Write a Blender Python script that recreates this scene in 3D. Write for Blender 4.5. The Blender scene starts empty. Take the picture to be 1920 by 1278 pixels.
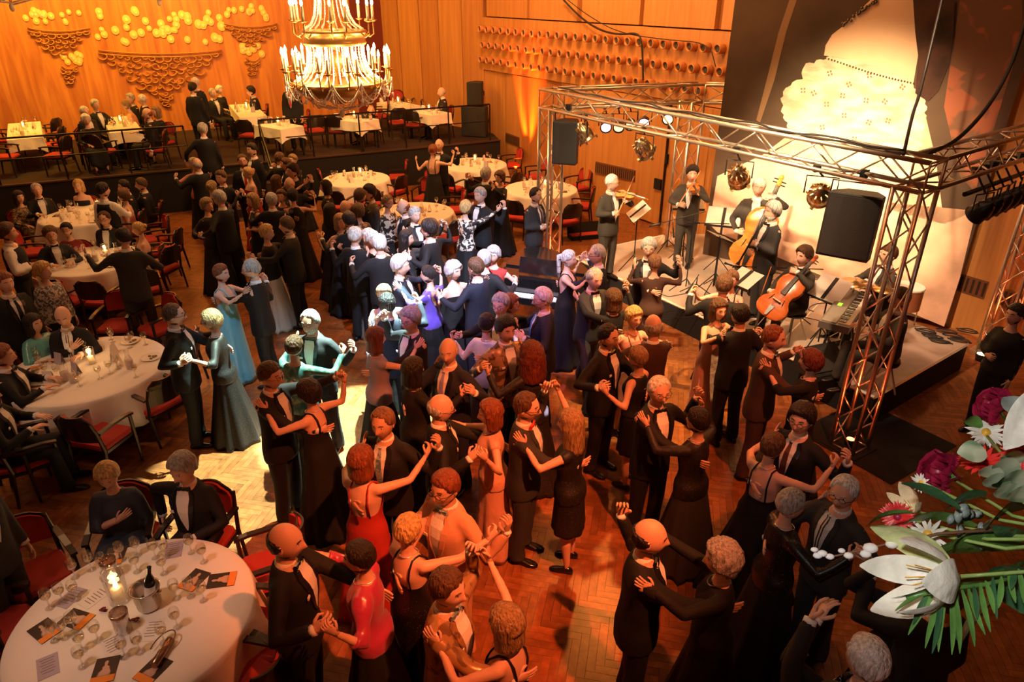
import bpy, math, random
import numpy as np
from mathutils import Vector, Matrix
from mathutils.bvhtree import BVHTree
R = math.radians
rnd = random.Random(7)
SC = bpy.context.scene
COL = SC.collection

# ------------------------------------------------------------------ camera, world, exposure
CAM_H = 4.9; PITCH = R(26.6); FPX = 1323.0
cam_d = bpy.data.cameras.new('camera'); cam_d.sensor_width = 36; cam_d.lens = 36 * FPX / 1920
cam_d.clip_start = 0.05; cam_d.clip_end = 200
cam = bpy.data.objects.new('camera', cam_d); COL.objects.link(cam)
cam.location = (0, 0, CAM_H); cam.rotation_euler = (R(90) - PITCH, 0, 0)
SC.camera = cam
SC.view_settings.view_transform = 'Standard'; SC.view_settings.look = 'None'
SC.view_settings.exposure = 0.0; SC.view_settings.gamma = 1.0; SC.view_settings.use_curve_mapping = False
world = bpy.data.worlds.new('room_dark'); SC.world = world; world.use_nodes = True
world.node_tree.nodes['Background'].inputs[0].default_value = (1.0, 0.35, 0.12, 1)
world.node_tree.nodes['Background'].inputs[1].default_value = 0.02

def light(name, kind, loc, energy, color, target=None, size=0.3, angle=40, blend=0.3):
    d = bpy.data.lights.new(name, kind); d.energy = energy; d.color = color
    o = bpy.data.objects.new(name, d); COL.objects.link(o); o.location = loc
    if kind == 'SPOT':
        d.spot_size = R(angle); d.spot_blend = blend; d.shadow_soft_size = size
    elif kind == 'AREA':
        d.shape = 'DISK'; d.size = size
    else: d.shadow_soft_size = size
    if target is not None:
        o.rotation_euler = (Vector(target) - Vector(loc)).to_track_quat('-Z', 'Y').to_euler()
    return o

WARM = (1.0, 0.50, 0.20)
# added fill: broad warm area lights, unseen, high up under the ceiling
for (x, y, e, s) in ((-7, 6, 60, 2.5), (1, 5, 22, 2.5), (-4, 14, 150, 2.5), (5, 7, 30, 2.5), (-10, 13, 95, 2.5)):
    light('ceiling_lamp_light', 'AREA', (x, y, 8.6), e, WARM, (x, y, 0), s)
light('table_spot', 'SPOT', (-4.5, 1.0, 8.2), 900, (1, .62, .46), (-2.9, 3.9, 0.7), 0.4, 17, 0.8)
light('table_spot', 'SPOT', (-6.5, 3.0, 8.2), 620, (1, .58, .36), (-5.2, 7.4, 0.7), 0.4, 24, 0.9)
# wall washers that light the mural and the wooden walls
for (x, y, e) in ((-11.5, 17.5, 520), (-8.5, 19.5, 560), (-16.5, 14.0, 20)):
    light('mural_washer', 'AREA', (x, y, 8.4), e, (1.0, 0.50, 0.06), (x - 1.2, y + 2.8, 4.4), 1.2)
light('wall_washer', 'AREA', (-1.0, 15.0, 8.2), 560, (1.0, 0.46, 0.15), (0.8, 20.2, 4.6), 1.2)
light('wall_washer', 'AREA', (1.6, 12.0, 8.0), 330, (1.0, 0.46, 0.15), (3.0, 15.5, 4.4), 1.2)
# followspots and coloured spots of the show
light('stage_spot', 'SPOT', (-1.0, 2.5, 8.4), 24000, (1.0, 0.72, 0.38), (5.3, 11.25, 2.3), 0.12, 20, 1.0)
light('stage_spot', 'SPOT', (-2.5, 5.0, 8.2), 9500, (1.0, 0.68, 0.38), (2.6, 11.8, 1.2), 0.15, 24, 0.8)
light('stage_spot', 'SPOT', (1.0, 6.0, 7.5), 3600, (1.0, 0.64, 0.36), (3.9, 10.2, 0.9), 0.15, 44, 0.7)
light('stage_spot', 'SPOT', (2.6, 7.2, 6.4), 900, (1.0, 0.52, 0.34), (6.2, 10.9, 0.8), 0.15, 50, 0.7)
light('dance_spot_white', 'SPOT', (-0.4, 9.6, 9.1), 60000, (0.62, 1.0, 0.95), (-2.0, 7.35, 0.0), 0.05, 13, 0.12)
light('dance_spot_white', 'SPOT', (-0.9, 8.6, 9.1), 26000, (0.70, 1.0, 0.80), (-2.95, 6.35, 0.0), 0.05, 14, 0.2)
light('dance_spot_blue', 'SPOT', (0.2, 4.0, 8.6), 11500, (0.68, 0.74, 1.0), (-0.7, 9.9, 1.3), 0.1, 25, 0.9)
light('dance_spot_violet', 'SPOT', (-2.5, 3.5, 8.6), 2600, (0.80, 0.40, 1.0), (-0.5, 8.6, 1.4), 0.1, 26, 0.9)
light('dance_spot_blue', 'SPOT', (-1.0, 3.0, 8.6), 1500, (0.45, 0.75, 1.0), (-3.6, 8.6, 0.6), 0.1, 14, 0.8)
light('dance_spot_red', 'SPOT', (2.4, 1.0, 8.4), 5600, (1.0, 0.20, 0.055), (-0.45, 4.9, 0.6), 0.1, 30, 0.8)
light('dance_spot_red', 'SPOT', (3.0, 2.5, 8.4), 2400, (1.0, 0.19, 0.05), (2.0, 7.2, 0.6), 0.1, 34, 0.8)
light('dance_spot_orange', 'SPOT', (2.0, 11.0, 7.0), 900, (1.0, 0.26, 0.04), (0.9, 6.3, 0.0), 0.12, 45, 0.6)
light('dance_spot_amber', 'SPOT', (2.2, 6.2, 9.0), 5200, (1.0, 0.60, 0.22), (1.75, 8.1, 0.0), 0.06, 16, 0.3)
light('dance_spot_amber', 'SPOT', (0.5, 14.0, 7.4), 1500, (1.0, 0.36, 0.07), (-2.4, 9.2, 0.0), 0.08, 24, 0.4)
light('red_uplight', 'SPOT', (0.10, 19.72, 0.30), 11000, (1.0, 0.10, 0.008), (0.40, 20.0, 2.3), 0.04, 38, 0.9)
light('amber_uplight', 'SPOT', (8.0, 7.9, 0.15), 300, (1.0, 0.42, 0.06), (8.2, 8.9, 4.0), 0.05, 60, 0.8)
light('chandelier_spot', 'SPOT', (0.5, 6.0, 0.9), 420, (0.85, 0.75, 1.0), (-3.28, 13.8, 3.1), 0.05, 15, 0.6)  # unseen spot added low over the floor to brighten the crystal swags
light('balcony_flash', 'SPOT', (-0.25, -0.1, 5.3), 110, (1.0, 0.93, 0.86), (0.95, 1.15, 4.25), 0.04, 42, 0.5)

# ------------------------------------------------------------------ placing things in the hall
def W(x, y, h=0.0):
    """point of the hall at height h that the photograph shows at pixel x, y"""
    u = x - 960; v = y - 639
    dn = v * math.cos(PITCH) + FPX * math.sin(PITCH); fw = FPX * math.cos(PITCH) - v * math.sin(PITCH)
    t = (CAM_H - h) / dn
    return Vector((u * t, fw * t, h))
def RAY(x, y):
    u = x - 960; v = y - 639
    return Vector((u, FPX * math.cos(PITCH) - v * math.sin(PITCH), -(v * math.cos(PITCH) + FPX * math.sin(PITCH)))).normalized()
def NEARRAY(x, y, p):
    """point on the sight line of pixel x, y nearest to p"""
    d = RAY(x, y); o = Vector((0, 0, CAM_H)); return o + d * ((Vector(p) - o).dot(d))

# ------------------------------------------------------------------ materials
MATS = {}
def new_mat(name):
    m = bpy.data.materials.new(name); m.use_nodes = True
    return m, m.node_tree, m.node_tree.nodes['Principled BSDF']
def mat(name, col, rough=0.6, metal=0.0, bump=0.0, bscale=20.0, var=0.0, vscale=8.0, sheen=0.0, spec=0.5, coat=0.0, stretch=(1, 1, 1)):
    if name in MATS: return MATS[name]
    m, nt, b = new_mat(name)
    b.inputs['Base Color'].default_value = (*col, 1); b.inputs['Roughness'].default_value = rough
    b.inputs['Metallic'].default_value = metal; b.inputs['Specular IOR Level'].default_value = spec
    if sheen: b.inputs['Sheen Weight'].default_value = sheen
    if coat: b.inputs['Coat Weight'].default_value = coat; b.inputs['Coat Roughness'].default_value = 0.15
    if bump or var:
        tc = nt.nodes.new('ShaderNodeTexCoord'); mp = nt.nodes.new('ShaderNodeMapping'); mp.inputs['Scale'].default_value = stretch
        nt.links.new(tc.outputs['Object'], mp.inputs[0])
    if bump:
        n = nt.nodes.new('ShaderNodeTexNoise'); n.inputs['Scale'].default_value = bscale; n.inputs['Detail'].default_value = 3
        bm = nt.nodes.new('ShaderNodeBump'); bm.inputs['Strength'].default_value = bump; bm.inputs['Distance'].default_value = 0.03
        nt.links.new(mp.outputs[0], n.inputs['Vector']); nt.links.new(n.outputs['Fac'], bm.inputs['Height']); nt.links.new(bm.outputs[0], b.inputs['Normal'])
    if var:
        n2 = nt.nodes.new('ShaderNodeTexNoise'); n2.inputs['Scale'].default_value = vscale; n2.inputs['Detail'].default_value = 4
        r = nt.nodes.new('ShaderNodeValToRGB'); r.color_ramp.elements[0].position = 0.35; r.color_ramp.elements[1].position = 0.65
        r.color_ramp.elements[0].color = (*[c * (1 - var) for c in col], 1); r.color_ramp.elements[1].color = (*[min(1, c * (1 + var)) for c in col], 1)
        nt.links.new(mp.outputs[0], n2.inputs['Vector']); nt.links.new(n2.outputs['Fac'], r.inputs[0]); nt.links.new(r.outputs[0], b.inputs['Base Color'])
    MATS[name] = m; return m
def emis(name, col, strength):
    if name in MATS: return MATS[name]
    m, nt, b = new_mat(name)
    b.inputs['Base Color'].default_value = (*col, 1); b.inputs['Emission Color'].default_value = (*col, 1); b.inputs['Emission Strength'].default_value = strength
    MATS[name] = m; return m
def two_tone(name, c1, c2, scale=25.0, thr=0.5, rough=0.6, kind='noise', stretch=(1, 1, 1), metal=0.0):
    """printed cloth: two colours split by a noise or cell pattern"""
    if name in MATS: return MATS[name]
    m, nt, b = new_mat(name); b.inputs['Roughness'].default_value = rough; b.inputs['Metallic'].default_value = metal
    tc = nt.nodes.new('ShaderNodeTexCoord'); mp = nt.nodes.new('ShaderNodeMapping'); mp.inputs['Scale'].default_value = stretch
    nt.links.new(tc.outputs['Object'], mp.inputs[0])
    if kind == 'noise':
        n = nt.nodes.new('ShaderNodeTexNoise'); n.inputs['Scale'].default_value = scale; n.inputs['Detail'].default_value = 1.5; out = n.outputs['Fac']
        n.inputs['Distortion'].default_value = 1.2
    elif kind == 'cell':
        n = nt.nodes.new('ShaderNodeTexVoronoi'); n.inputs['Scale'].default_value = scale; out = n.outputs['Distance']
    else:
        n = nt.nodes.new('ShaderNodeTexWave'); n.inputs['Scale'].default_value = scale; n.inputs['Distortion'].default_value = 0.5; out = n.outputs['Fac']
    nt.links.new(mp.outputs[0], n.inputs['Vector'])
    r = nt.nodes.new('ShaderNodeValToRGB'); r.color_ramp.elements[0].position = thr - 0.03; r.color_ramp.elements[1].position = thr + 0.03
    r.color_ramp.elements[0].color = (*c1, 1); r.color_ramp.elements[1].color = (*c2, 1)
    nt.links.new(out, r.inputs[0]); nt.links.new(r.outputs[0], b.inputs['Base Color'])
    MATS[name] = m; return m
def wood(name, c1, c2, scale=3.0, stretch=(6, 6, 0.5), rough=0.45, attr=False, coat=0.0):
    if name in MATS: return MATS[name]
    m, nt, b = new_mat(name); b.inputs['Roughness'].default_value = rough
    if coat: b.inputs['Coat Weight'].default_value = coat; b.inputs['Coat Roughness'].default_value = 0.2
    tc = nt.nodes.new('ShaderNodeTexCoord'); mp = nt.nodes.new('ShaderNodeMapping'); mp.inputs['Scale'].default_value = stretch
    nt.links.new(tc.outputs['Object'], mp.inputs[0])
    n = nt.nodes.new('ShaderNodeTexNoise'); n.inputs['Scale'].default_value = scale; n.inputs['Detail'].default_value = 6; n.inputs['Distortion'].default_value = 0.6
    nt.links.new(mp.outputs[0], n.inputs['Vector'])
    r = nt.nodes.new('ShaderNodeValToRGB'); r.color_ramp.elements[0].position = 0.3; r.color_ramp.elements[1].position = 0.7
    r.color_ramp.elements[0].color = (*c1, 1); r.color_ramp.elements[1].color = (*c2, 1)
    nt.links.new(n.outputs['Fac'], r.inputs[0]); src = r.outputs[0]
    if attr:
        a = nt.nodes.new('ShaderNodeAttribute'); a.attribute_name = 'tone'
        mx = nt.nodes.new('ShaderNodeMix'); mx.data_type = 'RGBA'; mx.blend_type = 'MULTIPLY'; mx.inputs[0].default_value = 1.0
        nt.links.new(src, mx.inputs[6]); nt.links.new(a.outputs['Color'], mx.inputs[7]); src = mx.outputs[2]
    nt.links.new(src, b.inputs['Base Color']); MATS[name] = m; return m
def clear_glass(name='clear_glass', tint=(1, 1, 1), fac=0.12):
    if name in MATS: return MATS[name]
    m, nt, b = new_mat(name)
    t = nt.nodes.new('ShaderNodeBsdfTransparent'); t.inputs[0].default_value = (*tint, 1)
    g = nt.nodes.new('ShaderNodeBsdfGlossy'); g.inputs['Roughness'].default_value = 0.04
    lw = nt.nodes.new('ShaderNodeLayerWeight'); lw.inputs[0].default_value = 0.35
    mm = nt.nodes.new('ShaderNodeMath'); mm.operation = 'MULTIPLY_ADD'; mm.inputs[1].default_value = 0.6; mm.inputs[2].default_value = fac
    mx = nt.nodes.new('ShaderNodeMixShader')
    nt.links.new(lw.outputs['Facing'], mm.inputs[0]); nt.links.new(mm.outputs[0], mx.inputs[0]); nt.links.new(t.outputs[0], mx.inputs[1]); nt.links.new(g.outputs[0], mx.inputs[2])
    nt.links.new(mx.outputs[0], nt.nodes['Material Output'].inputs[0]); MATS[name] = m; return m

# ------------------------------------------------------------------ mesh building
class MB:
    def __init__(s): s.V = []; s.F = []; s.M = []; s.n = 0
    def add(s, V, F, mi=0):
        s.V.append(np.asarray(V, float).reshape(-1, 3)); k = s.n
        s.F += [tuple(i + k for i in f) for f in F]; s.M += ([mi] * len(F) if isinstance(mi, int) else list(mi)); s.n += len(s.V[-1]); return s
    def box(s, c, size, rot=None, mi=0, taper=1.0):
        x, y, z = [q / 2 for q in size]; t = taper
        V = np.array([(-x, -y, -z), (x, -y, -z), (x, y, -z), (-x, y, -z), (-x * t, -y * t, z), (x * t, -y * t, z), (x * t, y * t, z), (-x * t, y * t, z)])
        if rot is not None: V = V @ np.array(rot.to_3x3() if hasattr(rot, 'to_3x3') else rot).T
        return s.add(V + np.array(c), [(3, 2, 1, 0), (4, 5, 6, 7), (0, 1, 5, 4), (1, 2, 6, 5), (2, 3, 7, 6), (3, 0, 4, 7)], mi)
    def lathe(s, prof, n=12, c=(0, 0, 0), mi=0):
        rings = [[(c[0] + r * math.cos(2 * math.pi * i / n), c[1] + r * math.sin(2 * math.pi * i / n), c[2] + z) for i in range(n)] for r, z in prof]
        return s.loft(rings, mi, cap=False)
    def loft(s, rings, mi=0, cap=True):
        rings = np.asarray(rings, float); m, n = rings.shape[:2]
        F = [(a * n + i, a * n + (i + 1) % n, (a + 1) * n + (i + 1) % n, (a + 1) * n + i) for a in range(m - 1) for i in range(n)]
        if cap: F += [tuple(range(n - 1, -1, -1)), tuple((m - 1) * n + i for i in range(n))]
        return s.add(rings.reshape(-1, 3), F, mi)
    def tube(s, path, rad, n=8, mi=0, flat=1.0, up=(0, 0, 1), cap=True):
        return s.loft(tube_rings(path, rad, n, flat, up), mi, cap)
    def sphere(s, c, r, nu=10, nv=7, mi=0, rot=None):
        r = np.ones(3) * np.array(r); V = [(0, 0, -1)]
        for j in range(1, nv):
            a = -math.pi / 2 + math.pi * j / nv
            V += [(math.cos(a) * math.cos(2 * math.pi * i / nu), math.cos(a) * math.sin(2 * math.pi * i / nu), math.sin(a)) for i in range(nu)]
        V.append((0, 0, 1)); V = np.array(V) * r
        if rot is not None: V = V @ np.array(rot).T
        F = [(0, 1 + (i + 1) % nu, 1 + i) for i in range(nu)]
        for j in range(nv - 2):
            F += [(1 + j * nu + i, 1 + j * nu + (i + 1) % nu, 1 + (j + 1) * nu + (i + 1) % nu, 1 + (j + 1) * nu + i) for i in range(nu)]
        e = len(V) - 1; F += [(e, e - nu + i, e - nu + (i + 1) % nu) for i in range(nu)]
        return s.add(V + np.array(c), F, mi)
    def mesh(s, name, mats, smooth=False):
        me = bpy.data.meshes.new(name); me.from_pydata(np.vstack(s.V).tolist(), [], s.F)
        if not isinstance(mats, (list, tuple)): mats = [mats]
        for m in mats: me.materials.append(m)
        if len(mats) > 1: me.polygons.foreach_set('material_index', s.M)
        if smooth: me.polygons.foreach_set('use_smooth', [True] * len(me.polygons))
        me.update(); return me
    def build(s, name, mats, parent=None, smooth=False, loc=None, rz=None):
        o = bpy.data.objects.new(name, s.mesh(name, mats, smooth)); COL.objects.link(o)
        if parent is not None: o.parent = parent
        if loc is not None: o.location = loc
        if rz is not None: o.rotation_euler[2] = rz
        return o
def tube_rings(path, rad, n=8, flat=1.0, up=(0, 0, 1)):
    P = [Vector(p) for p in path]; m = len(P)
    if not hasattr(rad, '__len__'): rad = [rad] * m
    T = [(P[min(i + 1, m - 1)] - P[max(i - 1, 0)]).normalized() for i in range(m)]
    u = Vector(up)
    if abs(T[0].dot(u)) > 0.95: u = Vector((1, 0, 0)) if abs(T[0].x) < 0.9 else Vector((0, 1, 0))
    x = (u - T[0] * u.dot(T[0])).normalized(); rings = []
    for i in range(m):
        x = (x - T[i] * x.dot(T[i])).normalized(); y = T[i].cross(x)
        rings.append([tuple(P[i] + x * (rad[i] * math.cos(2 * math.pi * k / n) * flat) + y * (rad[i] * math.sin(2 * math.pi * k / n))) for k in range(n)])
    return rings
def tag(o, label=None, cat=None, group=None, kind=None):
    if label: o['label'] = label
    if cat: o['category'] = cat
    if group: o['group'] = group
    if kind: o['kind'] = kind
    return o
def empty(name, loc=(0, 0, 0), rz=0.0, label=None, cat=None, group=None):
    o = bpy.data.objects.new(name, None); COL.objects.link(o); o.location = loc; o.rotation_euler[2] = rz; o.empty_display_size = 0.1
    return tag(o, label, cat, group)
KIDS = {}
def dup(root, loc=None, rz=None, label=None, group=None, scale=None):
    """copy of a thing with copies of its parts and sub-parts"""
    r = root.copy(); COL.objects.link(r)
    if loc is not None: r.location = loc
    if rz is not None: r.rotation_euler[2] = rz
    if scale is not None: r.scale = (scale, scale, scale)
    if label: r['label'] = label
    if group: r['group'] = group
    if root.name not in KIDS:
        KIDS[root.name] = [(c, [g for g in c.children]) for c in root.children]
    for ch, gs in KIDS[root.name]:
        c = ch.copy(); COL.objects.link(c); c.parent = r
        for g in gs:
            d = g.copy(); COL.objects.link(d); d.parent = c
    return r
def inst(me, name, parent=None, loc=(0, 0, 0), rot=(0, 0, 0)):
    o = bpy.data.objects.new(name, me); COL.objects.link(o); o.parent = parent; o.location = loc; o.rotation_euler = rot; return o
# ================================================================== THE SETTING
FLOORW = wood('parquet_wood', (0.19, 0.058, 0.018), (0.32, 0.115, 0.036), 4.0, (3, 3, 3), 0.30, attr=True)
PANELW = wood('wall_panel_wood', (0.46, 0.20, 0.055), (0.60, 0.28, 0.085), 2.5, (5, 5, 0.25), 0.42)
PANELD = wood('wall_panel_wood_dark', (0.34, 0.125, 0.035), (0.44, 0.175, 0.05), 2.5, (5, 5, 0.25), 0.42)
BLACK = mat('black_cloth', (0.006, 0.005, 0.005), 0.85)
BLACKG = mat('black_gloss', (0.008, 0.008, 0.009), 0.18)
# --- floor: herringbone parquet, every plank its own block
def plank_geo(L, Wd, T=0.012, g=0.0012):
    x, y = L / 2 - g, Wd / 2 - g
    return np.array([(-x, -y, -T), (x, -y, -T), (x, y, -T), (-x, y, -T), (-x, -y, 0), (x, -y, 0), (x, y, 0), (-x, y, 0)])
PF = [(4, 5, 6, 7), (0, 1, 5, 4), (1, 2, 6, 5), (2, 3, 7, 6), (3, 0, 4, 7)]
sub = MB(); sub.box((-4, 9, -0.07), (46, 46, 0.1)); floor = sub.build('floor', mat('screed', (0.02, 0.01, 0.006), 0.9)); tag(floor, kind='structure')
PL, PW = 0.432, 0.072
TONES = (0.7, 0.84, 0.92, 1.0, 1.06, 1.12)
planks = []
ca, sa = math.cos(R(-12)), math.sin(R(-12))
for row in range(-220, 220):
    for c in range(-40, 40):
        for k in (0, 1):
            # herringbone lattice
            if k == 0: x, y, r = row * PW + PL / 2, (row + c * 12 + 0.5) * PW, 0.0
            else: x, y, r = (row + 0.5) * PW, (row + 1 + 3 + c * 12) * PW, math.pi / 2
            X, Y = x * ca - y * sa - 3.0, x * sa + y * ca + 9.5
            if -14 < X < 10.5 and 0.8 < Y < 23.5: planks.append((X, Y, r + R(-12)))
def view_px(x, y):
    d = y * math.cos(PITCH) + CAM_H * math.sin(PITCH); return 960 + x / d * FPX, 639 + FPX * (CAM_H * math.cos(PITCH) - y * math.sin(PITCH)) / d
vis = []
for i, (X, Y, r) in enumerate(planks):
    if Y < 1: continue
    px, py = view_px(X, Y)
    if 0 < px < 1920 and 0 < py < 1278 and math.hypot(X + 0.2, Y - 5.4) < 2.75 + 1.0 * (X > 0.3): vis.append((Y, i))
vis.sort(); near = set(i for _, i in vis[:300])
bg = plank_geo(PL, PW)
rest = []; tones = []
tonev = lambda: rnd.choice(TONES)
near_me = []
for t in TONES:
    me = MB().add(bg, PF).mesh('plank', FLOORW); at = me.attributes.new('tone', 'FLOAT_COLOR', 'POINT')
    at.data.foreach_set('color', [t, t, t * 0.96, 1] * 8); near_me.append(me)
VV = []; FF = []; TT = []
for i, (X, Y, r) in enumerate(planks):
    if i in near:
        inst(rnd.choice(near_me), 'plank', floor, (X, Y, rnd.uniform(-0.0004, 0.0004)), (0, 0, r))
    else:
        c, s_ = math.cos(r), math.sin(r); v = bg.copy(); q = np.empty_like(v); q[:, 0] = v[:, 0] * c - v[:, 1] * s_ + X; q[:, 1] = v[:, 0] * s_ + v[:, 1] * c + Y; q[:, 2] = v[:, 2]
        k = len(VV) * 8; VV.append(q); FF += [(a + k, b + k, c2 + k, d + k) for a, b, c2, d in PF]; t = tonev(); TT += [t, t, t * 0.96, 1] * 8
me = bpy.data.meshes.new('parquet'); me.from_pydata(np.vstack(VV).tolist(), [], FF); me.materials.append(FLOORW)
at = me.attributes.new('tone', 'FLOAT_COLOR', 'POINT'); at.data.foreach_set('color', TT)
tag(inst(me, 'parquet', floor), kind='stuff')

# --- walls
RW0 = Vector((2.7, 16.8, 0)); RWD = Vector((0.556, -0.831, 0)).normalized(); RWN = Vector((-0.831, -0.556, 0)).normalized()
def rw(s, z=0.0, off=0.0): return RW0 + RWD * s + RWN * off + Vector((0, 0, z))
RANG = math.atan2(RWD.y, RWD.x)
def wall_box(name, a, b, z0, z1, th, m, parent=None, kind='structure', side=1):
    """upright slab from a to b, thickness th behind the line a-b"""
    a = Vector(a); b = Vector(b); d = (b - a); L = d.length; d.normalize(); n = Vector((d.y, -d.x, 0)) * side
    c = (a + b) / 2 - n * th / 2; mb = MB().box((0, 0, 0), (L, th, z1 - z0)); o = mb.build(name, m, parent)
    o.location = (c.x, c.y, (z0 + z1) / 2); o.rotation_euler[2] = math.atan2(d.y, d.x)
    if parent is None: tag(o, kind=kind)
    return o
wr = wall_box('wall_right', rw(-6.5, 0, -0.25), rw(16, 0, -0.25), 0, 9.2, 0.2, PANELD)
wr.rotation_euler = (0, 0, 0); wr.location = (0, 0, 0)
wr.data.transform(Matrix.Translation((rw(4.75).x - RWN.x * 0.35, rw(4.75).y - RWN.y * 0.35, 4.6)) @ Matrix.Rotation(RANG, 4, 'Z'))
def slab(parent, name, s0, s1, z0, z1, off, m, th=0.06, off2=None, gap=0.008):
    """panel on the right wall between s0 and s1, its face standing off the wall by off (off2 at its far end)"""
    off2 = off if off2 is None else off2
    P = [rw(s0 + gap, z0, off), rw(s1 - gap, z0, off2), rw(s1 - gap, z0, off2 - th - 0.2), rw(s0 + gap, z0, off - th - 0.2)]
    V = [tuple(p) for p in P] + [(p.x, p.y, z1) for p in P]
    return MB().add(V, [(3, 2, 1, 0), (4, 5, 6, 7), (0, 1, 5, 4), (1, 2, 6, 5), (2, 3, 7, 6), (3, 0, 4, 7)]).build(name, m, parent)
# tall upper panels with recessed dark joints
for i in range(6):
    s0 = -6.07 + i * 2.12
    slab(wr, 'wall_panel', s0, s0 + 1.98, 4.18, 9.1, 0.05 + 0.02 * (i % 2), PANELW)
    slab(wr, 'joint_strip', s0 + 1.98, s0 + 2.12, 4.18, 9.1, -0.04, PANELD)
# the broad band that carries the round loudspeaker cups
for i in range(5):
    slab(wr, 'wall_panel', -6.25 + i * 2.05, -4.2 + i * 2.05, 2.77, 4.15, 0.10, PANELW, gap=0.003)
# lower folded panels
folds = [(-6.3, -5.2, 0.06, 0.0), (-5.2, -4.2, 0.0, 0.12), (-4.2, -2.6, 0.12, 0.0), (-2.6, -1.2, 0.0, 0.25), (-1.2, 0.6, 0.25, 0.02), (0.6, 1.35, 0.02, 0.08), (1.35, 2.6, 0.08, 0.2), (2.6, 4.0, 0.2, 0.05), (4.0, 5.5, 0.05, 0.2), (5.5, 7.0, 0.2, 0.0), (7.0, 8.3, 0.0, 0.0), (8.3, 9.1, 0.0, 0.12), (9.1, 10.1, 0.12, 0.12), (10.1, 11.2, 0.12, 0.0), (11.2, 12.6, 0.0, 0.1)]
for i, (s0, s1, o1, o2) in enumerate(folds):
    top = 2.75 if s0 < 3.9 else 9.1
    slab(wr, 'wall_panel', s0, s1, 0.0, top, o1, PANELW if i % 3 != 2 else PANELD, off2=o2, gap=0.005)
DARKJ = mat('dark_recess', (0.03, 0.012, 0.005), 0.8)
GRIL = mat('vent_wood', (0.16, 0.06, 0.02), 0.6)
def vent(s0, s1, z, off, n, h=0.28, off2=None):
    off2 = off if off2 is None else off2
    o = slab(wr, 'wall_vent', s0, s1, z, z + h, off + 0.012, GRIL, off2=off2 + 0.012)
    for k in range(n):
        t0 = s0 + (s1 - s0) * (k + 0.3) / n; t1 = s0 + (s1 - s0) * (k + 0.7) / n; oo = off + (off2 - off) * (k + .5) / n
        slab(o, 'vent_slot', t0, t1, z + 0.03, z + h - 0.03, oo + 0.018, DARKJ, gap=0)
vent(-0.85, 0.40, 0.82, 0.22, 20, off2=0.05); vent(-5.15, -4.3, 0.85, 0.02, 16, off2=0.11); vent(7.35, 8.2, 0.62, 0.0, 10); vent(8.35, 9.05, 0.6, 0.02, 9, off2=0.11); vent(9.15, 10.05, 0.6, 0.12, 11)
# service door in the wall behind the violins
d1 = slab(wr, 'service_door', 0.62, 1.36, 0.05, 2.7, 0.12, PANELW)
slab(d1, 'lock_plate', 1.38, 1.44, 1.45, 1.65, 0.15, BLACK); slab(d1, 'panic_bar', 1.12, 1.34, 0.85, 1.08, 0.17, BLACK); slab(d1, 'door_gap', 1.35, 1.39, 0.05, 2.7, 0.14, DARKJ)
# round cups in three rows
cupm = mat('cup_copper_paint', (0.58, 0.23, 0.075), 0.45); holem = mat('cup_mouth', (0.05, 0.045, 0.03), 0.7)
cb = MB(); cb.lathe([(0.0, -0.05), (0.092, -0.05), (0.092, 0.14), (0.086, 0.155), (0.075, 0.155), (0.07, 0.10)], 14)
cup_me = cb.mesh('wall_cup', cupm, False); hole_me = MB().lathe([(0.072, 0.10), (0.05, 0.12), (0.0, 0.125)], 14).mesh('cup_mouth', holem)
cup_me.polygons.foreach_set('use_smooth', [True] * len(cup_me.polygons))
rot_cup = Matrix.Rotation(math.atan2(RWN.y, RWN.x), 4, 'Z') @ Matrix.Rotation(R(90), 4, 'Y')
for row, z in enumerate((3.85, 3.45, 3.05)):
    for k in range(25 if row < 2 else 24):
        s = -6.12 + k * 0.362 + 0.12 * (row == 1)
        if s > 3.95: continue
        o = inst(cup_me, 'wall_cup', wr); p = rw(s, z, 0.12); o.matrix_local = Matrix.Translation(p) @ rot_cup
        inst(hole_me, 'cup_mouth', o)
# mural wall, seen straight behind the platform
ML, MR = Vector((-23.0, 14.9, 0)), Vector((-4.25, 25.3, 0))
MD = (MR - ML).normalized(); MN = Vector((MD.y, -MD.x, 0))
mm_, nt, b = new_mat('mural_wood')
tc = nt.nodes.new('ShaderNodeTexCoord'); mp = nt.nodes.new('ShaderNodeMapping'); mp.inputs['Scale'].default_value = (2.2, 1, 0.22)
nz = nt.nodes.new('ShaderNodeTexNoise'); nz.inputs['Scale'].default_value = 2.2; nz.inputs['Detail'].default_value = 8; nz.inputs['Distortion'].default_value = 1.0
rp = nt.nodes.new('ShaderNodeValToRGB'); rp.color_ramp.elements[0].position = 0.3; rp.color_ramp.elements[0].color = (0.42, 0.12, 0.035, 1); rp.color_ramp.elements[1].position = 0.66; rp.color_ramp.elements[1].color = (0.68, 0.27, 0.06, 1)
nt.links.new(tc.outputs['Object'], mp.inputs[0]); nt.links.new(mp.outputs[0], nz.inputs['Vector']); nt.links.new(nz.outputs['Fac'], rp.inputs[0]); nt.links.new(rp.outputs[0], b.inputs['Base Color'])
b.inputs['Roughness'].default_value = 0.42
wl = wall_box('wall_back', ML, MR, 0, 9.2, 0.2, mm_)
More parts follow.
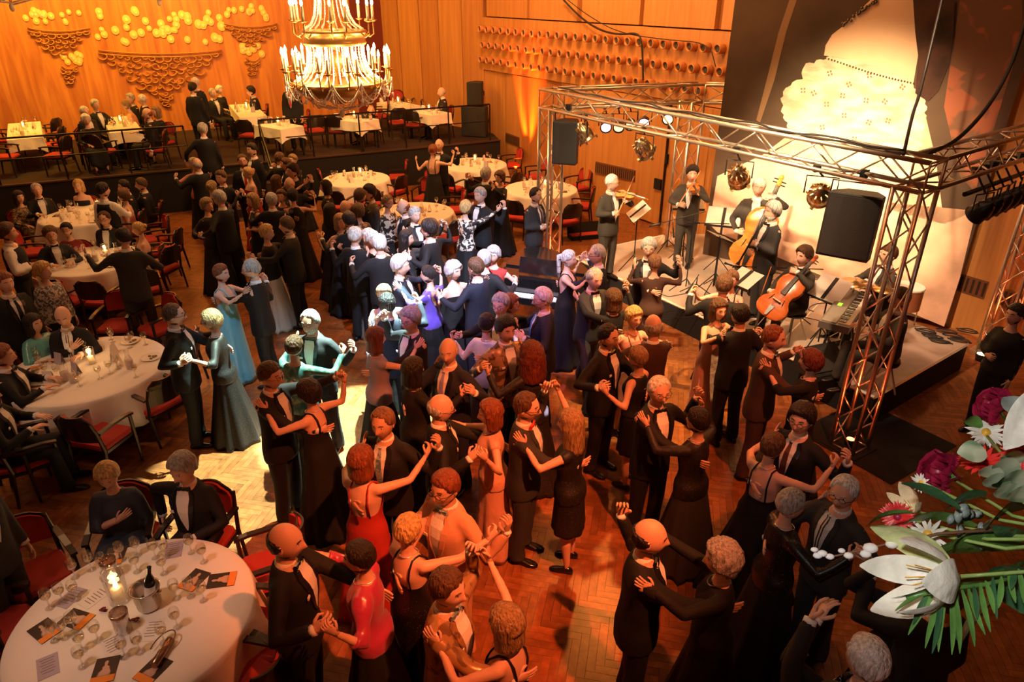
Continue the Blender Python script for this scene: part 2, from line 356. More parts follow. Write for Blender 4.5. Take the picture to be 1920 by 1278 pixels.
# carved gilt swags of the mural and its painted candle lights
gilt = mat('mural_gilt', (0.46, 0.19, 0.035), 0.45, 0.3)
ochre = mat('mural_ochre', (0.30, 0.09, 0.015), 0.6)
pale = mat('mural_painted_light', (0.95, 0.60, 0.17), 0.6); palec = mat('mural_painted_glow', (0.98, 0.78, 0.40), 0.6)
def MP(x, y, off=0.02):
    """point on the mural wall seen at pixel x, y"""
    d = RAY(x, y); o = Vector((0, 0, CAM_H)); q = ML + MN * off
    t = (q - o).dot(MN) / d.dot(MN); return o + d * t
def scrolls(cx, topy, width, h, n, seed, lights):
    rr = random.Random(seed); mb = MB()
    # festoon built of rows of curls filling a hanging triangle with scalloped foot
    rows = n
    for r_ in range(rows):
        f = (r_ + 0.5) / rows; half = width * 0.5 * (1 - f) ** 0.8 + 4; k = max(2, int(half * 2 / (h / rows * 1.15)))
        for i in range(k):
            x = cx + (-half + 2 * half * (i + 0.5) / k) + rr.uniform(-1.5, 1.5); y = topy + f * h + 3.0 * abs(x - cx) / width * 0 + rr.uniform(-2, 2) - 8 * ((x - cx) / (width / 2)) ** 2
            s = h / rows * rr.uniform(0.45, 1.0); sgn = rr.choice((1, -1)); pts = []
            for a in range(11):
                th = a / 10 * 6.2; rad = s * (1 - a / 12); pts.append(MP(x + sgn * rad * math.cos(th), y + rad * math.sin(th) * 0.8, 0.04))
            mb.tube(pts, [0.028 * (1 - abs(a - 4) / 9) for a in range(11)], 5)
    for i in range(2):
        pts = [MP(cx + width * 0.5 * u, topy - 3 + 6 * i - 7 * abs(u) ** 2, 0.04) for u in np.linspace(-1, 1, 16)]
        mb.tube(pts, 0.02, 5)
    o = mb.build('carved_swag', gilt, wl, True); o.matrix_parent_inverse = wl.matrix_basis.inverted()
    if not lights: return
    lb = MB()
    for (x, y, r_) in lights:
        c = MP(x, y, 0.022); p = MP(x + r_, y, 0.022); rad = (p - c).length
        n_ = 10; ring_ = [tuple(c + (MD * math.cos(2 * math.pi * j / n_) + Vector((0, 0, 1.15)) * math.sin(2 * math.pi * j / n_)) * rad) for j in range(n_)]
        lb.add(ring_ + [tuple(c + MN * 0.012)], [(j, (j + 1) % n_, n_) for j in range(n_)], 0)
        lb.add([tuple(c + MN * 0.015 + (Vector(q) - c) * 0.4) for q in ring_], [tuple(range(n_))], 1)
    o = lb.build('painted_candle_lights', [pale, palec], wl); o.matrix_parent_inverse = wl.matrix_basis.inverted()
rr = random.Random(3)
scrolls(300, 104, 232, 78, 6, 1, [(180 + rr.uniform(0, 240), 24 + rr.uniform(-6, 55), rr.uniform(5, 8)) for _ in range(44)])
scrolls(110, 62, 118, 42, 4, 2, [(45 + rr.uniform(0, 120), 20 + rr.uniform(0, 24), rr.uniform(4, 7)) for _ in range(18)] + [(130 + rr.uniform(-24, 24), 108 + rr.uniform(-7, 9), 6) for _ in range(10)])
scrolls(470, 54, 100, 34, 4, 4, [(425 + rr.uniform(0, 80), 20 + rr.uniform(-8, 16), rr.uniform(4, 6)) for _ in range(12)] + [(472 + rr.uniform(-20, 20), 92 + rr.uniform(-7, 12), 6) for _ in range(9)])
scrolls(130, 133, 30, 26, 3, 6, []); scrolls(474, 118, 26, 26, 3, 7, []); scrolls(312, 186, 26, 14, 2, 8, [])
# corner piece between mural and right wall
CR = rw(-6.2, 0, 0.0)
wc = wall_box('wall_far', MR, CR, 0, 9.2, 0.2, PANELD)
for i in range(5):
    a = MR.lerp(CR, i / 5 + 0.004); c = MR.lerp(CR, (i + 1) / 5 - 0.004); n = Vector(((CR - MR).y, -(CR - MR).x, 0)).normalized() * 1
    if n.y > 0: n = -n
    for (z0, z1) in ((0, 6.1), (6.13, 9.1)):
        q = wall_box('wall_panel', a + n * (0.04 + 0.05 * (i % 2)), c + n * (0.04 + 0.05 * ((i + 1) % 2)), z0, z1, 0.05, PANELW if i % 2 else wood('wall_panel_wood_pale', (0.42, 0.17, 0.05), (0.55, 0.25, 0.08), 2.5, (5, 5, 0.25), 0.4), wc)
        q.matrix_parent_inverse = wc.matrix_basis.inverted()
# red pilaster beside the mural
q = wall_box('trim_1', MR - MD * 1.05 + MN * 0.05, MR + MN * 0.05, 0, 9.2, 0.1, mat('dark_red_paint', (0.16, 0.016, 0.008), 0.6))
# the walls and ceiling that close the hall
side = mat('plain_wall', (0.25, 0.10, 0.05), 0.8)
wall_box('wall_left', (-23, 14.9, 0), (-20, -6, 0), 0, 9.2, 0.2, side)
wall_box('wall_near', (-20, -6, 0), (12, -6, 0), 0, 9.2, 0.2, side); wall_box('wall_side', (12, -6, 0), rw(16), 0, 9.2, 0.2, side)
c_ = MB().box((-4, 9, 9.3), (46, 46, 0.2)).build('ceiling', mat('ceiling_paint', (0.30, 0.16, 0.09), 0.9)); tag(c_, kind='structure')
# platform along the mural wall
PD = (Vector((-0.26, 20.65, 0)) - Vector((-11.24, 15.37, 0))).normalized(); PA = Vector((-11.24, 15.37, 0)) - PD * 11; PB = Vector((-0.35, 20.6, 0)); PN = Vector((PD.y, -PD.x, 0))
def poly_block(name, pts, z0, z1, m, parent=None, kind='structure'):
    n = len(pts); V = [(p[0], p[1], z0) for p in pts] + [(p[0], p[1], z1) for p in pts]
    F = [tuple(range(n - 1, -1, -1)), tuple(range(n, 2 * n))] + [(i, (i + 1) % n, n + (i + 1) % n, n + i) for i in range(n)]
    o = MB().add(V, F).build(name, m, parent)
    if parent is None: tag(o, kind=kind)
    return o
carpet = mat('platform_carpet', (0.022, 0.008, 0.005), 0.9, bump=0.2, bscale=60)
far = CR + Vector((0.1, 0.05, 0))
poly_block('platform', [PA[:2], PB[:2], (far.x, far.y), (MR.x, MR.y), (ML.x, ML.y)], 0.0, 1.0, carpet)
pf = wall_box('platform_front', PA + PN * 0.03, PB + PN * 0.03, 0, 0.97, 0.04, BLACK)
wall_box('platform_lip', PA + PN * 0.06, PB + PN * 0.06, 0.985, 1.02, 0.08, mat('dark_edge', (0.05, 0.022, 0.012), 0.5))
# low railing
rail_m = mat('railing_black', (0.02, 0.015, 0.012), 0.35, 0.6)
GAP0, GAP1 = 14.9, 16.6   # opening for the stairs
for a, b_ in ((2.0, GAP0), (GAP1, (PB - PA).length - 0.3)):
    rt = empty('railing', PA + PD * ((a + b_) / 2) + Vector((0, 0, 1.0)), 0, 'low dark metal railing along the platform edge ' + ('left of the stairs' if a < 5 else 'right of the stairs'), 'railing')
    L0 = rt.location
    MB().tube([PA + PD * a + Vector((0, 0, 2.0)) - L0, PA + PD * b_ + Vector((0, 0, 2.0)) - L0], 0.022, 6).build('top_rail', rail_m, rt)
    MB().tube([PA + PD * a + Vector((0, 0, 1.55)) - L0, PA + PD * b_ + Vector((0, 0, 1.55)) - L0], 0.014, 6).build('middle_rail', rail_m, rt)
    k = max(2, round((b_ - a) / 1.3))
    pm = MB().tube([(0, 0, 0), (0, 0, 1.0)], 0.02, 6).mesh('post', rail_m)
    for i in range(k + 1): inst(pm, 'post', rt, PA + PD * (a + (b_ - a) * i / k) + Vector((0, 0, 1.0)) - L0)
# stairs with slanting handrails
st = empty('stairs', PA + PD * ((GAP0 + GAP1) / 2), math.atan2(PD.y, PD.x), 'dark stairs up to the platform between two slanting handrails', 'stairs')
tread_m = mat('tread_dark', (0.03, 0.012, 0.008), 0.7)
for i in range(5):
    MB().box((0, -0.16 - 0.30 * i, (1.0 - 0.2 * (i + 1)) / 2 + 0.0), (1.7, 0.30, 1.0 - 0.2 * (i + 1) if i < 4 else 0.02)).build('step', tread_m, st)
for sx in (-0.86, 0.86):
    MB().tube([(sx, 0.05, 1.95), (sx, -1.6, 0.95), (sx, -1.75, 0.85), (sx, -1.75, 0.0)], 0.022, 6).build('handrail', rail_m, st)
    MB().tube([(sx, 0.05, 1.55), (sx, -1.7, 0.5)], 0.014, 6).build('handrail_bar', rail_m, st)
# --- the stage
SH = 0.4
spts = [W(x, y, SH) for x, y in ((1075, 482), (1148, 461), (1244, 441), (1345, 437), (1730, 611), (1815, 645), (1640, 745))]
stage_top = mat('stage_deck', (0.42, 0.33, 0.27), 0.45, bump=0.1, bscale=40, var=0.2, vscale=2)
sg = poly_block('stage', [(p.x, p.y) for p in spts], 0.0, SH - 0.03, BLACK)
poly_block('stage_deck', [(p.x, p.y) for p in spts], SH - 0.03, SH, stage_top, sg)
A0, A1 = spts[0], spts[6]; dd = (A1 - A0); 
edge = mat('aluminium_edge', (0.75, 0.68, 0.55), 0.35, 0.4)
MB().tube([A0 + Vector((0, 0, 0.0)), A1], 0.022, 4).build('stage_edge', edge, sg); MB().tube([A1, spts[5]], 0.022, 4).build('stage_edge', edge, sg)
MB().tube([spts[1], spts[2]], 0.018, 4).build('stage_edge', edge, sg)
for k in range(1, 4):   # deck joints
    a = A0.lerp(A1, k / 4); b2 = spts[3].lerp(spts[4], k / 4 - 0.1) if k > 1 else spts[2]
    MB().box(((a.x + b2.x) / 2, (a.y + b2.y) / 2, SH + 0.001), ((b2 - a).length * 0.98, 0.02, 0.004), Matrix.Rotation(math.atan2(b2.y - a.y, b2.x - a.x), 3, 'Z')).build('deck_joint', edge, sg)
MB().box((0, 0, 0.006), (1.35, 1.25, 0.008), Matrix.Rotation(R(33), 3, 'Z')).build('floor_mat', BLACK, None, loc=W(1640, 822, 0))
tag(bpy.data.objects['floor_mat'], 'square black mat under the right front truss post', 'mat')
# --- the huge portrait banner
BL, BR = Vector((3.60, 12.65, 0)), Vector((6.9, 10.15, 0)); BD = (BR - BL).normalized(); BN = Vector((BD.y, -BD.x, 0));
if BN.y > 0: BN = -BN
BLEN = (BR - BL).length
def BP(x, y, off=0.0):
    d = RAY(x, y); o = Vector((0, 0, CAM_H)); q = BL + BN * off
    p = o + d * ((q - o).dot(BN) / d.dot(BN)); return p
canvas = mat('banner_umber', (0.085, 0.050, 0.030), 0.9, var=0.35, vscale=0.7)
ban = empty('portrait_banner', BL.lerp(BR, 0.5), 0, 'huge hanging portrait banner of a woman in pale lace gown behind the band', 'banner')
def ruffle(pts, d, n=3):
    out = []; c = np.mean(pts, 0)
    for a, b in zip(pts, pts[1:] + pts[:1]):
        a, b = np.array(a, float), np.array(b, float); k = max(1, int(np.linalg.norm(b - a) / 16))
        for i in range(k * 3): q = a + (b - a) * i / (k * 3); v = q - c; out.append(tuple(q + v / np.linalg.norm(v) * (d * abs(math.sin(math.pi * i / 3)) + rnd.uniform(-1, 1))))
    return out
def bpanel(name, pts, m, off):
    V = [tuple(BP(x, y, off) - ban.location) for x, y in pts]; c = tuple(np.mean(np.array(V), 0)); n = len(V)
    return MB().add(V + [c], [(i, (i + 1) % n, n) for i in range(n)]).build(name, m, ban)
z1 = 8.9; V = []
for p in (BL, BR):
    for z in (0.12, z1):
        for o_ in (0.0, -0.012): V.append(tuple(p + BN * o_ + Vector((0, 0, z)) - ban.location))
MB().add(V, [(0, 4, 6, 2), (1, 3, 7, 5), (0, 2, 3, 1), (4, 5, 7, 6), (0, 1, 5, 4), (2, 6, 7, 3)]).build('canvas', canvas, ban)
skin_p = mat('printed_skin', (0.86, 0.56, 0.36), 0.85, var=0.12, vscale=0.9); lace_p = mat('printed_lace', (0.74, 0.60, 0.42), 0.85, var=0.34, vscale=3.2, stretch=(1, 1, 2.5))
gown_p = mat('printed_gown', (0.72, 0.46, 0.32), 0.85, var=0.32, vscale=1.4); brown_p = mat('printed_shadow', (0.05, 0.02, 0.012), 0.9, var=0.6, vscale=2.5); leaf_p = two_tone('printed_foliage', (0.16, 0.075, 0.04), (0.32, 0.10, 0.05), 2.2, 0.55, 0.9)  # brown_p is the dark brown print of the portrait's hair
bpanel('printed_foliage', [(1800, 0), (1917, 0), (1917, 66), (1870, 220), (1828, 360), (1800, 330), (1770, 200)], leaf_p, 0.003)
bpanel('printed_curtain', [(1480, 0), (1460, 60), (1440, 140), (1418, 225), (1425, 230), (1452, 150), (1474, 60), (1494, 0)], mat('printed_fold', (0.30, 0.17, 0.09), 0.9), 0.003)
bpanel('printed_gown', [(1485, 248), (1640, 268), (1735, 215), (1755, 300), (1770, 420), (1830, 395), (1800, 520), (1770, 612), (1345, 435), (1330, 420), (1345, 330), (1430, 290)], gown_p, 0.004)
bpanel('printed_lace_sleeve', ruffle([(1545, 112), (1580, 102), (1640, 112), (1700, 140), (1714, 165), (1735, 195), (1728, 260), (1700, 330), (1640, 420), (1560, 400), (1490, 330), (1484, 245), (1470, 215), (1468, 180), (1482, 160), (1505, 148), (1508, 125)], 5), lace_p, 0.008)
bpanel('printed_shoulder', [(1632, 0), (1712, 0), (1716, 60), (1722, 100), (1712, 160), (1660, 132), (1600, 112), (1545, 104), (1548, 85), (1560, 65), (1582, 48)], skin_p, 0.012)
bpanel('printed_hair', [(1712, 0), (1790, 0), (1788, 60), (1780, 120), (1760, 170), (1740, 190), (1716, 175), (1722, 110), (1716, 60)], brown_p, 0.015)
bm_ = MB()
for i in range(30):
    t = i / 29; p = BP(1548 + 165 * t, 109 + 8 * math.sin(t * 3) + 46 * t ** 1.3, 0.02) - ban.location; bm_.sphere(p, (0.014,) * 3, 6, 4)
for i in range(26):
    t = i / 25; p = BP(1580 + 62 * t + rnd.uniform(-3, 3), 46 - 46 * t + rnd.uniform(-4, 4), 0.02) - ban.location; bm_.sphere(p, (0.022,) * 3, 6, 4)
bm_.build('printed_pearls', mat('printed_pearl', (0.10, 0.06, 0.03), 0.5), ban)['kind'] = 'stuff'
fb = MB()
for (x, y) in ((1504, 171), (1524, 176), (1548, 197), (1578, 181), (1590, 160), (1622, 190), (1657, 192), (1581, 218), (1627, 231), (1663, 228), (1554, 139), (1628, 143), (1690, 165), (1600, 262), (1540, 240)):
    for k in range(4):
        q = BP(x + 4 * math.cos(k * 1.57 + x), y + 4 * math.sin(k * 1.57 + x), 0.011) - ban.location; q2 = q + BD * 0.028; q3 = q + Vector((0, 0, 0.03)); q4 = q3 + BD * 0.02
        fb.add([tuple(q), tuple(q2), tuple(q4), tuple(q3)], [(0, 1, 2, 3)])
fb.build('printed_flowers', mat('printed_flower', (0.30, 0.15, 0.07), 0.9), ban)['kind'] = 'stuff'
# ================================================================== PEOPLE
SKIN = {'fair': mat('skin_fair', (0.72, 0.42, 0.30), 0.5), 'tan': mat('skin_tan', (0.60, 0.33, 0.21), 0.5)}
EYEW = mat('eye_white', (0.75, 0.72, 0.68), 0.3); IRIS = mat('iris', (0.03, 0.02, 0.015), 0.2); LIP = mat('lips', (0.50, 0.16, 0.13), 0.45)
HC = dict(grey=(0.42, 0.40, 0.37), white=(0.80, 0.77, 0.72), silver=(0.60, 0.57, 0.52), brown=(0.10, 0.045, 0.018), dark=(0.014, 0.009, 0.007), blond=(0.62, 0.40, 0.15), dblond=(0.32, 0.20, 0.09),
          auburn=(0.22, 0.06, 0.02), red=(0.14, 0.028, 0.014), lbrown=(0.20, 0.10, 0.045))
def hairmat(c):
    return mat('hair_' + c, HC[c], 0.5, bump=0.9, bscale=16, var=0.35, vscale=14, stretch=(4, 4, 0.8))
def cloth(name, col, rough=0.8, sheen=0.0, **k): return mat(name, col, rough, bump=k.pop('bump', 0.25), bscale=k.pop('bscale', 9), sheen=sheen, **k)
def satin(name, col): return mat(name, col, 0.28, bump=0.6, bscale=7, sheen=0.2, spec=0.7)
CL = dict(
    black=cloth('cloth_black', (0.0045, 0.004, 0.0045)), black2=cloth('cloth_black_soft', (0.007, 0.006, 0.006), 0.9), navy=cloth('cloth_navy', (0.009, 0.011, 0.024)),
    charcoal=cloth('cloth_charcoal', (0.032, 0.030, 0.030)), grey2=cloth('cloth_dark_grey_brown', (0.040, 0.032, 0.024)), grey=cloth('cloth_grey', (0.13, 0.115, 0.10)), white=cloth('cloth_white', (0.78, 0.74, 0.68), 0.7), brown=cloth('cloth_brown', (0.06, 0.026, 0.016)),  # musicians' black suits: brightening by the stage light put into the cloth colour
    ivory=satin('cloth_ivory', (0.72, 0.64, 0.52)), aqua=satin('satin_aqua', (0.16, 0.48, 0.62)), red=cloth('cloth_red', (0.42, 0.025, 0.018)), darkred=cloth('cloth_dark_red', (0.20, 0.015, 0.015)),
    magenta=satin('satin_magenta', (0.42, 0.035, 0.10)), purple=satin('satin_purple', (0.13, 0.08, 0.52)), peach=satin('satin_peach', (0.72, 0.36, 0.24)), rose=satin('satin_rose', (0.66, 0.40, 0.35)),
    peachsuit=cloth('cloth_peach_suit', (0.66, 0.34, 0.20)), gold=two_tone('brocade_gold', (0.42, 0.24, 0.10), (0.20, 0.11, 0.05), 9, 0.56, 0.28, metal=0.25), bronze=two_tone('brocade_bronze', (0.36, 0.22, 0.12), (0.12, 0.07, 0.04), 12, 0.5, 0.35, metal=0.2),
    sequin=two_tone('sequins_black', (0.9, 0.8, 0.7), (0.010, 0.008, 0.008), 60, 0.09, 0.35, 'cell'), lace=two_tone('lace_black', (0.05, 0.035, 0.03), (0.010, 0.008, 0.008), 50, 0.25, 0.6, 'cell'),
    teal=two_tone('silk_green_pattern', (0.05, 0.17, 0.16), (0.16, 0.30, 0.22), 10, 0.5, 0.4), zebra=two_tone('print_black_white', (0.02, 0.015, 0.015), (0.75, 0.68, 0.55), 11, 0.52, 0.6),
    greyprint=two_tone('print_grey_white', (0.10, 0.10, 0.11), (0.62, 0.55, 0.48), 26, 0.5, 0.6), turq=satin('satin_turquoise', (0.10, 0.36, 0.36)), lilac=cloth('cloth_lilac', (0.36, 0.30, 0.40)), pink=cloth('cloth_pink', (0.60, 0.22, 0.17)),
    cream=cloth('cloth_cream', (0.66, 0.56, 0.42)), blueshawl=cloth('cloth_blue_shawl', (0.035, 0.045, 0.075), 0.6), goldlace=two_tone('lace_gold', (0.30, 0.17, 0.06), (0.03, 0.02, 0.012), 18, 0.5, 0.5), orange=cloth('cloth_orange', (0.70, 0.33, 0.13)))
SHIRT = mat('shirt_white', (0.80, 0.78, 0.76), 0.7, bump=0.2, bscale=25); SATINB = mat('lapel_satin', (0.012, 0.012, 0.014), 0.3); SHOE = mat('shoe_black', (0.012, 0.010, 0.010), 0.2); GLAS = mat('spectacle_frame', (0.05, 0.04, 0.035), 0.25, 0.6); JEWEL = mat('jewel', (0.8, 0.78, 0.75), 0.15, 0.6)
TIES = dict(black=SATINB, red=mat('tie_red', (0.55, 0.03, 0.02), 0.4), blue=mat('tie_blue', (0.05, 0.22, 0.50), 0.4), grey=two_tone('tie_silver', (0.35, 0.40, 0.42), (0.12, 0.22, 0.28), 26, 0.5, 0.4), purple=mat('tie_violet', (0.32, 0.28, 0.55), 0.4), stripe=two_tone('tie_striped', (0.80, 0.76, 0.70), (0.05, 0.03, 0.02), 14, 0.5, 0.5, 'wave', (1, 1, 1)), dark=mat('tie_dark', (0.10, 0.03, 0.02), 0.5), white=SHIRT)

def sstep(x, a, b):
    t = np.clip((x - a) / (b - a), 0, 1); return t * t * (3 - 2 * t)
def head_geo(nu, nv, male):
    th = np.linspace(-math.pi, math.pi, nu, endpoint=False); th = th - 0.32 * np.sin(th)      # denser in front (azimuth 0 = face)
    ph = np.linspace(-math.pi / 2, math.pi / 2, nv + 1)[1:-1]
    T, Pp = np.meshgrid(th, ph); d = np.stack([np.sin(T) * np.cos(Pp), np.cos(T) * np.cos(Pp), np.sin(Pp)], -1).reshape(-1, 3)
    d = np.vstack([[0, 0, -1], d, [0, 0, 1]]); return d
def head_surf(d, male=True, detail=True):
    X = d[:, 0] * 0.077; Y = d[:, 1] * 0.097; Z = d[:, 2] * 0.118
    dz = np.clip(-d[:, 2], 0, 1); X = X * (1 - (0.20 if male else 0.27) * dz ** 1.3); Y = np.where(Y < 0, Y * (1 - 0.40 * dz), Y * (1 - 0.05 * dz))
    Y = np.where(Y < 0, Y * (1 + 0.04 * np.clip(d[:, 2], 0, 1)), Y)
    f = (d[:, 1] > 0) * 1.0
    if detail:
        ax = np.abs(X); s = 1.0 if male else 0.85
        Y = Y + f * s * (0.024 * np.exp(-(X / 0.013) ** 2 - ((Z + 0.030) / 0.015) ** 2) + 0.013 * np.exp(-(X / 0.009) ** 2 - ((Z + 0.008) / 0.022) ** 2))
        Y = Y - f * 0.011 * np.exp(-((ax - 0.030) / 0.014) ** 2 - ((Z - 0.010) / 0.011) ** 2)
        Y = Y + f * 0.005 * s * np.exp(-((ax - 0.028) / 0.02) ** 2 - ((Z - 0.032) / 0.008) ** 2)
        Y = Y + f * 0.006 * np.exp(-(X / 0.02) ** 2 - ((Z + 0.064) / 0.010) ** 2) - f * 0.003 * np.exp(-(X / 0.02) ** 2 - ((Z + 0.063) / 0.003) ** 2)
        Y = Y + f * 0.008 * s * np.exp(-(X / 0.022) ** 2 - ((Z + 0.100) / 0.012) ** 2) + f * 0.003 * np.exp(-((ax - 0.045) / 0.015) ** 2 - ((Z + 0.025) / 0.02) ** 2)
        Y = Y - f * 0.004 * np.exp(-((ax - 0.02) / 0.008) ** 2 - ((Z + 0.05) / 0.012) ** 2)
    return np.stack([X, Y, Z], 1)
def grid_faces(nu, nv):
    F = [(0, 1 + (i + 1) % nu, 1 + i) for i in range(nu)]
    for j in range(nv - 2): F += [(1 + j * nu + i, 1 + j * nu + (i + 1) % nu, 1 + (j + 1) * nu + (i + 1) % nu, 1 + (j + 1) * nu + i) for i in range(nu)]
    e = 1 + (nv - 1) * nu; F += [(e, e - nu + i, e - nu + (i + 1) % nu) for i in range(nu)]
    return [tuple(reversed(f)) for f in F]
def hair_geo(style, nu, nv, seed):
    """closed hair shell around the head, star-shaped about its centre"""
    d = head_geo(nu, nv, True); base = head_surf(d, True, False); r0 = np.linalg.norm(base, axis=1)
    rr = np.random.RandomState(seed); K = rr.normal(size=(10, 3)); ph = rr.uniform(0, 6.28, 10)
    def nz(fr, k0=0, k1=10): return sum(np.sin((d @ K[k]) * fr + ph[k]) for k in range(k0, k1)) / (k1 - k0)
    az = np.abs(np.arctan2(d[:, 0], d[:, 1])) / math.pi      # 0 front .. 1 back
    zz = base[:, 2]
    def cover(zf, zs, zb, w=0.012):
        zl = np.interp(az, [0, 0.22, 0.33, 0.48, 0.56, 0.75, 1], [zf, zf - 0.004, zs + 0.025, zs, zs - 0.03, zb, zb]); return sstep(zz, zl - w, zl + w)
    noise = nz(7)
    if style == 'short': t = cover(0.084, 0.012, -0.055) * (0.012 + 0.005 * noise + 0.006 * np.clip(d[:, 2], 0, 1))
    elif style == 'receding': t = cover(0.098, 0.008, -0.058) * (0.011 + 0.004 * noise) * (1 - 0.5 * sstep(zz, 0.085, 0.11) * (az < 0.55))
    elif style == 'bald': t = cover(0.02, 0.0, -0.060) * (1 - sstep(zz - np.interp(az, [0.40, 0.5, 0.7, 1], [0.012, 0.030, 0.050, 0.058]), -0.014, 0.014)) * (0.010 + 0.0015 * noise) * sstep(az, 0.46, 0.52)
    elif style == 'thick': t = cover(0.078, -0.008, -0.075) * (0.020 + 0.007 * noise + 0.010 * np.clip(d[:, 2], 0, 1))
    elif style == 'updo': t = cover(0.078, 0.010, -0.045) * (0.018 + 0.008 * noise)
    elif style == 'wavy': t = cover(0.074, -0.030, -0.085) * (0.030 + 0.008 * nz(11) + 0.006 * noise)
    elif style == 'curly': t = cover(0.074, -0.040, -0.09) * (0.038 + 0.014 * nz(22) + 0.004 * noise)
    elif style in ('bob', 'long', 'bigcurly'):
        L, rh, tk = {'bob': (0.135, 0.098, 0.028), 'long': (0.27, 0.105, 0.024), 'bigcurly': (0.26, 0.128, 0.045)}[style]
        hz = np.hypot(d[:, 0], d[:, 1]) + 1e-6; R_ = np.minimum(rh * (1 + 0.10 * (d[:, 1] < 0)) / hz, L / np.maximum(-d[:, 2], 1e-3))
        open_ = np.interp(az, [0, 0.24, 0.31, 0.36, 1], [0, 0, 0.6, 1, 1]); cf = cover(0.078, 0.03, -0.2, 0.01)
        R2 = np.where(d[:, 2] < 0.1, np.maximum(R_, r0 + tk * 0.5), r0 + tk); b = sstep(d[:, 2], -0.15, 0.25); Rr = R2 * (1 - b) + (r0 + tk) * b
        Rr = Rr + (0.016 * nz(20) if style == 'bigcurly' else 0.004 * noise)
        m = np.where(az < 0.36, np.minimum(open_ + cf, 1) if True else 1, 1); m = np.where((az < 0.27), cf, m)
        t = (Rr - r0) * m
    t = np.where(t < 0.0035, -0.010, t); P = d * (r0 + t)[:, None]
    if style in ('bob', 'long', 'bigcurly', 'wavy', 'curly', 'thick'): P[:, 1] -= 0.004
    return P
HEADC = {}
def hand_geo(mb, wrist, dirv, nrm, size=1.0, curl=0.35, spread=0.12, mi=0, thumb_side=1, male=True):
    """palm with four fingers and a thumb; dirv = along the hand, nrm = back of the hand"""
    d = Vector(dirv).normalized(); n = Vector(nrm); n = (n - d * n.dot(d)); n = n.normalized() if n.length > 1e-4 else d.orthogonal().normalized(); s = d.cross(n) * thumb_side
    k = size * (1.0 if male else 0.88); w = Vector(wrist)
    def pt(a, b, c): return w + d * (a * k) + s * (b * k) + n * (c * k)
    ring_ = lambda a, hw, ht, off=0.0: [tuple(pt(a, off + hw * math.cos(t), ht * math.sin(t))) for t in np.linspace(0, 2 * math.pi, 8, endpoint=False)]
    mb.loft([ring_(-0.015, 0.026, 0.020), ring_(0.02, 0.033, 0.017, 0.003), ring_(0.06, 0.042, 0.015, 0.002), ring_(0.09, 0.040, 0.012), ring_(0.097, 0.034, 0.008)], mi)
    for i, (b, L, r) in enumerate(((0.030, 0.074, 0.0092), (0.0105, 0.082, 0.0095), (-0.0095, 0.076, 0.009), (-0.028, 0.060, 0.008))):
        p = [pt(0.075, b, 0)]; a = 0.0; q = Vector((0.090, b, 0.0)); p.append(pt(*q)); sp = spread * (1.5 - i)
        for j, (fr, c) in enumerate(((0.42, 0.8), (0.33, 1.1), (0.25, 0.8))):
            a += curl * c; q = q + Vector((math.cos(a) * L * fr, math.sin(sp) * L * fr, -math.sin(a) * L * fr)); p.append(pt(*q))
        mb.tube(p, [r * k, r * k * 1.05, r * k, r * k * 0.92, r * k * 0.72], 6, mi, up=tuple(n))
    tp = [pt(0.015, 0.022, -0.002), pt(0.040, 0.048, -0.010), pt(0.066, 0.062, -0.018 - 0.02 * curl), pt(0.088, 0.062 - 0.02 * curl, -0.026 - 0.03 * curl)]
    mb.tube(tp, [0.013 * k, 0.012 * k, 0.0105 * k, 0.0075 * k], 6, mi, up=tuple(n))
def ik(sh, tgt, L1, L2, pole):
    sh = Vector(sh); t = Vector(tgt); v = t - sh; D = min(max(v.length, 0.29), (L1 + L2) * 0.985); u = v.normalized(); t = sh + u * D
    a = (L1 * L1 - L2 * L2 + D * D) / (2 * D); h = math.sqrt(max(L1 * L1 - a * a, 0)); p = Vector(pole); p = p - u * p.dot(u)
    p = p.normalized() if p.length > 1e-4 else u.orthogonal().normalized(); return sh + u * a + p * h, t
TORSO = {'m': [(0.84, .13, .10, 0), (0.90, .165, .118, -.005), (0.97, .172, .122, -.005), (1.05, .160, .116, 0), (1.13, .158, .114, .005), (1.22, .170, .120, .01), (1.32, .174, .120, .008), (1.39, .166, .102, 0), (1.435, .128, .080, -.008), (1.47, .075, .066, -.010), (1.50, .056, .056, -.008)],
         'f': [(0.84, .13, .10, 0), (0.90, .172, .125, -.01), (0.96, .178, .128, -.01), (1.04, .150, .110, 0), (1.11, .130, .098, .005), (1.20, .142, .108, .01), (1.28, .152, .130, .016), (1.35, .150, .105, .005), (1.40, .140, .082, 0), (1.43, .100, .068, -.006), (1.46, .056, .056, -.008), (1.49, .045, .048, -.008)]}
JOBS = []
def slope(x, z): return -0.050 * (min(abs(x) / 0.18, 1.15) ** 1.4) * float(np.clip((z - 1.28) / 0.12, 0, 1)) * float(np.clip((1.50 - z) / 0.04, 0, 1))
def tprof(sex, z): T = TORSO[sex]; zs = [t[0] for t in T]; return (np.interp(z, zs, [t[1] for t in T]), np.interp(z, zs, [t[2] for t in T]), np.interp(z, zs, [t[3] for t in T]))
PCOUNT = [0]
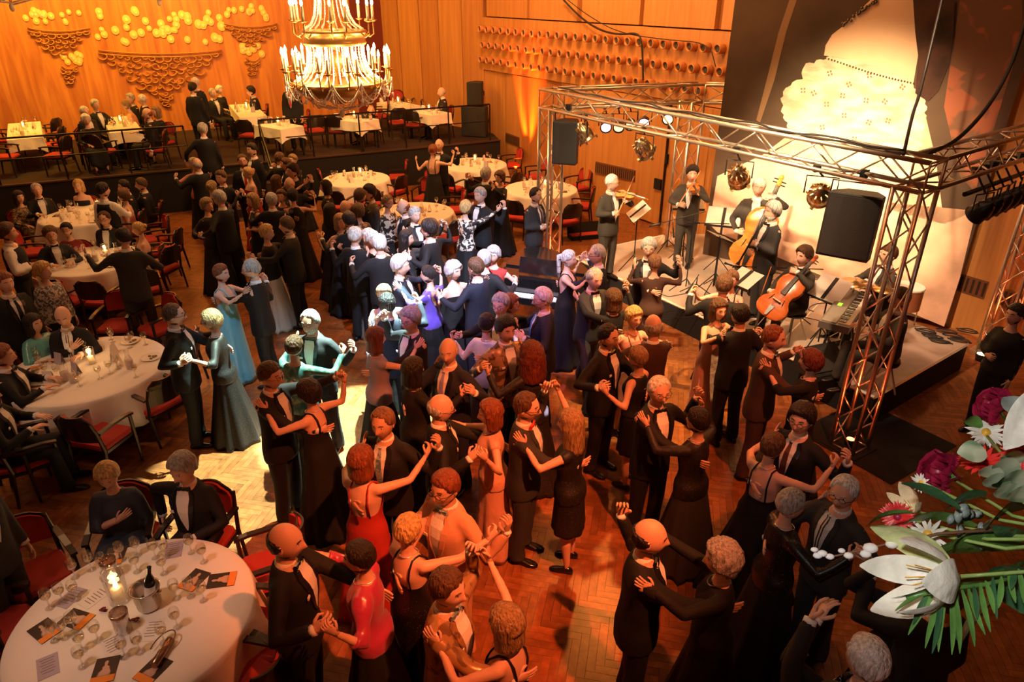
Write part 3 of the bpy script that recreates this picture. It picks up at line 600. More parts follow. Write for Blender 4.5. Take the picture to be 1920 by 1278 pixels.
def person(label, px, py, S=None, face=270, sex='m', hair=('short', 'grey'), top='suit', col='black', low=None, z0=0.0, seat=False, L='hang', R_='hang', lean=0, side=0, yaw=0, pitch=3, fat=1.0,
           tie='bow', tiec='black', glasses=False, skin='fair', step=0.0, group=None, xy=None, beard=None, curl=0.35, hem=None, neck=None, shoes=None, dxy=(0, 0), extra=None):
    S = S or (1.79 if sex == 'm' else 1.67)
    seath = 0.42 if seat else 0.0
    hz = z0 + S - 0.118 * S / 1.75 - seath * S / 1.75
    p = W(px, py, hz) if xy is None else Vector((xy[0], xy[1], hz))
    # head sits a little in front of the feet when the body leans
    f = Vector((math.cos(R(face)), math.sin(R(face)), 0))
    if lean: p = p - f * math.tan(R(lean)) * (0.66 * S / 1.75)
    if side: p = p - Vector((f.y, -f.x, 0)) * math.tan(R(side)) * (0.66 * S / 1.75)
    spec = dict(label=label, pos=Vector((p.x + dxy[0], p.y + dxy[1], z0)), S=S, face=face, sex=sex, hair=hair, top=top, col=col, low=low, seat=seat, L=L, R=R_, lean=lean, side=side, yaw=yaw, pitch=pitch, fat=fat,
                tie=tie, tiec=tiec, glasses=glasses, skin=skin, step=step, group=group, beard=beard, curl=curl, hem=hem, neck=neck, shoes=shoes, px=(px, py), extra=extra or [], cyl=p, hd=hz)
    JOBS.append(spec); return spec
def couple(m, w, clasp=None, gap=0.42, holds=(True, True)):
    """two dancers facing one another; clasp = pixel of their joined hands"""
    a, b = m['pos'], w['pos']; v = (b - a); v.z = 0
    if v.length < 0.02: v = Vector((math.cos(R(m['face'])), math.sin(R(m['face'])), 0)) * 0.02
    if v.length < gap:
        u = v.normalized(); e = (gap - v.length) / 2; m['pos'] = a - u * e; w['pos'] = b + u * e
    elif v.length > 0.75:
        u = v.normalized(); e = (v.length - 0.62) / 2; m['pos'] = a + u * e; w['pos'] = b - u * e
    v = (w['pos'] - m['pos']); ang = math.degrees(math.atan2(v.y, v.x)); m['face'] = ang + m['yaw'] * 0; w['face'] = ang + 180
    mid = (m['pos'] + w['pos']) / 2; zc = (m['S'] + w['S']) / 2 * 0.80
    per = Vector((-v.y, v.x, 0)).normalized()       # the man's left
    if clasp is None: C = mid + per * 0.50 + Vector((0, 0, zc)); 
    else: C = NEARRAY(clasp[0], clasp[1], mid + Vector((0, 0, zc)) )
    dlt = C - (mid + Vector((0, 0, zc)))
    if dlt.length > 0.58: C = mid + Vector((0, 0, zc)) + dlt.normalized() * 0.58
    leftside = (C - mid).dot(per) >= 0; along = abs((C - mid).dot(per))
    if along < 0.44: C = C + per * ((0.44 - along) * (1 if leftside else -1))
    u = v.normalized(); q = per if leftside else -per
    mh = C - u * 0.02 - Vector((0, 0, 0.01)); wh = C + u * 0.03
    mb_ = w['pos'] + u * 0.15 - q * 0.05 + Vector((0, 0, w['S'] * 0.70))      # man's other hand on her back
    wb_ = m['pos'] - u * 0.02 - q * 0.20 + Vector((0, 0, m['S'] * 0.80))      # her other hand on his shoulder
    if leftside:
        if m['L'] == 'hang': m['L'] = ('clasp', mh)
        if m['R'] == 'hang' and holds[0]: m['R'] = ('flat', mb_, w['pos'])
        if w['R'] == 'hang': w['R'] = ('clasp', wh)
        if w['L'] == 'hang' and holds[1]: w['L'] = ('flat', wb_, m['pos'])
    else:
        if m['R'] == 'hang': m['R'] = ('clasp', mh)
        if m['L'] == 'hang' and holds[0]: m['L'] = ('flat', mb_, w['pos'])
        if w['L'] == 'hang': w['L'] = ('clasp', wh)
        if w['R'] == 'hang' and holds[1]: w['R'] = ('flat', wb_, m['pos'])

def blob(mb, name, vox, smooth):
    me = bpy.data.meshes.new(name); me.from_pydata(np.vstack(mb.V).tolist(), [], mb.F); o = bpy.data.objects.new(name, me); COL.objects.link(o)
    r = o.modifiers.new('r', 'REMESH'); r.mode = 'VOXEL'; r.voxel_size = vox
    if smooth: s = o.modifiers.new('s', 'SMOOTH'); s.iterations = smooth; s.factor = 0.5
    return o
def prepare(J):
    k = J['S'] / 1.75; sex = J['sex']; male = sex == 'm'; T = TORSO[sex]; seat = J['seat']; fat = J['fat']
    dz = -0.42 if seat else 0.0; zp = 0.93 + dz; la, sa_ = R(J['lean']), R(J['side'])
    def bend(v):
        v = Vector(v); h = max(0.0, v.z - zp); v.y += math.tan(la) * h; v.x += math.tan(sa_) * h; v.z -= h * (1 - math.cos(la)) * 0.6; return v
    J['bend'] = bend; J['k'] = k; J['dz'] = dz
    inv = Matrix.Rotation(-R(J['face'] - 90), 4, 'Z') @ Matrix.Translation(-J['pos'])
    near = J['pos'].length < 8.2; J['near'] = near
    vox = 0.0185 if J['pos'].length < 6.3 else (0.021 if near else 0.037)
    shx = 0.166 if male else 0.146; L1, L2 = (0.295, 0.262) if male else (0.275, 0.25)
    J['arms'] = {}
    for sd, key in ((-1, 'L'), (1, 'R')):
        a = J[key]; sh = bend((sd * shx, -0.005, (1.392 if male else 1.385) + dz)); kind = 'hang'; centre = None
        if a == 'hang': tgt = sh + Vector((sd * 0.07, 0.06 + 0.02 * rnd.random(), -0.535)); pole = (sd * 0.5, -1, 0)
        elif a == 'lap': tgt = bend((sd * 0.10, 0.30, zp + 0.10)); pole = (sd * 1, -0.6, -0.6); kind = 'flat2'
        elif a == 'table': tgt = bend((sd * 0.13, 0.40, zp + 0.27)); pole = (sd * 1, -0.4, -0.8); kind = 'flat2'
        elif a == 'front': tgt = bend((sd * 0.03, 0.24, 1.06 + dz)); pole = (sd * 1, -0.6, -0.6); kind = 'fist'
        elif a == 'chest': tgt = bend((sd * -0.04, 0.20, 1.24 + dz)); pole = (sd * 1, -0.2, -0.8); kind = 'flat'; centre = Vector((0, 0, 0))
        elif a[0] == 'loc': tgt = Vector(a[1]); pole = (sd * 1, -0.4, -0.8); kind = a[2] if len(a) > 2 else 'hang'
        elif a[0] == 'px': tgt = (inv @ NEARRAY(a[1], a[2], J['pos'] + Vector((0, 0, (1.25 + dz + (a[3] if len(a) > 3 else 0)) * k)) + Vector((math.cos(R(J['face'])), math.sin(R(J['face'])), 0)) * 0.3)) / k; pole = (sd * 1, -0.3, -0.9); kind = 'hang'
        elif a[0] in ('clasp', 'flat'):
            tgt = (inv @ a[1]) / k; kind = a[0]; pole = (sd * 1, -0.2, -1.0)
            if len(a) > 2: centre = (inv @ (a[2] + Vector((0, 0, a[1].z)))) / k
        d0 = (tgt - sh); back = 0.085
        el, wr_ = ik(sh, tgt - d0.normalized() * back if kind not in ('hang',) else tgt, L1, L2, pole)
        fd = (wr_ - el).normalized(); hd = fd; up = Vector((0, 0, 1)); curl = J['curl']
        if kind == 'clasp': hd = (fd + Vector((0, 0.35, 0.5))).normalized(); nrm = Vector((sd, 0, 0.3)); curl = 0.75
        elif kind == 'flat' and centre is not None:
            out = (wr_ - centre); out.z = 0; nrm = out.normalized(); hd = (fd - nrm * fd.dot(nrm)); hd = hd.normalized() if hd.length > 0.2 else up; hd = (hd - nrm * 0.10).normalized(); curl = 0.14
        elif kind == 'flat2': nrm = Vector((0, 0, 1)); hd = (fd + Vector((0, 0.3, -0.15))).normalized(); curl = 0.3
        elif kind == 'fist': nrm = Vector((0, 1, 0.4)); hd = Vector((-sd, 0.3, 0)); curl = 0.9
        else: nrm = Vector((sd, 0.1, 0.1))
        J['arms'][key] = (sh, el, wr_, hd, nrm, curl, sd)
    # ---- legs
    st = J['step']; J['legs'] = []
    for sd in (-1, 1):
        if seat: hip = Vector((sd * 0.09, 0.0, zp - 0.01)); kn = Vector((sd * 0.13, 0.44, zp + 0.01)); an = Vector((sd * 0.13, 0.46, 0.09))
        else:
            fy = sd * st; an = Vector((sd * (0.10 + 0.02 * rnd.random()), fy - 0.03, 0.09)); hip = Vector((sd * 0.092, 0, 0.90)); kn = (hip + an) / 2 + Vector((sd * 0.005, 0.025 + abs(st) * 0.12, 0.01))
        J['legs'].append((hip, kn, an, sd))
    # ---- body (one continuous skin surface)
    fm = 1.0 if male else 0.86
    mb = MB(); rings = []
    for z, rx, ry, yo in T:
        fx = 1 + (fat - 1) * math.exp(-((z - 1.08) / 0.16) ** 2); c = bend((0, yo, z + dz)); rings.append([tuple(Vector((rx * fx * math.cos(t), ry * fx * math.sin(t), slope(rx * math.cos(t), z))) + c) for t in np.linspace(0, 2 * math.pi, 16, endpoint=False)])
    mb.loft(rings)
    hc = bend((0, 0.015, 1.635 + dz + (0.0 if male else 0.0))); J['hc'] = hc
    nb = bend((0, -0.012, 1.42 + dz)); mb.tube([nb, bend((0, -0.008, 1.50 + dz)), hc + Vector((0, -0.018, -0.05))], [0.062 * fm + .006, 0.054 * fm + .003, 0.052 * fm + .004], 12)
    for key in 'LR':
        sh, el, wr_, hd, nrm, curl, sd = J['arms'][key]; ins = sh + Vector((-sd * 0.08, 0, -0.01))
        mb.tube([ins, sh, sh.lerp(el, 0.45), el, el.lerp(wr_, 0.3), wr_, wr_ + hd * 0.01], [0.050 * fm + .005, 0.052 * fm + .004, 0.045 * fm + .003, 0.038 * fm + .003, 0.040 * fm, 0.026 * fm + .002, 0.024 * fm + .002], 10)
    for hip, kn, an, sd in J['legs']:
        mb.tube([hip, hip.lerp(kn, 0.4), kn, kn.lerp(an, 0.35) + Vector((0, -0.012, 0)), an + Vector((0, 0, 0.03)), an + Vector((0, 0, -0.03))], [0.085, 0.076, 0.052, 0.052, 0.034, 0.030], 10)
    J['o_body'] = blob(mb, 'tmp', max(vox * 0.9, 0.020), 2)
    # ---- upper garment
    top = J['top']; sleeves = {'suit': 1.0, 'tails': 1.0, 'shirt': 1.0, 'vest': 1.0, 'sleeve': 0.97, 'three': 0.72, 'cap': 0.22, 'shawl': 0.6, 'shell': 0.0}.get(top)
    if sleeves is not None:
        mb = MB(); jk = top in ('suit', 'tails'); pad = 0.020 if jk else (0.024 if top == 'shawl' else 0.013); hemz = 0.76 if jk else (0.98 if top in ('shirt', 'vest', 'shell') else 0.86)
        if seat: hemz = 0.90
        zs = [hemz] + [z for z in np.linspace(hemz + 0.06, 1.44 if male else 1.425, 9)] + ([1.462, 1.482] if male else [1.45]); rings = []
        for z in zs:
            rx, ry, yo = tprof(sex, max(z, 0.90)); fx = 1 + (fat - 1) * math.exp(-((z - 1.08) / 0.18) ** 2); pz = pad + (0.012 if z < 1.0 and not male else 0) + (0.014 if jk and z < 0.95 else 0)
            if jk: rx = max(rx, 0.166) if z < 1.3 else rx
            c = bend((0, yo, z + dz)); rings.append([tuple(Vector(((rx * fx + pz) * math.cos(t), (ry * fx + pz) * math.sin(t), slope(rx * math.cos(t), z) - (0.045 * max(0, math.sin(t)) if z > 1.45 else 0))) + c) for t in np.linspace(0, 2 * math.pi, 18, endpoint=False)])
        mb.loft(rings)
        if sleeves > 0:
            for key in 'LR':
                sh, el, wr_, hd, nrm, curl, sd = J['arms'][key]; ins = sh + Vector((-sd * 0.10, 0, 0.005)); lw = 0.008 if male else 0.0
                pu = 0.022 if top == 'three' and J['col'] == 'magenta' else 0
                pts = [ins, sh + Vector((-sd * 0.004, 0, 0.0)), sh.lerp(el, 0.22), sh.lerp(el, 0.5), el, el.lerp(wr_, 0.5), el.lerp(wr_, 0.97)]; rd = [0.054 + lw, 0.057 + lw + pu, 0.056 + lw + pu, 0.052 + lw, 0.048 + lw, 0.042 + lw, 0.036 + lw]
                if sleeves < 0.3: pts, rd = pts[:3] , [0.056, 0.060, 0.056]
                elif sleeves < 0.8: pts, rd = pts[:5] + [el.lerp(wr_, 0.35)], rd[:5] + [0.055]
                if top == 'shawl': rd = [r + 0.02 for r in rd]
                mb.tube(pts, rd, 10)
        J['o_top'] = blob(mb, 'tmp', vox, 3)
    # ---- trousers
    low = J['low'] or ('trousers' if male else 'skirt'); J['lowk'] = low
    if low == 'trousers':
        mb = MB(); rings = []
        for z, e in ((0.80, -0.03), (0.86, 0.0), (0.95, 0.012), (1.04, 0.012)):
            rx, ry, yo = tprof(sex, max(z, 0.9)); c = bend((0, yo, z + dz)); rings.append([tuple(Vector(((rx + e) * math.cos(t), (ry + e) * math.sin(t), 0)) + c) for t in np.linspace(0, 2 * math.pi, 16, endpoint=False)])
        mb.loft(rings)
        for hip, kn, an, sd in J['legs']:
            mb.tube([hip, hip.lerp(kn, 0.45), kn, kn.lerp(an, 0.5), an + Vector((0, 0, 0.05)), an + Vector((0, 0.01, -0.035))], [0.098, 0.092, 0.075, 0.070, 0.072, 0.078], 12)
        J['o_low'] = blob(mb, 'tmp', vox, 2)
    elif seat:
        mb = MB(); 
        for hip, kn, an, sd in J['legs']:
            mb.tube([hip, hip.lerp(kn, 0.5), kn, kn.lerp(an, 0.5), an + Vector((0, 0, 0.10))], [0.125, 0.12, 0.10, 0.095, 0.10], 12)
        hip, kn = J['legs'][0][0], J['legs'][0][1]; mb.box((0, 0.2, zp), (0.2, 0.45, 0.16)); mb.box((0, 0.44, zp / 2 + 0.06), (0.2, 0.13, zp - 0.05))
        J['o_low'] = blob(mb, 'tmp', vox, 5)
def skirt_geo(J, zt, hemz, flare, folds, n=44, neckf=None, neckb=None, pad=0.013, seed=0):
    """gown or skirt: rings from the neckline (or waist) to the hem, with hanging folds"""
    k, dz, bend = J['k'], J['dz'], J['bend']; rr = random.Random(seed); ph = rr.random() * 6.28; rings = []
    m = 20; th = np.linspace(0, 2 * math.pi, n, endpoint=False); fat = J['fat']
    hipx, hipy, _ = tprof('f', 0.93); st = J['step']
    for i in range(m + 1):
        t = i / m; R1 = []
        for a in th:
            fr = math.sin(a)          # +1 front, -1 back
            ztop = zt if neckf is None else (neckb + (neckf - neckb) * (0.5 + 0.5 * math.tanh(2.2 * fr)))
            z = ztop + (hemz - ztop) * (t ** 1.05)
            if z > 0.92: rx, ry, yo = tprof('f', z); e = pad
            else:
                q = (0.92 - z) / 0.92; rx, ry, yo = hipx + flare * q ** 1.1, hipy + flare * 1.1 * q ** 1.1, -0.01; e = pad
                am = 0.10 * flare * q + 0.012 * q; w = am * math.sin(folds * a + ph + 1.3 * math.sin(2 * a)) + am * 0.5 * math.sin((folds * 2 - 3) * a + 2 * ph); rx += w; ry += w
            fx = 1 + (fat - 1) * math.exp(-((z - 1.05) / 0.2) ** 2)
            c = bend((0, yo, z + dz)); R1.append((c.x + (rx * fx + e) * math.cos(a), c.y + (ry * fx + e) * math.sin(a), c.z))
        rings.append(R1)
    inner = [[(x * 0.97, y * 0.97, z + 0.004) for x, y, z in r] for r in (rings[-1], rings[-3])]
    return rings + inner
def baked(o):
    e = o.evaluated_get(DG); me = e.to_mesh(); n = len(me.vertices); V = np.empty(n * 3); me.vertices.foreach_get('co', V)
    F = [tuple(p.vertices) for p in me.polygons]; e.to_mesh_clear(); return V.reshape(-1, 3), F
def finish(J):
    k, dz, bend, near = J['k'], J['dz'], J['bend'], J['near']; male = J['sex'] == 'm'; hc = J['hc']; fm = 1.0 if male else 0.88
    seed = PCOUNT[0]; PCOUNT[0] += 1
    V, F = baked(J['o_body']); mb = MB(); mb.add(V, F, 0)
    # head
    nu, nv = (32, 26) if near else (24, 18)
    key = (nu, nv, male)
    if key not in HEADC:
        d = head_geo(nu, nv, male); P = head_surf(d, male); FF_ = grid_faces(nu, nv)
        mi = [3 if (lambda c: c[1] > 0.03 and abs(c[0]) < 0.023 and -0.0725 < c[2] < -0.056)(P[list(f)].mean(0)) else 0 for f in FF_]; HEADC[key] = (P, FF_, mi)
    P, FF_, mi = HEADC[key]
    Rh = Matrix.Rotation(R(J['yaw']), 3, 'Z') @ Matrix.Rotation(-R(J['pitch']) - R(J['lean']) * 0.6, 3, 'X'); Rn = np.array(Rh); hs = 1.11 if male else 1.06
    def H(Q): return (np.asarray(Q, float) * hs) @ Rn.T + np.array(hc)
    mb.add(H(P), FF_, mi)
    for sx in (-1, 1):
        q = MB(); q.sphere((0, 0, 0), (0.009, 0.018, 0.030), 8, 6); Q = np.vstack(q.V) + np.array((sx * 0.076, -0.008, -0.004)); Q[:, 0] += sx * 0.10 * np.clip(-(Q[:, 1] + 0.008), 0, 1) * 1.6
        mb.add(H(Q), q.F, 0)
        q = MB(); q.sphere((sx * 0.030, 0.0735, 0.010), (0.0125, 0.009, 0.0085), 8, 6); mb.add(H(np.vstack(q.V)), q.F, 1)
        q = MB(); q.sphere((sx * 0.030, 0.0790, 0.009), (0.0062, 0.0055, 0.0062), 6, 5); mb.add(H(np.vstack(q.V)), q.F, 2)
        q = MB(); q.tube([(sx * 0.014, 0.092, 0.029), (sx * 0.03, 0.090, 0.036), (sx * 0.046, 0.079, 0.030)], 0.0036, 5); mb.add(H(np.vstack(q.V)), q.F, 4)
    for kk in 'LR':
        sh, el, wr_, hd, nrm, curl, sd = J['arms'][kk]
        hand_geo(mb, wr_, hd, nrm, 0.98, curl, 0.10, 0, -sd if False else (1 if (Vector(hd).cross(Vector(nrm))).dot(Vector((0, 0.3, 1))) > 0 else -1), male)
    hm = hairmat(J['hair'][1]) if J['hair'][1] in HC else hairmat('brown')
    body = mb.build('person', [SKIN[J['skin']], EYEW, IRIS, LIP, hm], None, True)
    body.location = J['pos']; body.rotation_euler[2] = R(J['face'] - 90); body.scale = (k, k, k)
    tag(body, J['label'], 'person', J['group'] or None)
    # hair
    hb = MB(); st = J['hair'][0]
    n1, n2 = (40, 30) if near else (26, 20)
    hb.add(H(hair_geo(st.split('+')[0], n1, n2, seed)), grid_faces(n1, n2))
    if st == 'updo+bun' or st == 'updo': q = MB(); q.sphere((0, -0.105, 0.045), (0.042, 0.038, 0.042), 12, 8); hb.add(H(np.vstack(q.V)), q.F)
    hb.build('hair', hm, body, True)
    if st == 'short+tail':
        q = MB(); q.tube([(0, -0.09, 0.05), (0, -0.135, 0.02), (0, -0.13, -0.08), (0, -0.12, -0.18), (0, -0.115, -0.30)], [0.018, 0.032, 0.030, 0.028, 0.010], 8); MB().add(H(np.vstack(q.V)), q.F).build('ponytail', hm, body, True)
        for zz_ in (-0.02, -0.12, -0.22): q = MB(); q.sphere((0, -0.125, zz_), (0.032, 0.032, 0.010), 8, 5); MB().add(H(np.vstack(q.V)), q.F).build('hair_band', BLACK, body, True)
    if J['beard']:
        dd_ = head_geo(28, 20, True); b0 = head_surf(dd_, True, True); m_ = sstep(-b0[:, 2], 0.036, 0.055) * (dd_[:, 1] > -0.1); mouth = (np.abs(b0[:, 0]) < 0.02) & (np.abs(b0[:, 2] + 0.064) < 0.008)
        t = np.where((m_ > 0.1) & ~mouth, 0.007, -0.01); nr = b0 / np.linalg.norm(b0, axis=1)[:, None]; MB().add(H(b0 + nr * t[:, None]), grid_faces(28, 20)).build('beard', hairmat(J['beard']), body, True)
    if J['glasses']:
        g = MB()
        for sx in (-1, 1):
            g.tube([(sx * 0.031 + 0.021 * math.cos(a), 0.104, 0.007 + 0.015 * math.sin(a)) for a in np.linspace(0, 2 * math.pi, 11)], 0.0021, 4, cap=False)
            g.tube([(sx * 0.052, 0.103, 0.010), (sx * 0.078, 0.07, 0.010), (sx * 0.082, 0.0, 0.006)], 0.0021, 4)
        g.tube([(-0.010, 0.105, 0.009), (0.010, 0.105, 0.009)], 0.0021, 4); MB().add(H(np.vstack(g.V)), g.F).build('glasses', GLAS, body)
    tree = None; top = J['top']; cm = CL[J['col']]
    if 'o_top' in J:
        V, F = baked(J['o_top']); V = V.copy(); tree = BVHTree.FromPolygons(V.tolist(), F)
        nm = {'suit': 'jacket', 'tails': 'tailcoat', 'shirt': 'shirt', 'vest': 'shirt', 'shawl': 'shawl'}.get(top, 'blouse')
        if low_is_dress(J): nm = 'bodice'
        MB().add(V, F).build(nm, SHIRT if top in ('vest',) else cm, body, True)
        if top == 'vest':
            V2 = V.copy(); c0 = np.array((0, 0, 0)); keep = []
            nrmv = np.zeros_like(V); 
            g = MB(); rings = []
            for z in np.linspace(0.97, 1.42, 8):
                rx, ry, yo = tprof(J['sex'], z); c = bend((0, yo, z + dz)); rings.append([tuple(Vector(((rx + 0.022) * math.cos(t) * (1 if z < 1.3 else 0.86), (ry + 0.024) * math.sin(t), 0)) + c) for t in np.linspace(0, 2 * math.pi, 18, endpoint=False)])
            g.loft(rings).build('waistcoat', CL['black'], body, True)
    low = J['lowk']
    if low == 'trousers':
        V, F = baked(J['o_low']); lc = CL['black'] if J['col'] in ('black', 'gold', 'bronze', 'white', 'greyprint', 'zebra', 'purple', 'lilac', 'magenta', 'cream', 'teal') or top in ('vest',) else cm
        MB().add(V, F).build('trousers', CL['black'] if top == 'vest' else lc, body, True)
    elif J['seat']:
        V, F = baked(J['o_low']); MB().add(V, F).build('skirt', CL[low] if low in CL else cm, body, True)
    # collar, shirt front, tie
    def front(x, z, off):
        b_ = bend((0, 0, z + dz)); rx, ry, yo = tprof(J['sex'], z); base = b_.y + yo + (ry + 0.022) * math.sqrt(max(0.0, 1 - (x / (rx + 0.03)) ** 2))
        if tree:
            hit = tree.ray_cast(Vector((b_.x + x, b_.y + 0.5, b_.z)), Vector((0, -1, 0)))
            if hit[0] is not None and abs(hit[0].y - base) < 0.03: base = hit[0].y
        return (b_.x + x, base + off, b_.z)
    def strip(rows, name, m, off, th=0.006):
        g = MB(); Vf = [[front(x, z, off) for x in np.linspace(xa, xb, 5)] for xa, xb, z in rows]; n_ = len(rows)
        Vt = [p for r in Vf for p in r] + [(p[0], p[1] - th - off, p[2]) for r in Vf for p in r]; o_ = n_ * 5; F_ = []
        for a in range(n_ - 1):
            for b_ in range(4): i = a * 5 + b_; F_ += [(i, i + 1, i + 6, i + 5), (o_ + i, o_ + i + 5, o_ + i + 6, o_ + i + 1)]
            i = a * 5; F_ += [(i, i + 5, o_ + i + 5, o_ + i), (i + 4, o_ + i + 4, o_ + i + 9, i + 9)]
        return g.add(Vt, F_).build(name, m, body, False)
    if top in ('suit', 'tails') and male:
        b0 = 1.08 if top == 'suit' else 1.02; shirtm = SHIRT if J['tiec'] != 'dark2' else CL['charcoal']
        strip([(-w_, w_, z) for w_, z in ((0.050, 1.452), (0.062, 1.42), (0.055, 1.36), (0.048, 1.28), (0.036, 1.20), (0.020, 1.13), (0.004, b0))], 'shirt_front', shirtm, 0.010 if near else 0.016)
        for sx in (-1, 1):
            strip([tuple(sorted((sx * a, sx * b))) + (z,) for a, b, z in ((0.052, 0.068, 1.452), (0.060, 0.092, 1.40), (0.056, 0.096, 1.34), (0.049, 0.086, 1.28), (0.037, 0.070, 1.20), (0.022, 0.046, 1.13), (0.004, 0.016, b0))], 'lapel', SATINB if J['col'] in ('black', 'navy') else cm, 0.014 if near else 0.020)
        if J['tie'] == 'tie': strip([(-0.016, 0.016, 1.448), (-0.012, 0.012, 1.43), (-0.020, 0.020, 1.36), (-0.026, 0.026, 1.24), (-0.026, 0.026, 1.16), (-0.004, 0.004, 1.10)], 'tie', TIES[J['tiec']], 0.018 if near else 0.024)
    if top in ('suit', 'tails', 'shirt', 'vest') and male:
        g = MB(); rings = []
        for z, r_ in ((1.440, 0.078), (1.462, 0.069), (1.500, 0.063), (1.502, 0.058), (1.470, 0.056)):
            c = bend((0, -0.010, z + dz)); rings.append([tuple(c + Vector((r_ * math.cos(t), r_ * 1.0 * math.sin(t), -0.018 * max(0, math.sin(t))))) for t in np.linspace(0, 2 * math.pi, 16, endpoint=False)])
        g.loft(rings, cap=False).build('collar', SHIRT if J['tiec'] != 'dark2' else CL['charcoal'], body, True)
        if J['tie'] == 'bow':
            c = bend((0, 0.066, 1.462 + dz)); g = MB()
            for sx in (-1, 1):
                g.add([tuple(c + Vector(v)) for v in ((sx * 0.004, 0, -0.010), (sx * 0.004, 0, 0.010), (sx * 0.058, -0.004, 0.024), (sx * 0.058, -0.004, -0.024), (sx * 0.004, 0.014, -0.010), (sx * 0.004, 0.014, 0.010), (sx * 0.056, 0.012, 0.022), (sx * 0.056, 0.012, -0.022))],
                      [(0, 1, 2, 3), (4, 7, 6, 5), (0, 4, 5, 1), (1, 5, 6, 2), (2, 6, 7, 3), (3, 7, 4, 0)])
            g.box(tuple(c + Vector((0, 0.008, 0))), (0.018, 0.020, 0.022)).build('bow_tie', TIES[J['tiec']] if J['tiec'] in TIES else SATINB, body)
    if top == 'suit' and male and J['tie'] == 'bow' and near:
        c = Vector(front(0.095, 1.27, 0.012)); MB().box(tuple(c), (0.05, 0.008, 0.022)).build('pocket_square', SHIRT, body)
    for kk in 'LR':     # shirt cuffs
        if top in ('suit', 'tails') and male:
            sh, el, wr_, hd, nrm, curl, sd = J['arms'][kk]; d_ = (wr_ - el).normalized(); MB().tube([wr_ - d_ * 0.02, wr_ + d_ * 0.012], [0.037, 0.036], 10).build('cuff', SHIRT, body, True)
    # gowns and skirts
    sk = {'gown': (0.0, 0.16, 9), 'aline': (0.0, 0.26, 11), 'cocktail': (0.50, 0.05, 7), 'straight': (0.02, 0.07, 7)}
    if not J['seat'] and low != 'trousers' and not male:
        hz_, fl, fo = sk.get(J['hem'] or 'gown', sk['gown']); lc = CL[low] if low in CL else cm
        if top in ('strapless', 'strap', 'halter', 'openback'):
            nf, nb_ = {'strapless': (1.31, 1.24), 'strap': (1.31, 1.20), 'halter': (1.37, 1.24), 'openback': (1.34, 1.14)}[top]
            MB().loft(skirt_geo(J, 1.3, hz_, fl, fo, neckf=nf, neckb=nb_, seed=seed), cap=False).build('gown', lc if lc is not cm else cm, body, True)
            g = MB()
            for sx in (-1, 1):
                if top == 'strapless': continue
                xb = 0.085 if top != 'halter' else 0.075; P_ = []
                for zz_, yy in ((1.30, 1), (1.38, 1), (1.425, 0.45), (1.43, 0), (1.425, -0.45), (1.38, -1), (1.30, -1), (nb_ - 0.01, -1)):
                    rx, ry, yo = tprof('f', zz_); q = bend((sx * xb * (0.9 if abs(yy) < 1 else 1), 0, zz_ + dz)); e_ = math.sqrt(max(0.05, 1 - (xb / (rx + 0.01)) ** 2)) if abs(yy) == 1 else 1
                    P_.append((q.x, q.y + yo + yy * (ry * e_ + 0.010), q.z + (0.006 if abs(yy) < 1 else 0)))
                g.tube(P_, 0.008 if top != 'halter' else 0.012, 5)
            if g.n: g.build('shoulder_straps', cm, body, True)
        else:
            MB().loft(skirt_geo(J, 1.02, hz_, fl, fo, pad=0.006 if low not in CL else 0.008, seed=seed), cap=False).build('skirt', lc, body, True)
    elif J['seat'] and top in ('strapless', 'strap', 'halter'):
        MB().loft(skirt_geo(J, 1.3, 0.90, 0.0, 7, neckf=1.33, neckb=1.22, seed=seed)[:-2], cap=False).build('bodice', cm, body, True)
    if not male and near:
        c = [bend((0.058 * math.cos(t), -0.006 + 0.066 * math.sin(t) + (0.02 if math.sin(t) > 0 else 0), 1.452 + dz - 0.03 * max(0, math.sin(t)))) for t in np.linspace(0, 2 * math.pi, 17)]; MB().tube(c, 0.004, 4, cap=False).build('necklace', JEWEL, body)
    if beltok(J):
        pass
    # shoes
    for hip, kn, an, sd in J['legs']:
        fl = Vector((an.x, an.y, 0)); rings = []
        w_ = 1.0 if male else 0.84
        for y, hw, h_ in ((-0.075, 0.022, 0.045), (-0.055, 0.034, 0.070), (0.0, 0.037, 0.085), (0.06, 0.040, 0.062), (0.12, 0.047, 0.045), (0.17, 0.040, 0.034), (0.20, 0.018, 0.022)):
            rings.append([(fl.x + sd * 0.0 + hw * w_ * math.cos(t), fl.y + y * w_, max(0.0, h_ * (0.5 + 0.5 * math.sin(t)))) for t in np.linspace(0, 2 * math.pi, 10, endpoint=False)])
        MB().loft(rings).build('shoe', SHOE, body, True)
    J['obj'] = body
    for kk in ('o_body', 'o_top', 'o_low'):
        if kk in J: bpy.data.objects.remove(J[kk], do_unlink=True)
def low_is_dress(J): return (J['sex'] == 'f' and J['low'] is None)
def beltok(J): return False
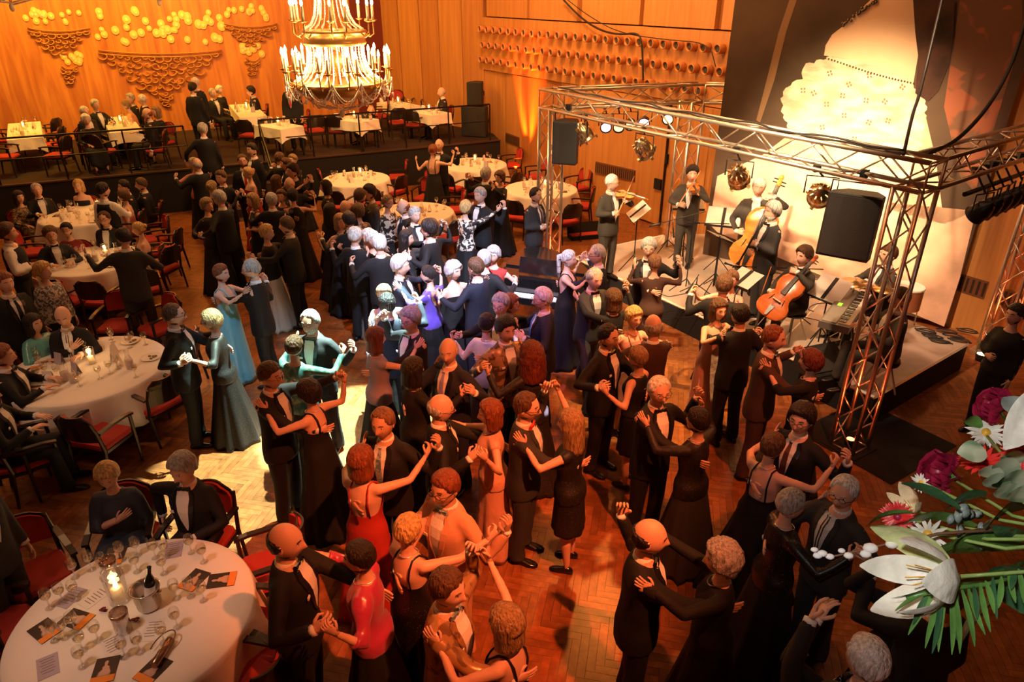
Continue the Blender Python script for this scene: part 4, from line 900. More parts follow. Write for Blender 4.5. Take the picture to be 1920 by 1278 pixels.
# ================================================================== CHANDELIER
GOLD = mat('gilt_metal', (0.42, 0.24, 0.08), 0.35, 0.85); WAXE = mat('candle_wax', (0.95, 0.80, 0.55), 0.5)
CRYS = mat('cut_crystal', (0.98, 0.93, 0.86), 0.15, 0.0, spec=1.0)
FLAMEC = emis('lamp_flame', (1.0, 0.66, 0.28), 55.0); FLAMET = emis('candle_flame', (1.0, 0.62, 0.22), 30.0)
def beads(mb, pts, r, n=5):
    """a strand of beads: a tube that swells and narrows along its path"""
    P = []; Q = []
    for a, b in zip(pts[:-1], pts[1:]):
        L = (Vector(b) - Vector(a)).length; k = max(1, int(L / (r * 2.6)))
        for i in range(k):
            for f_, s_ in ((0.0, 0.45), (0.5, 1.0)): P.append(Vector(a).lerp(Vector(b), (i + f_) / k)); Q.append(r * s_)
    P.append(Vector(pts[-1])); Q.append(r * 0.45); mb.tube(P, Q, n)
def make_chandelier(loc, label):
    c = empty('chandelier', loc, 0.1, label, 'chandelier')
    g = MB(); g.lathe([(0.0, 0.16), (0.10, 0.165), (0.12, 0.19), (0.45, 0.28), (0.68, 0.36), (0.80, 0.46), (0.83, 0.50), (0.84, 0.545), (0.80, 0.55), (0.74, 0.52), (0.0, 0.50)], 40); g.build('bowl', GOLD, c, True)
    g = MB(); g.lathe([(0.50, 1.17), (0.55, 1.18), (0.565, 1.22), (0.55, 1.24), (0.54, 1.34), (0.57, 1.37), (0.60, 1.39), (0.57, 1.42), (0.50, 1.42), (0.50, 1.17)], 36); g.build('band', GOLD, c, True)
    g = MB(); g.lathe([(0.24, 1.98), (0.30, 2.0), (0.32, 2.08), (0.28, 2.12), (0.24, 2.1)], 28); g.build('crown_ring', GOLD, c, True)
    g = MB(); g.tube([(0, 0, 0.5), (0, 0, 2.9)], 0.03, 8); g.sphere((0, 0, 1.3), (0.09, 0.09, 0.16), 12, 8); g.sphere((0, 0, 0.9), (0.12, 0.12, 0.2), 12, 8); g.build('stem', GOLD, c, True)
    g = MB(); g.tube([(0, 0, 2.9), (0, 0, 9.25 - loc[2])], 0.012, 6); g.build('chain', GOLD, c)
    sm = MB()
    for i in range(36):
        a = 2 * math.pi * i / 36; co, si = math.cos(a), math.sin(a)
        pts = [(co * r, si * r, z) for r, z in ((0.51, 1.19), (0.50, 1.05), (0.53, 0.85), (0.62, 0.68), (0.80, 0.56))]
        m = MB(); beads(m, pts, 0.017); m.build('crystal_strand', CRYS, c, True)
    for i in range(24):
        a = 2 * math.pi * i / 24; co, si = math.cos(a), math.sin(a)
        pts = [(co * r, si * r, z) for r, z in ((0.27, 2.02), (0.28, 1.85), (0.32, 1.66), (0.40, 1.52), (0.54, 1.43))]
        m = MB(); beads(m, pts, 0.015); m.build('crystal_strand', CRYS, c, True)
    for i in range(12):     # festoons below the bowl
        a0 = 2 * math.pi * i / 12; a1 = a0 + 2 * math.pi / 12
        for (r0_, z0_, sag, rr_) in ((0.83, 0.50, 0.26, 0.85), (0.97, 0.60, 0.30, 0.93), (0.55, 0.32, 0.20, 0.50)):
            pts = []
            for t in np.linspace(0, 1, 9):
                a = a0 + (a1 - a0) * t; s_ = 4 * t * (1 - t); r = r0_ + (rr_ - r0_) * s_; pts.append((r * math.cos(a), r * math.sin(a), z0_ - sag * s_))
            m = MB(); beads(m, pts, 0.016 if r0_ > .9 else 0.013); m.build('crystal_swag', CRYS, c, True)
        m = MB(); beads(m, [(0.80 * math.cos(a0), 0.80 * math.sin(a0), 0.45), (0.45 * math.cos(a0), 0.45 * math.sin(a0), 0.13), (0.02, 0, 0.02 + 0.005 * i)], 0.015); m.build('crystal_swag', CRYS, c, True)
        m = MB(); beads(m, [(0.97 * math.cos(a0), 0.97 * math.sin(a0), 0.62), (0.97 * math.cos(a0), 0.97 * math.sin(a0), 0.36)], 0.018); m.sphere((0.97 * math.cos(a0), 0.97 * math.sin(a0), 0.31), (0.025, 0.025, 0.05), 8, 6); m.build('crystal_drop', CRYS, c, True)
    m = MB(); m.sphere((0, 0, -0.02), (0.05, 0.05, 0.08), 10, 8); m.build('crystal_drop', CRYS, c, True)
    arm = {}
    def light_arm(a, r, z, ri, zi):
        key = (r, z)
        if key not in arm:
            g = MB(); g.tube([(ri, 0, zi), ((ri + r) / 2, 0, zi - 0.07), (r, 0, zi - 0.02), (r, 0, z)], 0.013, 6); g.lathe([(0.0, z - .01), (0.035, z), (0.075, z + 0.025), (0.07, z + 0.03), (0.0, z + 0.012)], 12, (r, 0, 0))
            w = MB().tube([(r, 0, z + 0.01), (r, 0, z + 0.26)], 0.024, 8); f_ = MB(); f_.loft([[(r + q * math.cos(t), q * math.sin(t), z + zz) for t in np.linspace(0, 2 * math.pi, 7)[:-1]] for q, zz in ((0.008, 0.26), (0.026, 0.29), (0.022, 0.33), (0.002, 0.385))])
            arm[key] = (g.mesh('arm', GOLD, True), w.mesh('candle', WAXE, True), f_.mesh('flame', FLAMEC, True))
        o = inst(arm[key][0], 'arm', c, rot=(0, 0, a)); inst(arm[key][1], 'candle', o); inst(arm[key][2], 'flame', o)
    for i in range(24): light_arm(2 * math.pi * i / 24 + (0.05 if i % 2 else -0.05), 0.95, 0.74 + 0.04 * (i % 2), 0.80, 0.55)
    for i in range(12): light_arm(2 * math.pi * i / 12 + (0.09 if i % 2 else -0.09), 0.72, 1.56, 0.56, 1.38)
    return c
ch_loc = (-3.20, 13.8, 2.80)
ch = make_chandelier(ch_loc, 'large lit crystal chandelier with two rings of candle lamps')
for k in range(5):
    a = k * 1.257; light('chandelier_light', 'POINT', (ch_loc[0] + 0.66 * math.cos(a), ch_loc[1] + 0.66 * math.sin(a), ch_loc[2] + 0.9), 75, (1.0, 0.58, 0.24), size=0.12)
light('chandelier_light', 'POINT', (ch_loc[0], ch_loc[1], ch_loc[2] + 1.75), 110, (1.0, 0.58, 0.24), size=0.12)
for (x, y, d_, lab) in ((22, 12, 19.0, 'second chandelier, only its lowest crystals in view at the top left corner'), (298, 3, 21.0, 'third chandelier at the top edge above the gilt swag')):
    dd_ = RAY(x, y); p = Vector((0, 0, CAM_H)) + dd_ * d_; dup(ch, (p.x, p.y, p.z), label=lab)

# ================================================================== TABLES
CLOTH = mat('table_linen', (0.84, 0.78, 0.70), 0.8, bump=0.35, bscale=6)
GLASS = clear_glass(); WGLASS = clear_glass('wine_tint', (1.0, 0.93, 0.72), 0.16); FROST = mat('frosted_glass', (0.75, 0.62, 0.52), 0.4)
CARD = mat('menu_card_paper', (0.80, 0.74, 0.68), 0.7); CARD2 = mat('menu_card_lilac', (0.45, 0.38, 0.46), 0.7); ORNG = mat('programme_orange', (0.85, 0.27, 0.03), 0.6); PDARK = mat('programme_dark', (0.035, 0.018, 0.012), 0.4); PFIG = mat('programme_figure', (0.62, 0.38, 0.27), 0.5)
INK = mat('printed_text', (0.25, 0.18, 0.16), 0.7); SILV = mat('silver_plate', (0.62, 0.56, 0.50), 0.2, 0.9); BOTT = mat('bottle_green', (0.008, 0.012, 0.008), 0.12); LEGM = mat('table_leg_metal', (0.03, 0.03, 0.03), 0.4, 0.5)
def round_table(x, y, r, where, z0=0.0):
    t = empty('round_table', (x, y, z0), rnd.random(), 'round banquet table hidden under the white cloth, ' + where, 'table', 'round tables')
    MB().lathe([(0, .725), (r * 0.98, .725), (r * 0.98, .745), (0, .745)], 28).build('tabletop', LEGM, t)
    for i in range(4):
        a = i * math.pi / 2 + .4; MB().tube([(0.25 * math.cos(a), 0.25 * math.sin(a), 0.72), (0.45 * r * math.cos(a), 0.45 * r * math.sin(a), 0.01)], 0.02, 6).build('leg', LEGM, t)
    n = 72; rings = []; ph = rnd.random() * 6
    for k, (f_, z, am) in enumerate(((0.0, 0.752, 0), (0.5, 0.752, 0), (0.9, 0.752, 0), (0.985, 0.752, 0), (1.0, 0.742, 0), (1.01, 0.70, 0.012), (1.03, 0.60, 0.03), (1.05, 0.50, 0.05), (1.07, 0.40, 0.065), (1.075, 0.30, 0.075), (1.07, 0.298, 0.07))):
        R1 = []
        for i in range(n):
            a = 2 * math.pi * i / n; q = r * (f_ + am * (math.sin(11 * a + ph) + 0.6 * math.sin(5 * a + 2 * ph)) ); zz = z + (0.05 * math.cos(4 * a + ph) * max(0, 0.6 - z) if z < 0.6 else 0); R1.append((q * math.cos(a), q * math.sin(a), zz))
        rings.append(R1)
    o = MB().loft(rings, cap=False).build('tablecloth', CLOTH, None, True, (x, y, z0)); tag(o, 'white linen cloth on the round table, ' + where, 'tablecloth', 'round tablecloths'); return t
def long_table(p, ang, L, Wd, where, z0=1.0):
    t = empty('long_table', (p.x, p.y, z0), ang, 'narrow platform table under white cloth, ' + where, 'table', 'platform tables')
    MB().box((0, 0, 0.735), (L * 0.99, Wd * 0.99, 0.02)).build('tabletop', LEGM, t)
    for sx in (-1, 1):
        for sy in (-1, 1): MB().box((sx * L * .46, sy * Wd * .42, 0.36), (0.04, 0.04, 0.72)).build('leg', LEGM, t)
    rings = []
    for f_, z in ((0.0, 0.752), (0.97, 0.752), (1.0, 0.745), (1.02, 0.66), (1.05, 0.54), (1.06, 0.50)):
        R1 = []
        for i in range(48):
            a = 2 * math.pi * i / 48; cx, sy = math.cos(a), math.sin(a); s_ = 1 / max(abs(cx), abs(sy)); w_ = 0.012 * math.sin(9 * a) * (0.75 - z) * 4
            corner = min(abs(cx), abs(sy)) / max(abs(cx), abs(sy)); R1.append(((L / 2 * cx * s_) * f_ + w_, (Wd / 2 * sy * s_) * f_ + w_, z - (0.10 * corner ** 4 if z < 0.7 else 0)))
        rings.append(R1)
    o = MB().loft(rings, cap=False).build('tablecloth', CLOTH, None, False, (p.x, p.y, z0), ang); tag(o, 'white cloth on the narrow table, ' + where, 'tablecloth', 'platform tablecloths'); return t
def geo_glass():
    c = empty('wine_glass', (0, 0, -5)); g = MB().lathe([(0.0, 0.0), (0.034, 0.002), (0.006, 0.010), (0.005, 0.075), (0.012, 0.085), (0.034, 0.11), (0.040, 0.135), (0.036, 0.165), (0.033, 0.18)], 12); g.build('bowl_and_stem', GLASS, c, True)
    MB().lathe([(0.0, 0.088), (0.030, 0.108), (0.036, 0.125), (0.0, 0.126)], 10).build('wine', WGLASS, c, True); return c
def geo_lantern():
    c = empty('candle_lantern', (0, 0, -5)); MB().lathe([(0.0, 0.0), (0.055, 0.0), (0.052, 0.06), (0.058, 0.20), (0.060, 0.205), (0.055, 0.2), (0.048, 0.06), (0.0, 0.01)], 16).build('glass_cylinder', GLASS, c, True)
    MB().tube([(0, 0, 0.01), (0, 0, 0.10)], 0.034, 12).build('candle', WAXE, c, True)
    MB().loft([[(q * math.cos(t), q * math.sin(t), zz) for t in np.linspace(0, 2 * math.pi, 7)[:-1]] for q, zz in ((0.004, 0.10), (0.013, 0.118), (0.010, 0.138), (0.001, 0.165))]).build('flame', FLAMET, c, True); return c
def geo_card(m=None):
    c = empty('menu_card', (0, 0, -5)); m = m or CARD
    for sy in (-1, 1):
        V = [(-0.055, sy * 0.035, 0), (0.055, sy * 0.035, 0), (0.055, 0, 0.15), (-0.055, 0, 0.15), (-0.055, sy * 0.035 + 0.001, 0), (0.055, sy * 0.035 + 0.001, 0), (0.055, 0.001, 0.15), (-0.055, 0.001, 0.15)]
        MB().add(V, [(0, 1, 2, 3), (4, 7, 6, 5), (0, 4, 5, 1), (2, 6, 7, 3), (0, 3, 7, 4), (1, 5, 6, 2)]).build('leaf', m, c)
    return c
def geo_programme():
    c = empty('programme', (0, 0, -5)); MB().box((0, 0, 0.003), (0.15, 0.21, 0.005)).build('cover', PDARK, c); MB().box((0, -0.078, 0.0062), (0.15, 0.053, 0.002)).build('orange_band', ORNG, c)
    g = MB(); g.loft([[(0.034 * s_ * math.cos(t) + ox, y_ , 0.0060 + 0.0016 * (math.sin(t) > 0)) for t in np.linspace(0, 2 * math.pi, 8, endpoint=False)] for s_, y_, ox in ((1.25, -0.05, 0.0), (1.2, -0.02, 0.004), (0.7, 0.005, 0.006), (0.75, 0.02, 0.004), (0.25, 0.035, 0.0), (0.38, 0.05, 0.0), (0.36, 0.065, 0.0), (0.1, 0.074, 0.0))]); g.build('portrait_figure', PFIG, c, True); return c
def geo_jug():
    c = empty('water_carafe', (0, 0, -5)); MB().lathe([(0, 0), (0.045, 0), (0.048, 0.02), (0.045, 0.12), (0.026, 0.17), (0.024, 0.22), (0.032, 0.25)], 14).build('glass_body', GLASS, c, True); MB().lathe([(0, 0.005), (0.042, 0.01), (0.043, 0.11), (0, 0.112)], 12).build('water', FROST, c, True); return c
def geo_bottle():
    c = empty('wine_bottle', (0, 0, -5)); MB().lathe([(0, 0), (0.036, 0), (0.037, 0.19), (0.030, 0.215), (0.014, 0.25), (0.014, 0.30), (0.016, 0.31), (0, 0.312)], 14).build('glass_body', BOTT, c, True); MB().lathe([(0.0378, 0.06), (0.0378, 0.15)], 14).build('label_band', CARD, c, True); return c
def geo_plate():
    c = empty('dinner_plate', (0, 0, -5)); MB().lathe([(0, 0.004), (0.075, 0.004), (0.12, 0.018), (0.122, 0.016), (0.08, 0.0), (0, 0)], 20).build('dish', mat('china', (0.82, 0.76, 0.68), 0.25), c, True)
    g = MB(); [g.sphere((rnd.uniform(-.045, .045), rnd.uniform(-.045, .045), 0.012), (0.022, 0.018, 0.012), 6, 4) for _ in range(5)]; o = g.build('food', two_tone('food', (0.45, 0.13, 0.04), (0.18, 0.20, 0.05), 30), c, True); tag(o, kind='stuff'); return c
PROT = dict(glass=geo_glass(), lantern=geo_lantern(), card=geo_card(), cardl=geo_card(CARD2), programme=geo_programme(), jug=geo_jug(), bottle=geo_bottle(), plate=geo_plate())
CATS = dict(glass='glass', lantern='candle', card='card', cardl='card', programme='programme', jug='carafe', bottle='bottle', plate='plate')
LBL = dict(glass='stemmed wine glass on the white cloth of ', lantern='lit candle in a glass cylinder on ', card='folded white menu card standing on ', cardl='folded lilac menu card standing on ', programme='programme with dark portrait and orange band lying on ', jug='small glass water carafe on ', bottle='dark wine bottle on ', plate='used dinner plate on ')
PLUR = dict(glass='wine glasses', lantern='candles', card='menu cards', cardl='lilac cards', programme='programmes', jug='carafes', bottle='bottles', plate='plates')
CEN = {}
ADJ = ('at the far rim', 'at the far right rim', 'at the right rim', 'at the near right rim', 'at the near rim', 'at the near left rim', 'at the left rim', 'at the far left rim')
INN = ('behind the middle', 'right behind the middle', 'just right of the middle', 'right before the middle', 'before the middle', 'left before the middle', 'just left of the middle', 'left behind the middle')
SHORT = dict(glass='wine glass', lantern='lit candle in glass', card='white menu card', cardl='lilac menu card', programme='dark programme', jug='small glass carafe', bottle='wine bottle', plate='used plate')
def put(kind, x, y, z, rz, where, label=None):
    if label is None:
        cx, cy, r = CEN.get(where, (T1[0], T1[1], T1[2])); dx, dy = x - cx, y - cy; q = math.hypot(dx, dy) / r
        k = int(round(math.degrees(math.atan2(dx, dy)) / 45)) % 8
        label = SHORT[kind] + ' ' + ('in the middle' if q < 0.12 else INN[k] if q < 0.4 else ADJ[k].replace('at ', 'midway to ') if q < 0.68 else ADJ[k]) + ' of ' + where
    if len(label.split()) > 14: label = label.replace('round table', 'table').replace('small glass ', '').replace(' in glass', '').replace('behind the white-haired dancers', 'behind white-haired dancers')
    if len(label.split()) > 15: label = label.replace('midway to the', 'midway')
    o = dup(PROT[kind], (x, y, z), rz, label, PLUR[kind] + ' on ' + where); o['category'] = CATS[kind]; return o
def candle_glow(p, e=3.0): light('candle_light', 'POINT', (p[0], p[1], p[2] + 0.16), e, (1.0, 0.55, 0.2), size=0.03)
# nearest table, set as in the photograph
T1 = (-2.78, 3.74, 0.84); TZ = 0.7535
round_table(T1[0], T1[1], T1[2], 'nearest the camera'); near_t = 'nearest round table'
def on1(x, y): return W(x / 2.79, 820 + y / 2.79, 0.755)
for (x, y) in ((640, 640), (722, 615), (815, 628), (870, 625), (1003, 600), (1068, 650), (480, 690), (395, 730), (330, 860), (262, 890), (400, 845), (860, 710), (720, 700), (925, 840), (1000, 830), (1068, 850), (930, 990), (860, 1070), (735, 1120), (655, 1145), (515, 1060), (435, 1110), (435, 1195), (290, 1060), (345, 1045), (395, 1010), (545, 700)):
    p = on1(x, y); put('glass', p.x, p.y, TZ, rnd.random() * 6, near_t)
for i, (x, y, a, lb) in enumerate(((600, 620, 0.2, 'behind the candles'), (400, 950, 1.25, 'lying topmost of the left pair'), (235, 1010, 1.0, 'lying lowest of the left pair'), (550, 1215, 0.25, 'left of the handbag'), (800, 1215, -0.4, 'partly under the handbag'), (1015, 745, -0.35, 'left of the two at the right'), (1160, 745, 1.75, 'rightmost on the cloth'))):
    p = on1(x, y); put('programme', p.x, p.y, TZ, a, near_t, 'programme with dark portrait and orange band, ' + lb)
for i, (x, y, a, m_, lb) in enumerate(((910, 585, 0.3, CARD2, 'lilac printed sheet at the far edge of the nearest table'), (370, 835, -0.3, CARD2, 'lilac printed sheet beside glasses at the left'), (495, 835, -0.5, CARD, 'white printed sheet left of the candles'), (250, 1195, 0.6, CARD2, 'lilac printed sheet near the lower left edge'), (590, 1085, 0.7, CARD, 'white printed sheet below the frosted lantern'), (795, 1005, 0.1, CARD, 'white printed sheet below the wine cooler'))):
    p = on1(x, y); c = empty('printed_sheet', (p.x, p.y, TZ), a, lb, 'sheet'); MB().box((0, 0, 0.001), (0.13, 0.20, 0.0015)).build('paper', m_, c)
    for k in range(6): MB().box((0, 0.07 - k * 0.025, 0.0022), (0.09 - 0.02 * (k % 2), 0.006, 0.0006)).build('text_line', INK, c)
p = on1(630, 850); put('lantern', p.x, p.y, TZ, 0, near_t, 'tall glass lantern with burning candle beside the wine cooler').scale = (1.35, 1.35, 1.3); candle_glow((p.x, p.y, TZ), 1.4)
for (x, y, lb) in ((590, 730, 'frosted glass lantern behind the burning candle'), (650, 1010, 'frosted glass lantern in front of the burning candle')):
    p = on1(x, y); c = empty('frosted_lantern', (p.x, p.y, TZ), 0, lb, 'lantern'); MB().lathe([(0, 0), (0.055, 0), (0.058, 0.14), (0.064, 0.19), (0.060, 0.19), (0.052, 0.14), (0.048, 0.012), (0, 0.012)], 18).build('cylinder', clear_glass('frosted_clear', (0.8, 0.66, 0.6), 0.35), c, True); MB().tube([(0, 0, 0.012), (0, 0, 0.09)], 0.034, 10).build('candle', WAXE, c, True)
p = on1(785, 880); c = empty('wine_cooler', (p.x, p.y, TZ), 0, 'silver wine cooler holding a dark bottle on the nearest table', 'cooler'); MB().lathe([(0, 0), (0.075, 0), (0.085, 0.02), (0.098, 0.17), (0.108, 0.18), (0.108, 0.19), (0.096, 0.185), (0.082, 0.03), (0, 0.02)], 24).build('bucket', SILV, c, True)
for sx in (-1, 1): MB().sphere((sx * 0.105, 0, 0.15), (0.014, 0.02, 0.014), 8, 6).build('knob', SILV, c, True)
bt = dup(PROT['bottle'], (p.x + 0.01, p.y, TZ + 0.045), 0, 'dark wine bottle standing in the silver cooler'); bt['category'] = 'bottle'; bt.rotation_euler = (R(-8), R(8), 0)
p = on1(855, 1140); c = empty('handbag', (p.x, p.y, TZ), -0.45, 'bronze metallic evening clutch bag with strap at front of nearest table', 'bag'); BRZ = mat('bronze_leather', (0.30, 0.17, 0.10), 0.22, 0.7)
g = MB(); g.loft([[(y_ * 0.11, 0.03 * math.cos(t) * s_, 0.035 + 0.032 * math.sin(t) * s_) for t in np.linspace(0, 2 * math.pi, 12, endpoint=False)] for y_, s_ in ((-1, .8), (-.97, 1), (.97, 1), (1, .8))]); g.build('body', BRZ, c, True).rotation_euler[2] = R(-70)
g = MB(); g.tube([(0.06 * math.cos(t) - 0.05, 0.10 * math.sin(t) + 0.05, 0.05 + 0.02 * math.sin(t)) for t in np.linspace(-0.5, 3.9, 14)], 0.005, 5); g.build('strap', BRZ, c, True)
for (x, y, lb) in ((540, 905, 'dark red rose petal cluster left of the frosted lantern'), (708, 955, 'dark red rose petals right of the frosted lantern')):
    p = on1(x, y); g = MB(); [g.sphere((rnd.uniform(-.02, .02), rnd.uniform(-.02, .02), 0.008 + .004 * k), (0.018, 0.014, 0.006), 6, 4) for k in range(5)]; o = g.build('rose_petals', mat('rose_dark', (0.16, 0.006, 0.012), 0.5), None, True, p); tag(o, lb, 'petals', kind='stuff')
def dress(cx, cy, r, where, n_glass, n_card, n_plate=0, seedv=0, lx=0.0, ly=0.0, z0=0.0, rect=None, jugs=1, progs=1):
    rr = random.Random(seedv); pts = []; CEN[where] = (cx, cy, r if not rect else max(rect[1], rect[2]) / 2)
    def spot(lo=0.15, hi=0.85, md=0.09):
        for _ in range(200):
            if rect: a, L, Wd = rect; u, v = rr.uniform(-.45, .45) * L, rr.uniform(-.40, .40) * Wd; x, y = cx + u * math.cos(a) - v * math.sin(a), cy + u * math.sin(a) + v * math.cos(a)
            else: a = rr.random() * 6.283; q = r * math.sqrt(rr.uniform(lo * lo, hi * hi)); x, y = cx + q * math.cos(a), cy + q * math.sin(a)
            if all(math.hypot(x - p[0], y - p[1]) > md for p in pts): break
        pts.append((x, y)); return x, y
    z = z0 + TZ; x, y = cx + lx, cy + ly; pts.append((x, y)); put('lantern', x, y, z, 0, where); candle_glow((x, y, z), 1.6)
    for _ in range(n_card): x, y = spot(0.1, 0.6, 0.15); put('card' if rr.random() < .75 else 'cardl', x, y, z, rr.random() * 6, where)
    for _ in range(progs): x, y = spot(0.5, 0.8, 0.15); put('programme', x, y, z, rr.random() * 6, where)
    for _ in range(jugs): x, y = spot(0.1, 0.6, 0.12); put('jug', x, y, z, rr.random() * 6, where)
    for _ in range(n_plate): x, y = spot(0.5, 0.85, 0.26); put('plate', x, y, z, 0, where)
    for _ in range(n_glass): x, y = spot(0.2, 0.88, 0.085); put('glass', x, y, z, 0, where)
ROUND = []
def tab(px, py, r, where, *a, **k):
    p = W(px, py, 0.75); round_table(p.x, p.y, r, where); dress(p.x, p.y, r, 'round table ' + where, *a, **k); ROUND.append((p.x, p.y, r))
tab(163, 690, 0.90, 'second at left', 16, 6, 3, 11, 0.0, 0.12, jugs=3, progs=2)
tab(172, 487, 0.80, 'third at left', 12, 3, 2, 12, 0.15, 0.2, jugs=2)
tab(160, 402, 0.85, 'fourth at left', 14, 2, 1, 13, 0.1, 0.35, jugs=2)
tab(668, 335, 0.80, 'below the chandelier', 14, 5, 0, 14, 0.05, 0.3)
tab(890, 308, 0.84, 'behind open-backed dancer', 10, 7, 0, 15, 0.0, 0.25, progs=2)
tab(1014, 354, 0.84, 'beside the left truss post', 8, 8, 0, 16, 0.1, 0.1)
tab(778, 398, 0.80, 'behind the white-haired dancers', 10, 3, 1, 17, -0.3, 0.3)
PANG = math.atan2(PD.y, PD.x)
for i, (a, b, Wd, where) in enumerate((((45, 220), (47, 272), 0.72, 'first from the left'), ((214, 210), (243, 258), 0.72, 'second from the left'), ((450, 192), (478, 222), 0.72, 'right of the stairs'), ((505, 232), (540, 238), 0.7, 'left of the chandelier'), ((640, 220), (690, 226), 0.7, 'under the chandelier'), ((725, 190), (770, 200), 0.7, 'right of chandelier'), ((782, 206), (828, 214), 0.7, 'of the bald man'))):
    A_, B_ = W(*a, 1.75), W(*b, 1.75); c = (A_ + B_) / 2; ang = math.atan2(B_.y - A_.y, B_.x - A_.x); L = max(1.1, (B_ - A_).length); L = min(L, 2.6)
    long_table(c, ang, L, Wd, where); dress(c.x, c.y, 1, 'platform table ' + where, 8, 2, 0, 40 + i, z0=1.0, rect=(ang, L, Wd), jugs=1, progs=0)

# ================================================================== CHAIRS
CHW = mat('chair_frame_black', (0.018, 0.009, 0.006), 0.35, coat=0.3); CHR = mat('chair_upholstery_red', (0.42, 0.028, 0.018), 0.8, bump=0.15, bscale=80)
def make_chair():
    c = empty('armchair', (0, 0, -5)); g = MB()
    g.loft([[(x * 0.235 * s_, y * 0.225 * s_, z) for x, y in ((-1, -.8), (-.8, -1), (.8, -1), (1, -.8), (1, .8), (.8, 1), (-.8, 1), (-1, .8))] for s_, z in ((0.92, 0.40), (1.0, 0.415), (1.0, 0.445), (0.93, 0.465))]); g.build('seat', CHR, c)
    MB().box((0, 0, 0.385), (0.47, 0.45, 0.035)).build('seat_frame', CHW, c)
    for sx in (-1, 1):
        MB().tube([(sx * 0.245, 0.21, 0), (sx * 0.245, 0.205, 0.64)], [0.016, 0.021], 6).build('leg', CHW, c)
        MB().tube([(sx * 0.235, -0.27, 0), (sx * 0.24, -0.215, 0.42), (sx * 0.235, -0.25, 0.66), (sx * 0.225, -0.29, 0.80)], [0.016, 0.022, 0.021, 0.017], 6).build('leg', CHW, c)
        g = MB(); g.loft([[(sx * 0.25 + 0.026 * a, y, z + 0.013 * b) for a, b in ((-1, -1), (1, -1), (1, 1), (-1, 1))] for y, z in ((-0.24, 0.655), (-0.05, 0.665), (0.12, 0.66), (0.235, 0.640))]); g.build('armrest', CHW, c)
    def back(off, th, z0, z1, hw, top):
        g = MB(); R1 = []
        for k, t in enumerate(np.linspace(0, 1, 7)):
            z = z0 + (z1 - z0) * t; w_ = hw * (1 if t < 0.6 else math.sqrt(max(0.05, 1 - ((t - 0.6) / 0.43) ** 2 * top))); yb = -0.235 - 0.10 * (z - 0.5) - off
            R1.append([(w_ * u, yb - 0.05 * (1 - u * u) + (0.5 * th if 1 else 0), z) for u in np.linspace(-1, 1, 7)] + [(w_ * u, yb - 0.05 * (1 - u * u) - 0.5 * th, z) for u in np.linspace(1, -1, 7)])
        return g.loft(R1)
    back(0.012, 0.018, 0.56, 0.875, 0.235, 0.8).build('back_shell', CHW, c); back(-0.010, 0.026, 0.575, 0.86, 0.215, 0.8).build('back_pad', CHR, c)
    return c
CHP = make_chair()
def chair(x, y, z, face, label, group): o = dup(CHP, (x, y, z), R(face - 90), label, group); o['category'] = 'chair'; return o
def chair_px(px, py, face, label, z0=0.0, group='empty red armchairs'): p = W(px, py, 0.45 + z0); return chair(p.x, p.y, z0, face, label, group)
for (px, py, f_, lb) in (
    (72, 1075, 318, 'empty red armchair left behind the nearest table'), (-20, 1180, 10, 'dark armchair at left edge beside the nearest table'), (500, 1185, 170, 'red armchair right of the nearest table'), (465, 1290, 150, 'red armchair at bottom edge right of the nearest table'), (505, 1065, 205, 'red armchair with patterned shawl on its back'),
    (190, 815, 75, 'red armchair seen from behind in front of the second table'), (292, 752, 150, 'red armchair at right front of the second table'), (330, 672, 185, 'red armchair at right of the second table'), (222, 608, 275, 'red armchair behind the second table'), (298, 612, 235, 'red armchair at far right of the second table'), (60, 850, 40, 'red armchair at left front of the second table'),
    (197, 560, 85, 'red armchair seen from behind in front of the third table'), (140, 556, 65, 'red armchair left of the one seen from behind at the third table'), (302, 500, 165, 'red armchair nearest the aisle beside the third table'), (312, 468, 185, 'red armchair second from the aisle beside third table'), (290, 446, 215, 'red armchair behind the reaching man'), (70, 470, 20, 'red armchair at far left of third table'), (270, 540, 120, 'red armchair beside the reaching man'),
    (622, 346, 20, 'red armchair left of the table below the chandelier'), (650, 318, 300, 'red armchair far left behind the table below the chandelier'), (692, 315, 270, 'red armchair far right behind the table below the chandelier'), (744, 330, 190, 'red armchair right of the table below the chandelier'), (738, 358, 150, 'red armchair front right of the table below the chandelier'), (640, 386, 75, 'red armchair front left of the table below the chandelier'), (697, 380, 95, 'red armchair in front of the table below the chandelier'),
    (848, 352, 60, 'red armchair front left of the table behind the open-backed dancer'), (893, 358, 95, 'red armchair in front of the table behind the open-backed dancer'), (958, 308, 200, 'red armchair right of the table behind the open-backed dancer'), (1003, 330, 190, 'red armchair near the red wall light'), (925, 286, 255, 'red armchair behind the table behind the open-backed dancer'), (950, 352, 150, 'red armchair front right of the open-backed dancer table'),
    (1082, 350, 215, 'red armchair behind right of the table at the truss post'), (1088, 384, 170, 'red armchair right of the table at the truss post'), (1060, 412, 120, 'red armchair front right of the table at the truss post'), (972, 405, 65, 'red armchair front left of the table at the truss post'), (945, 372, 20, 'red armchair left of the table at the truss post'),
    (798, 370, 250, 'red armchair behind the table with dark chairs'), (848, 392, 190, 'red armchair right of the table with dark chairs'), (845, 444, 130, 'red armchair front right of the table with dark chairs'), (808, 352, 260, 'second red armchair behind the table with dark chairs')):
    chair_px(px, py, f_, lb)
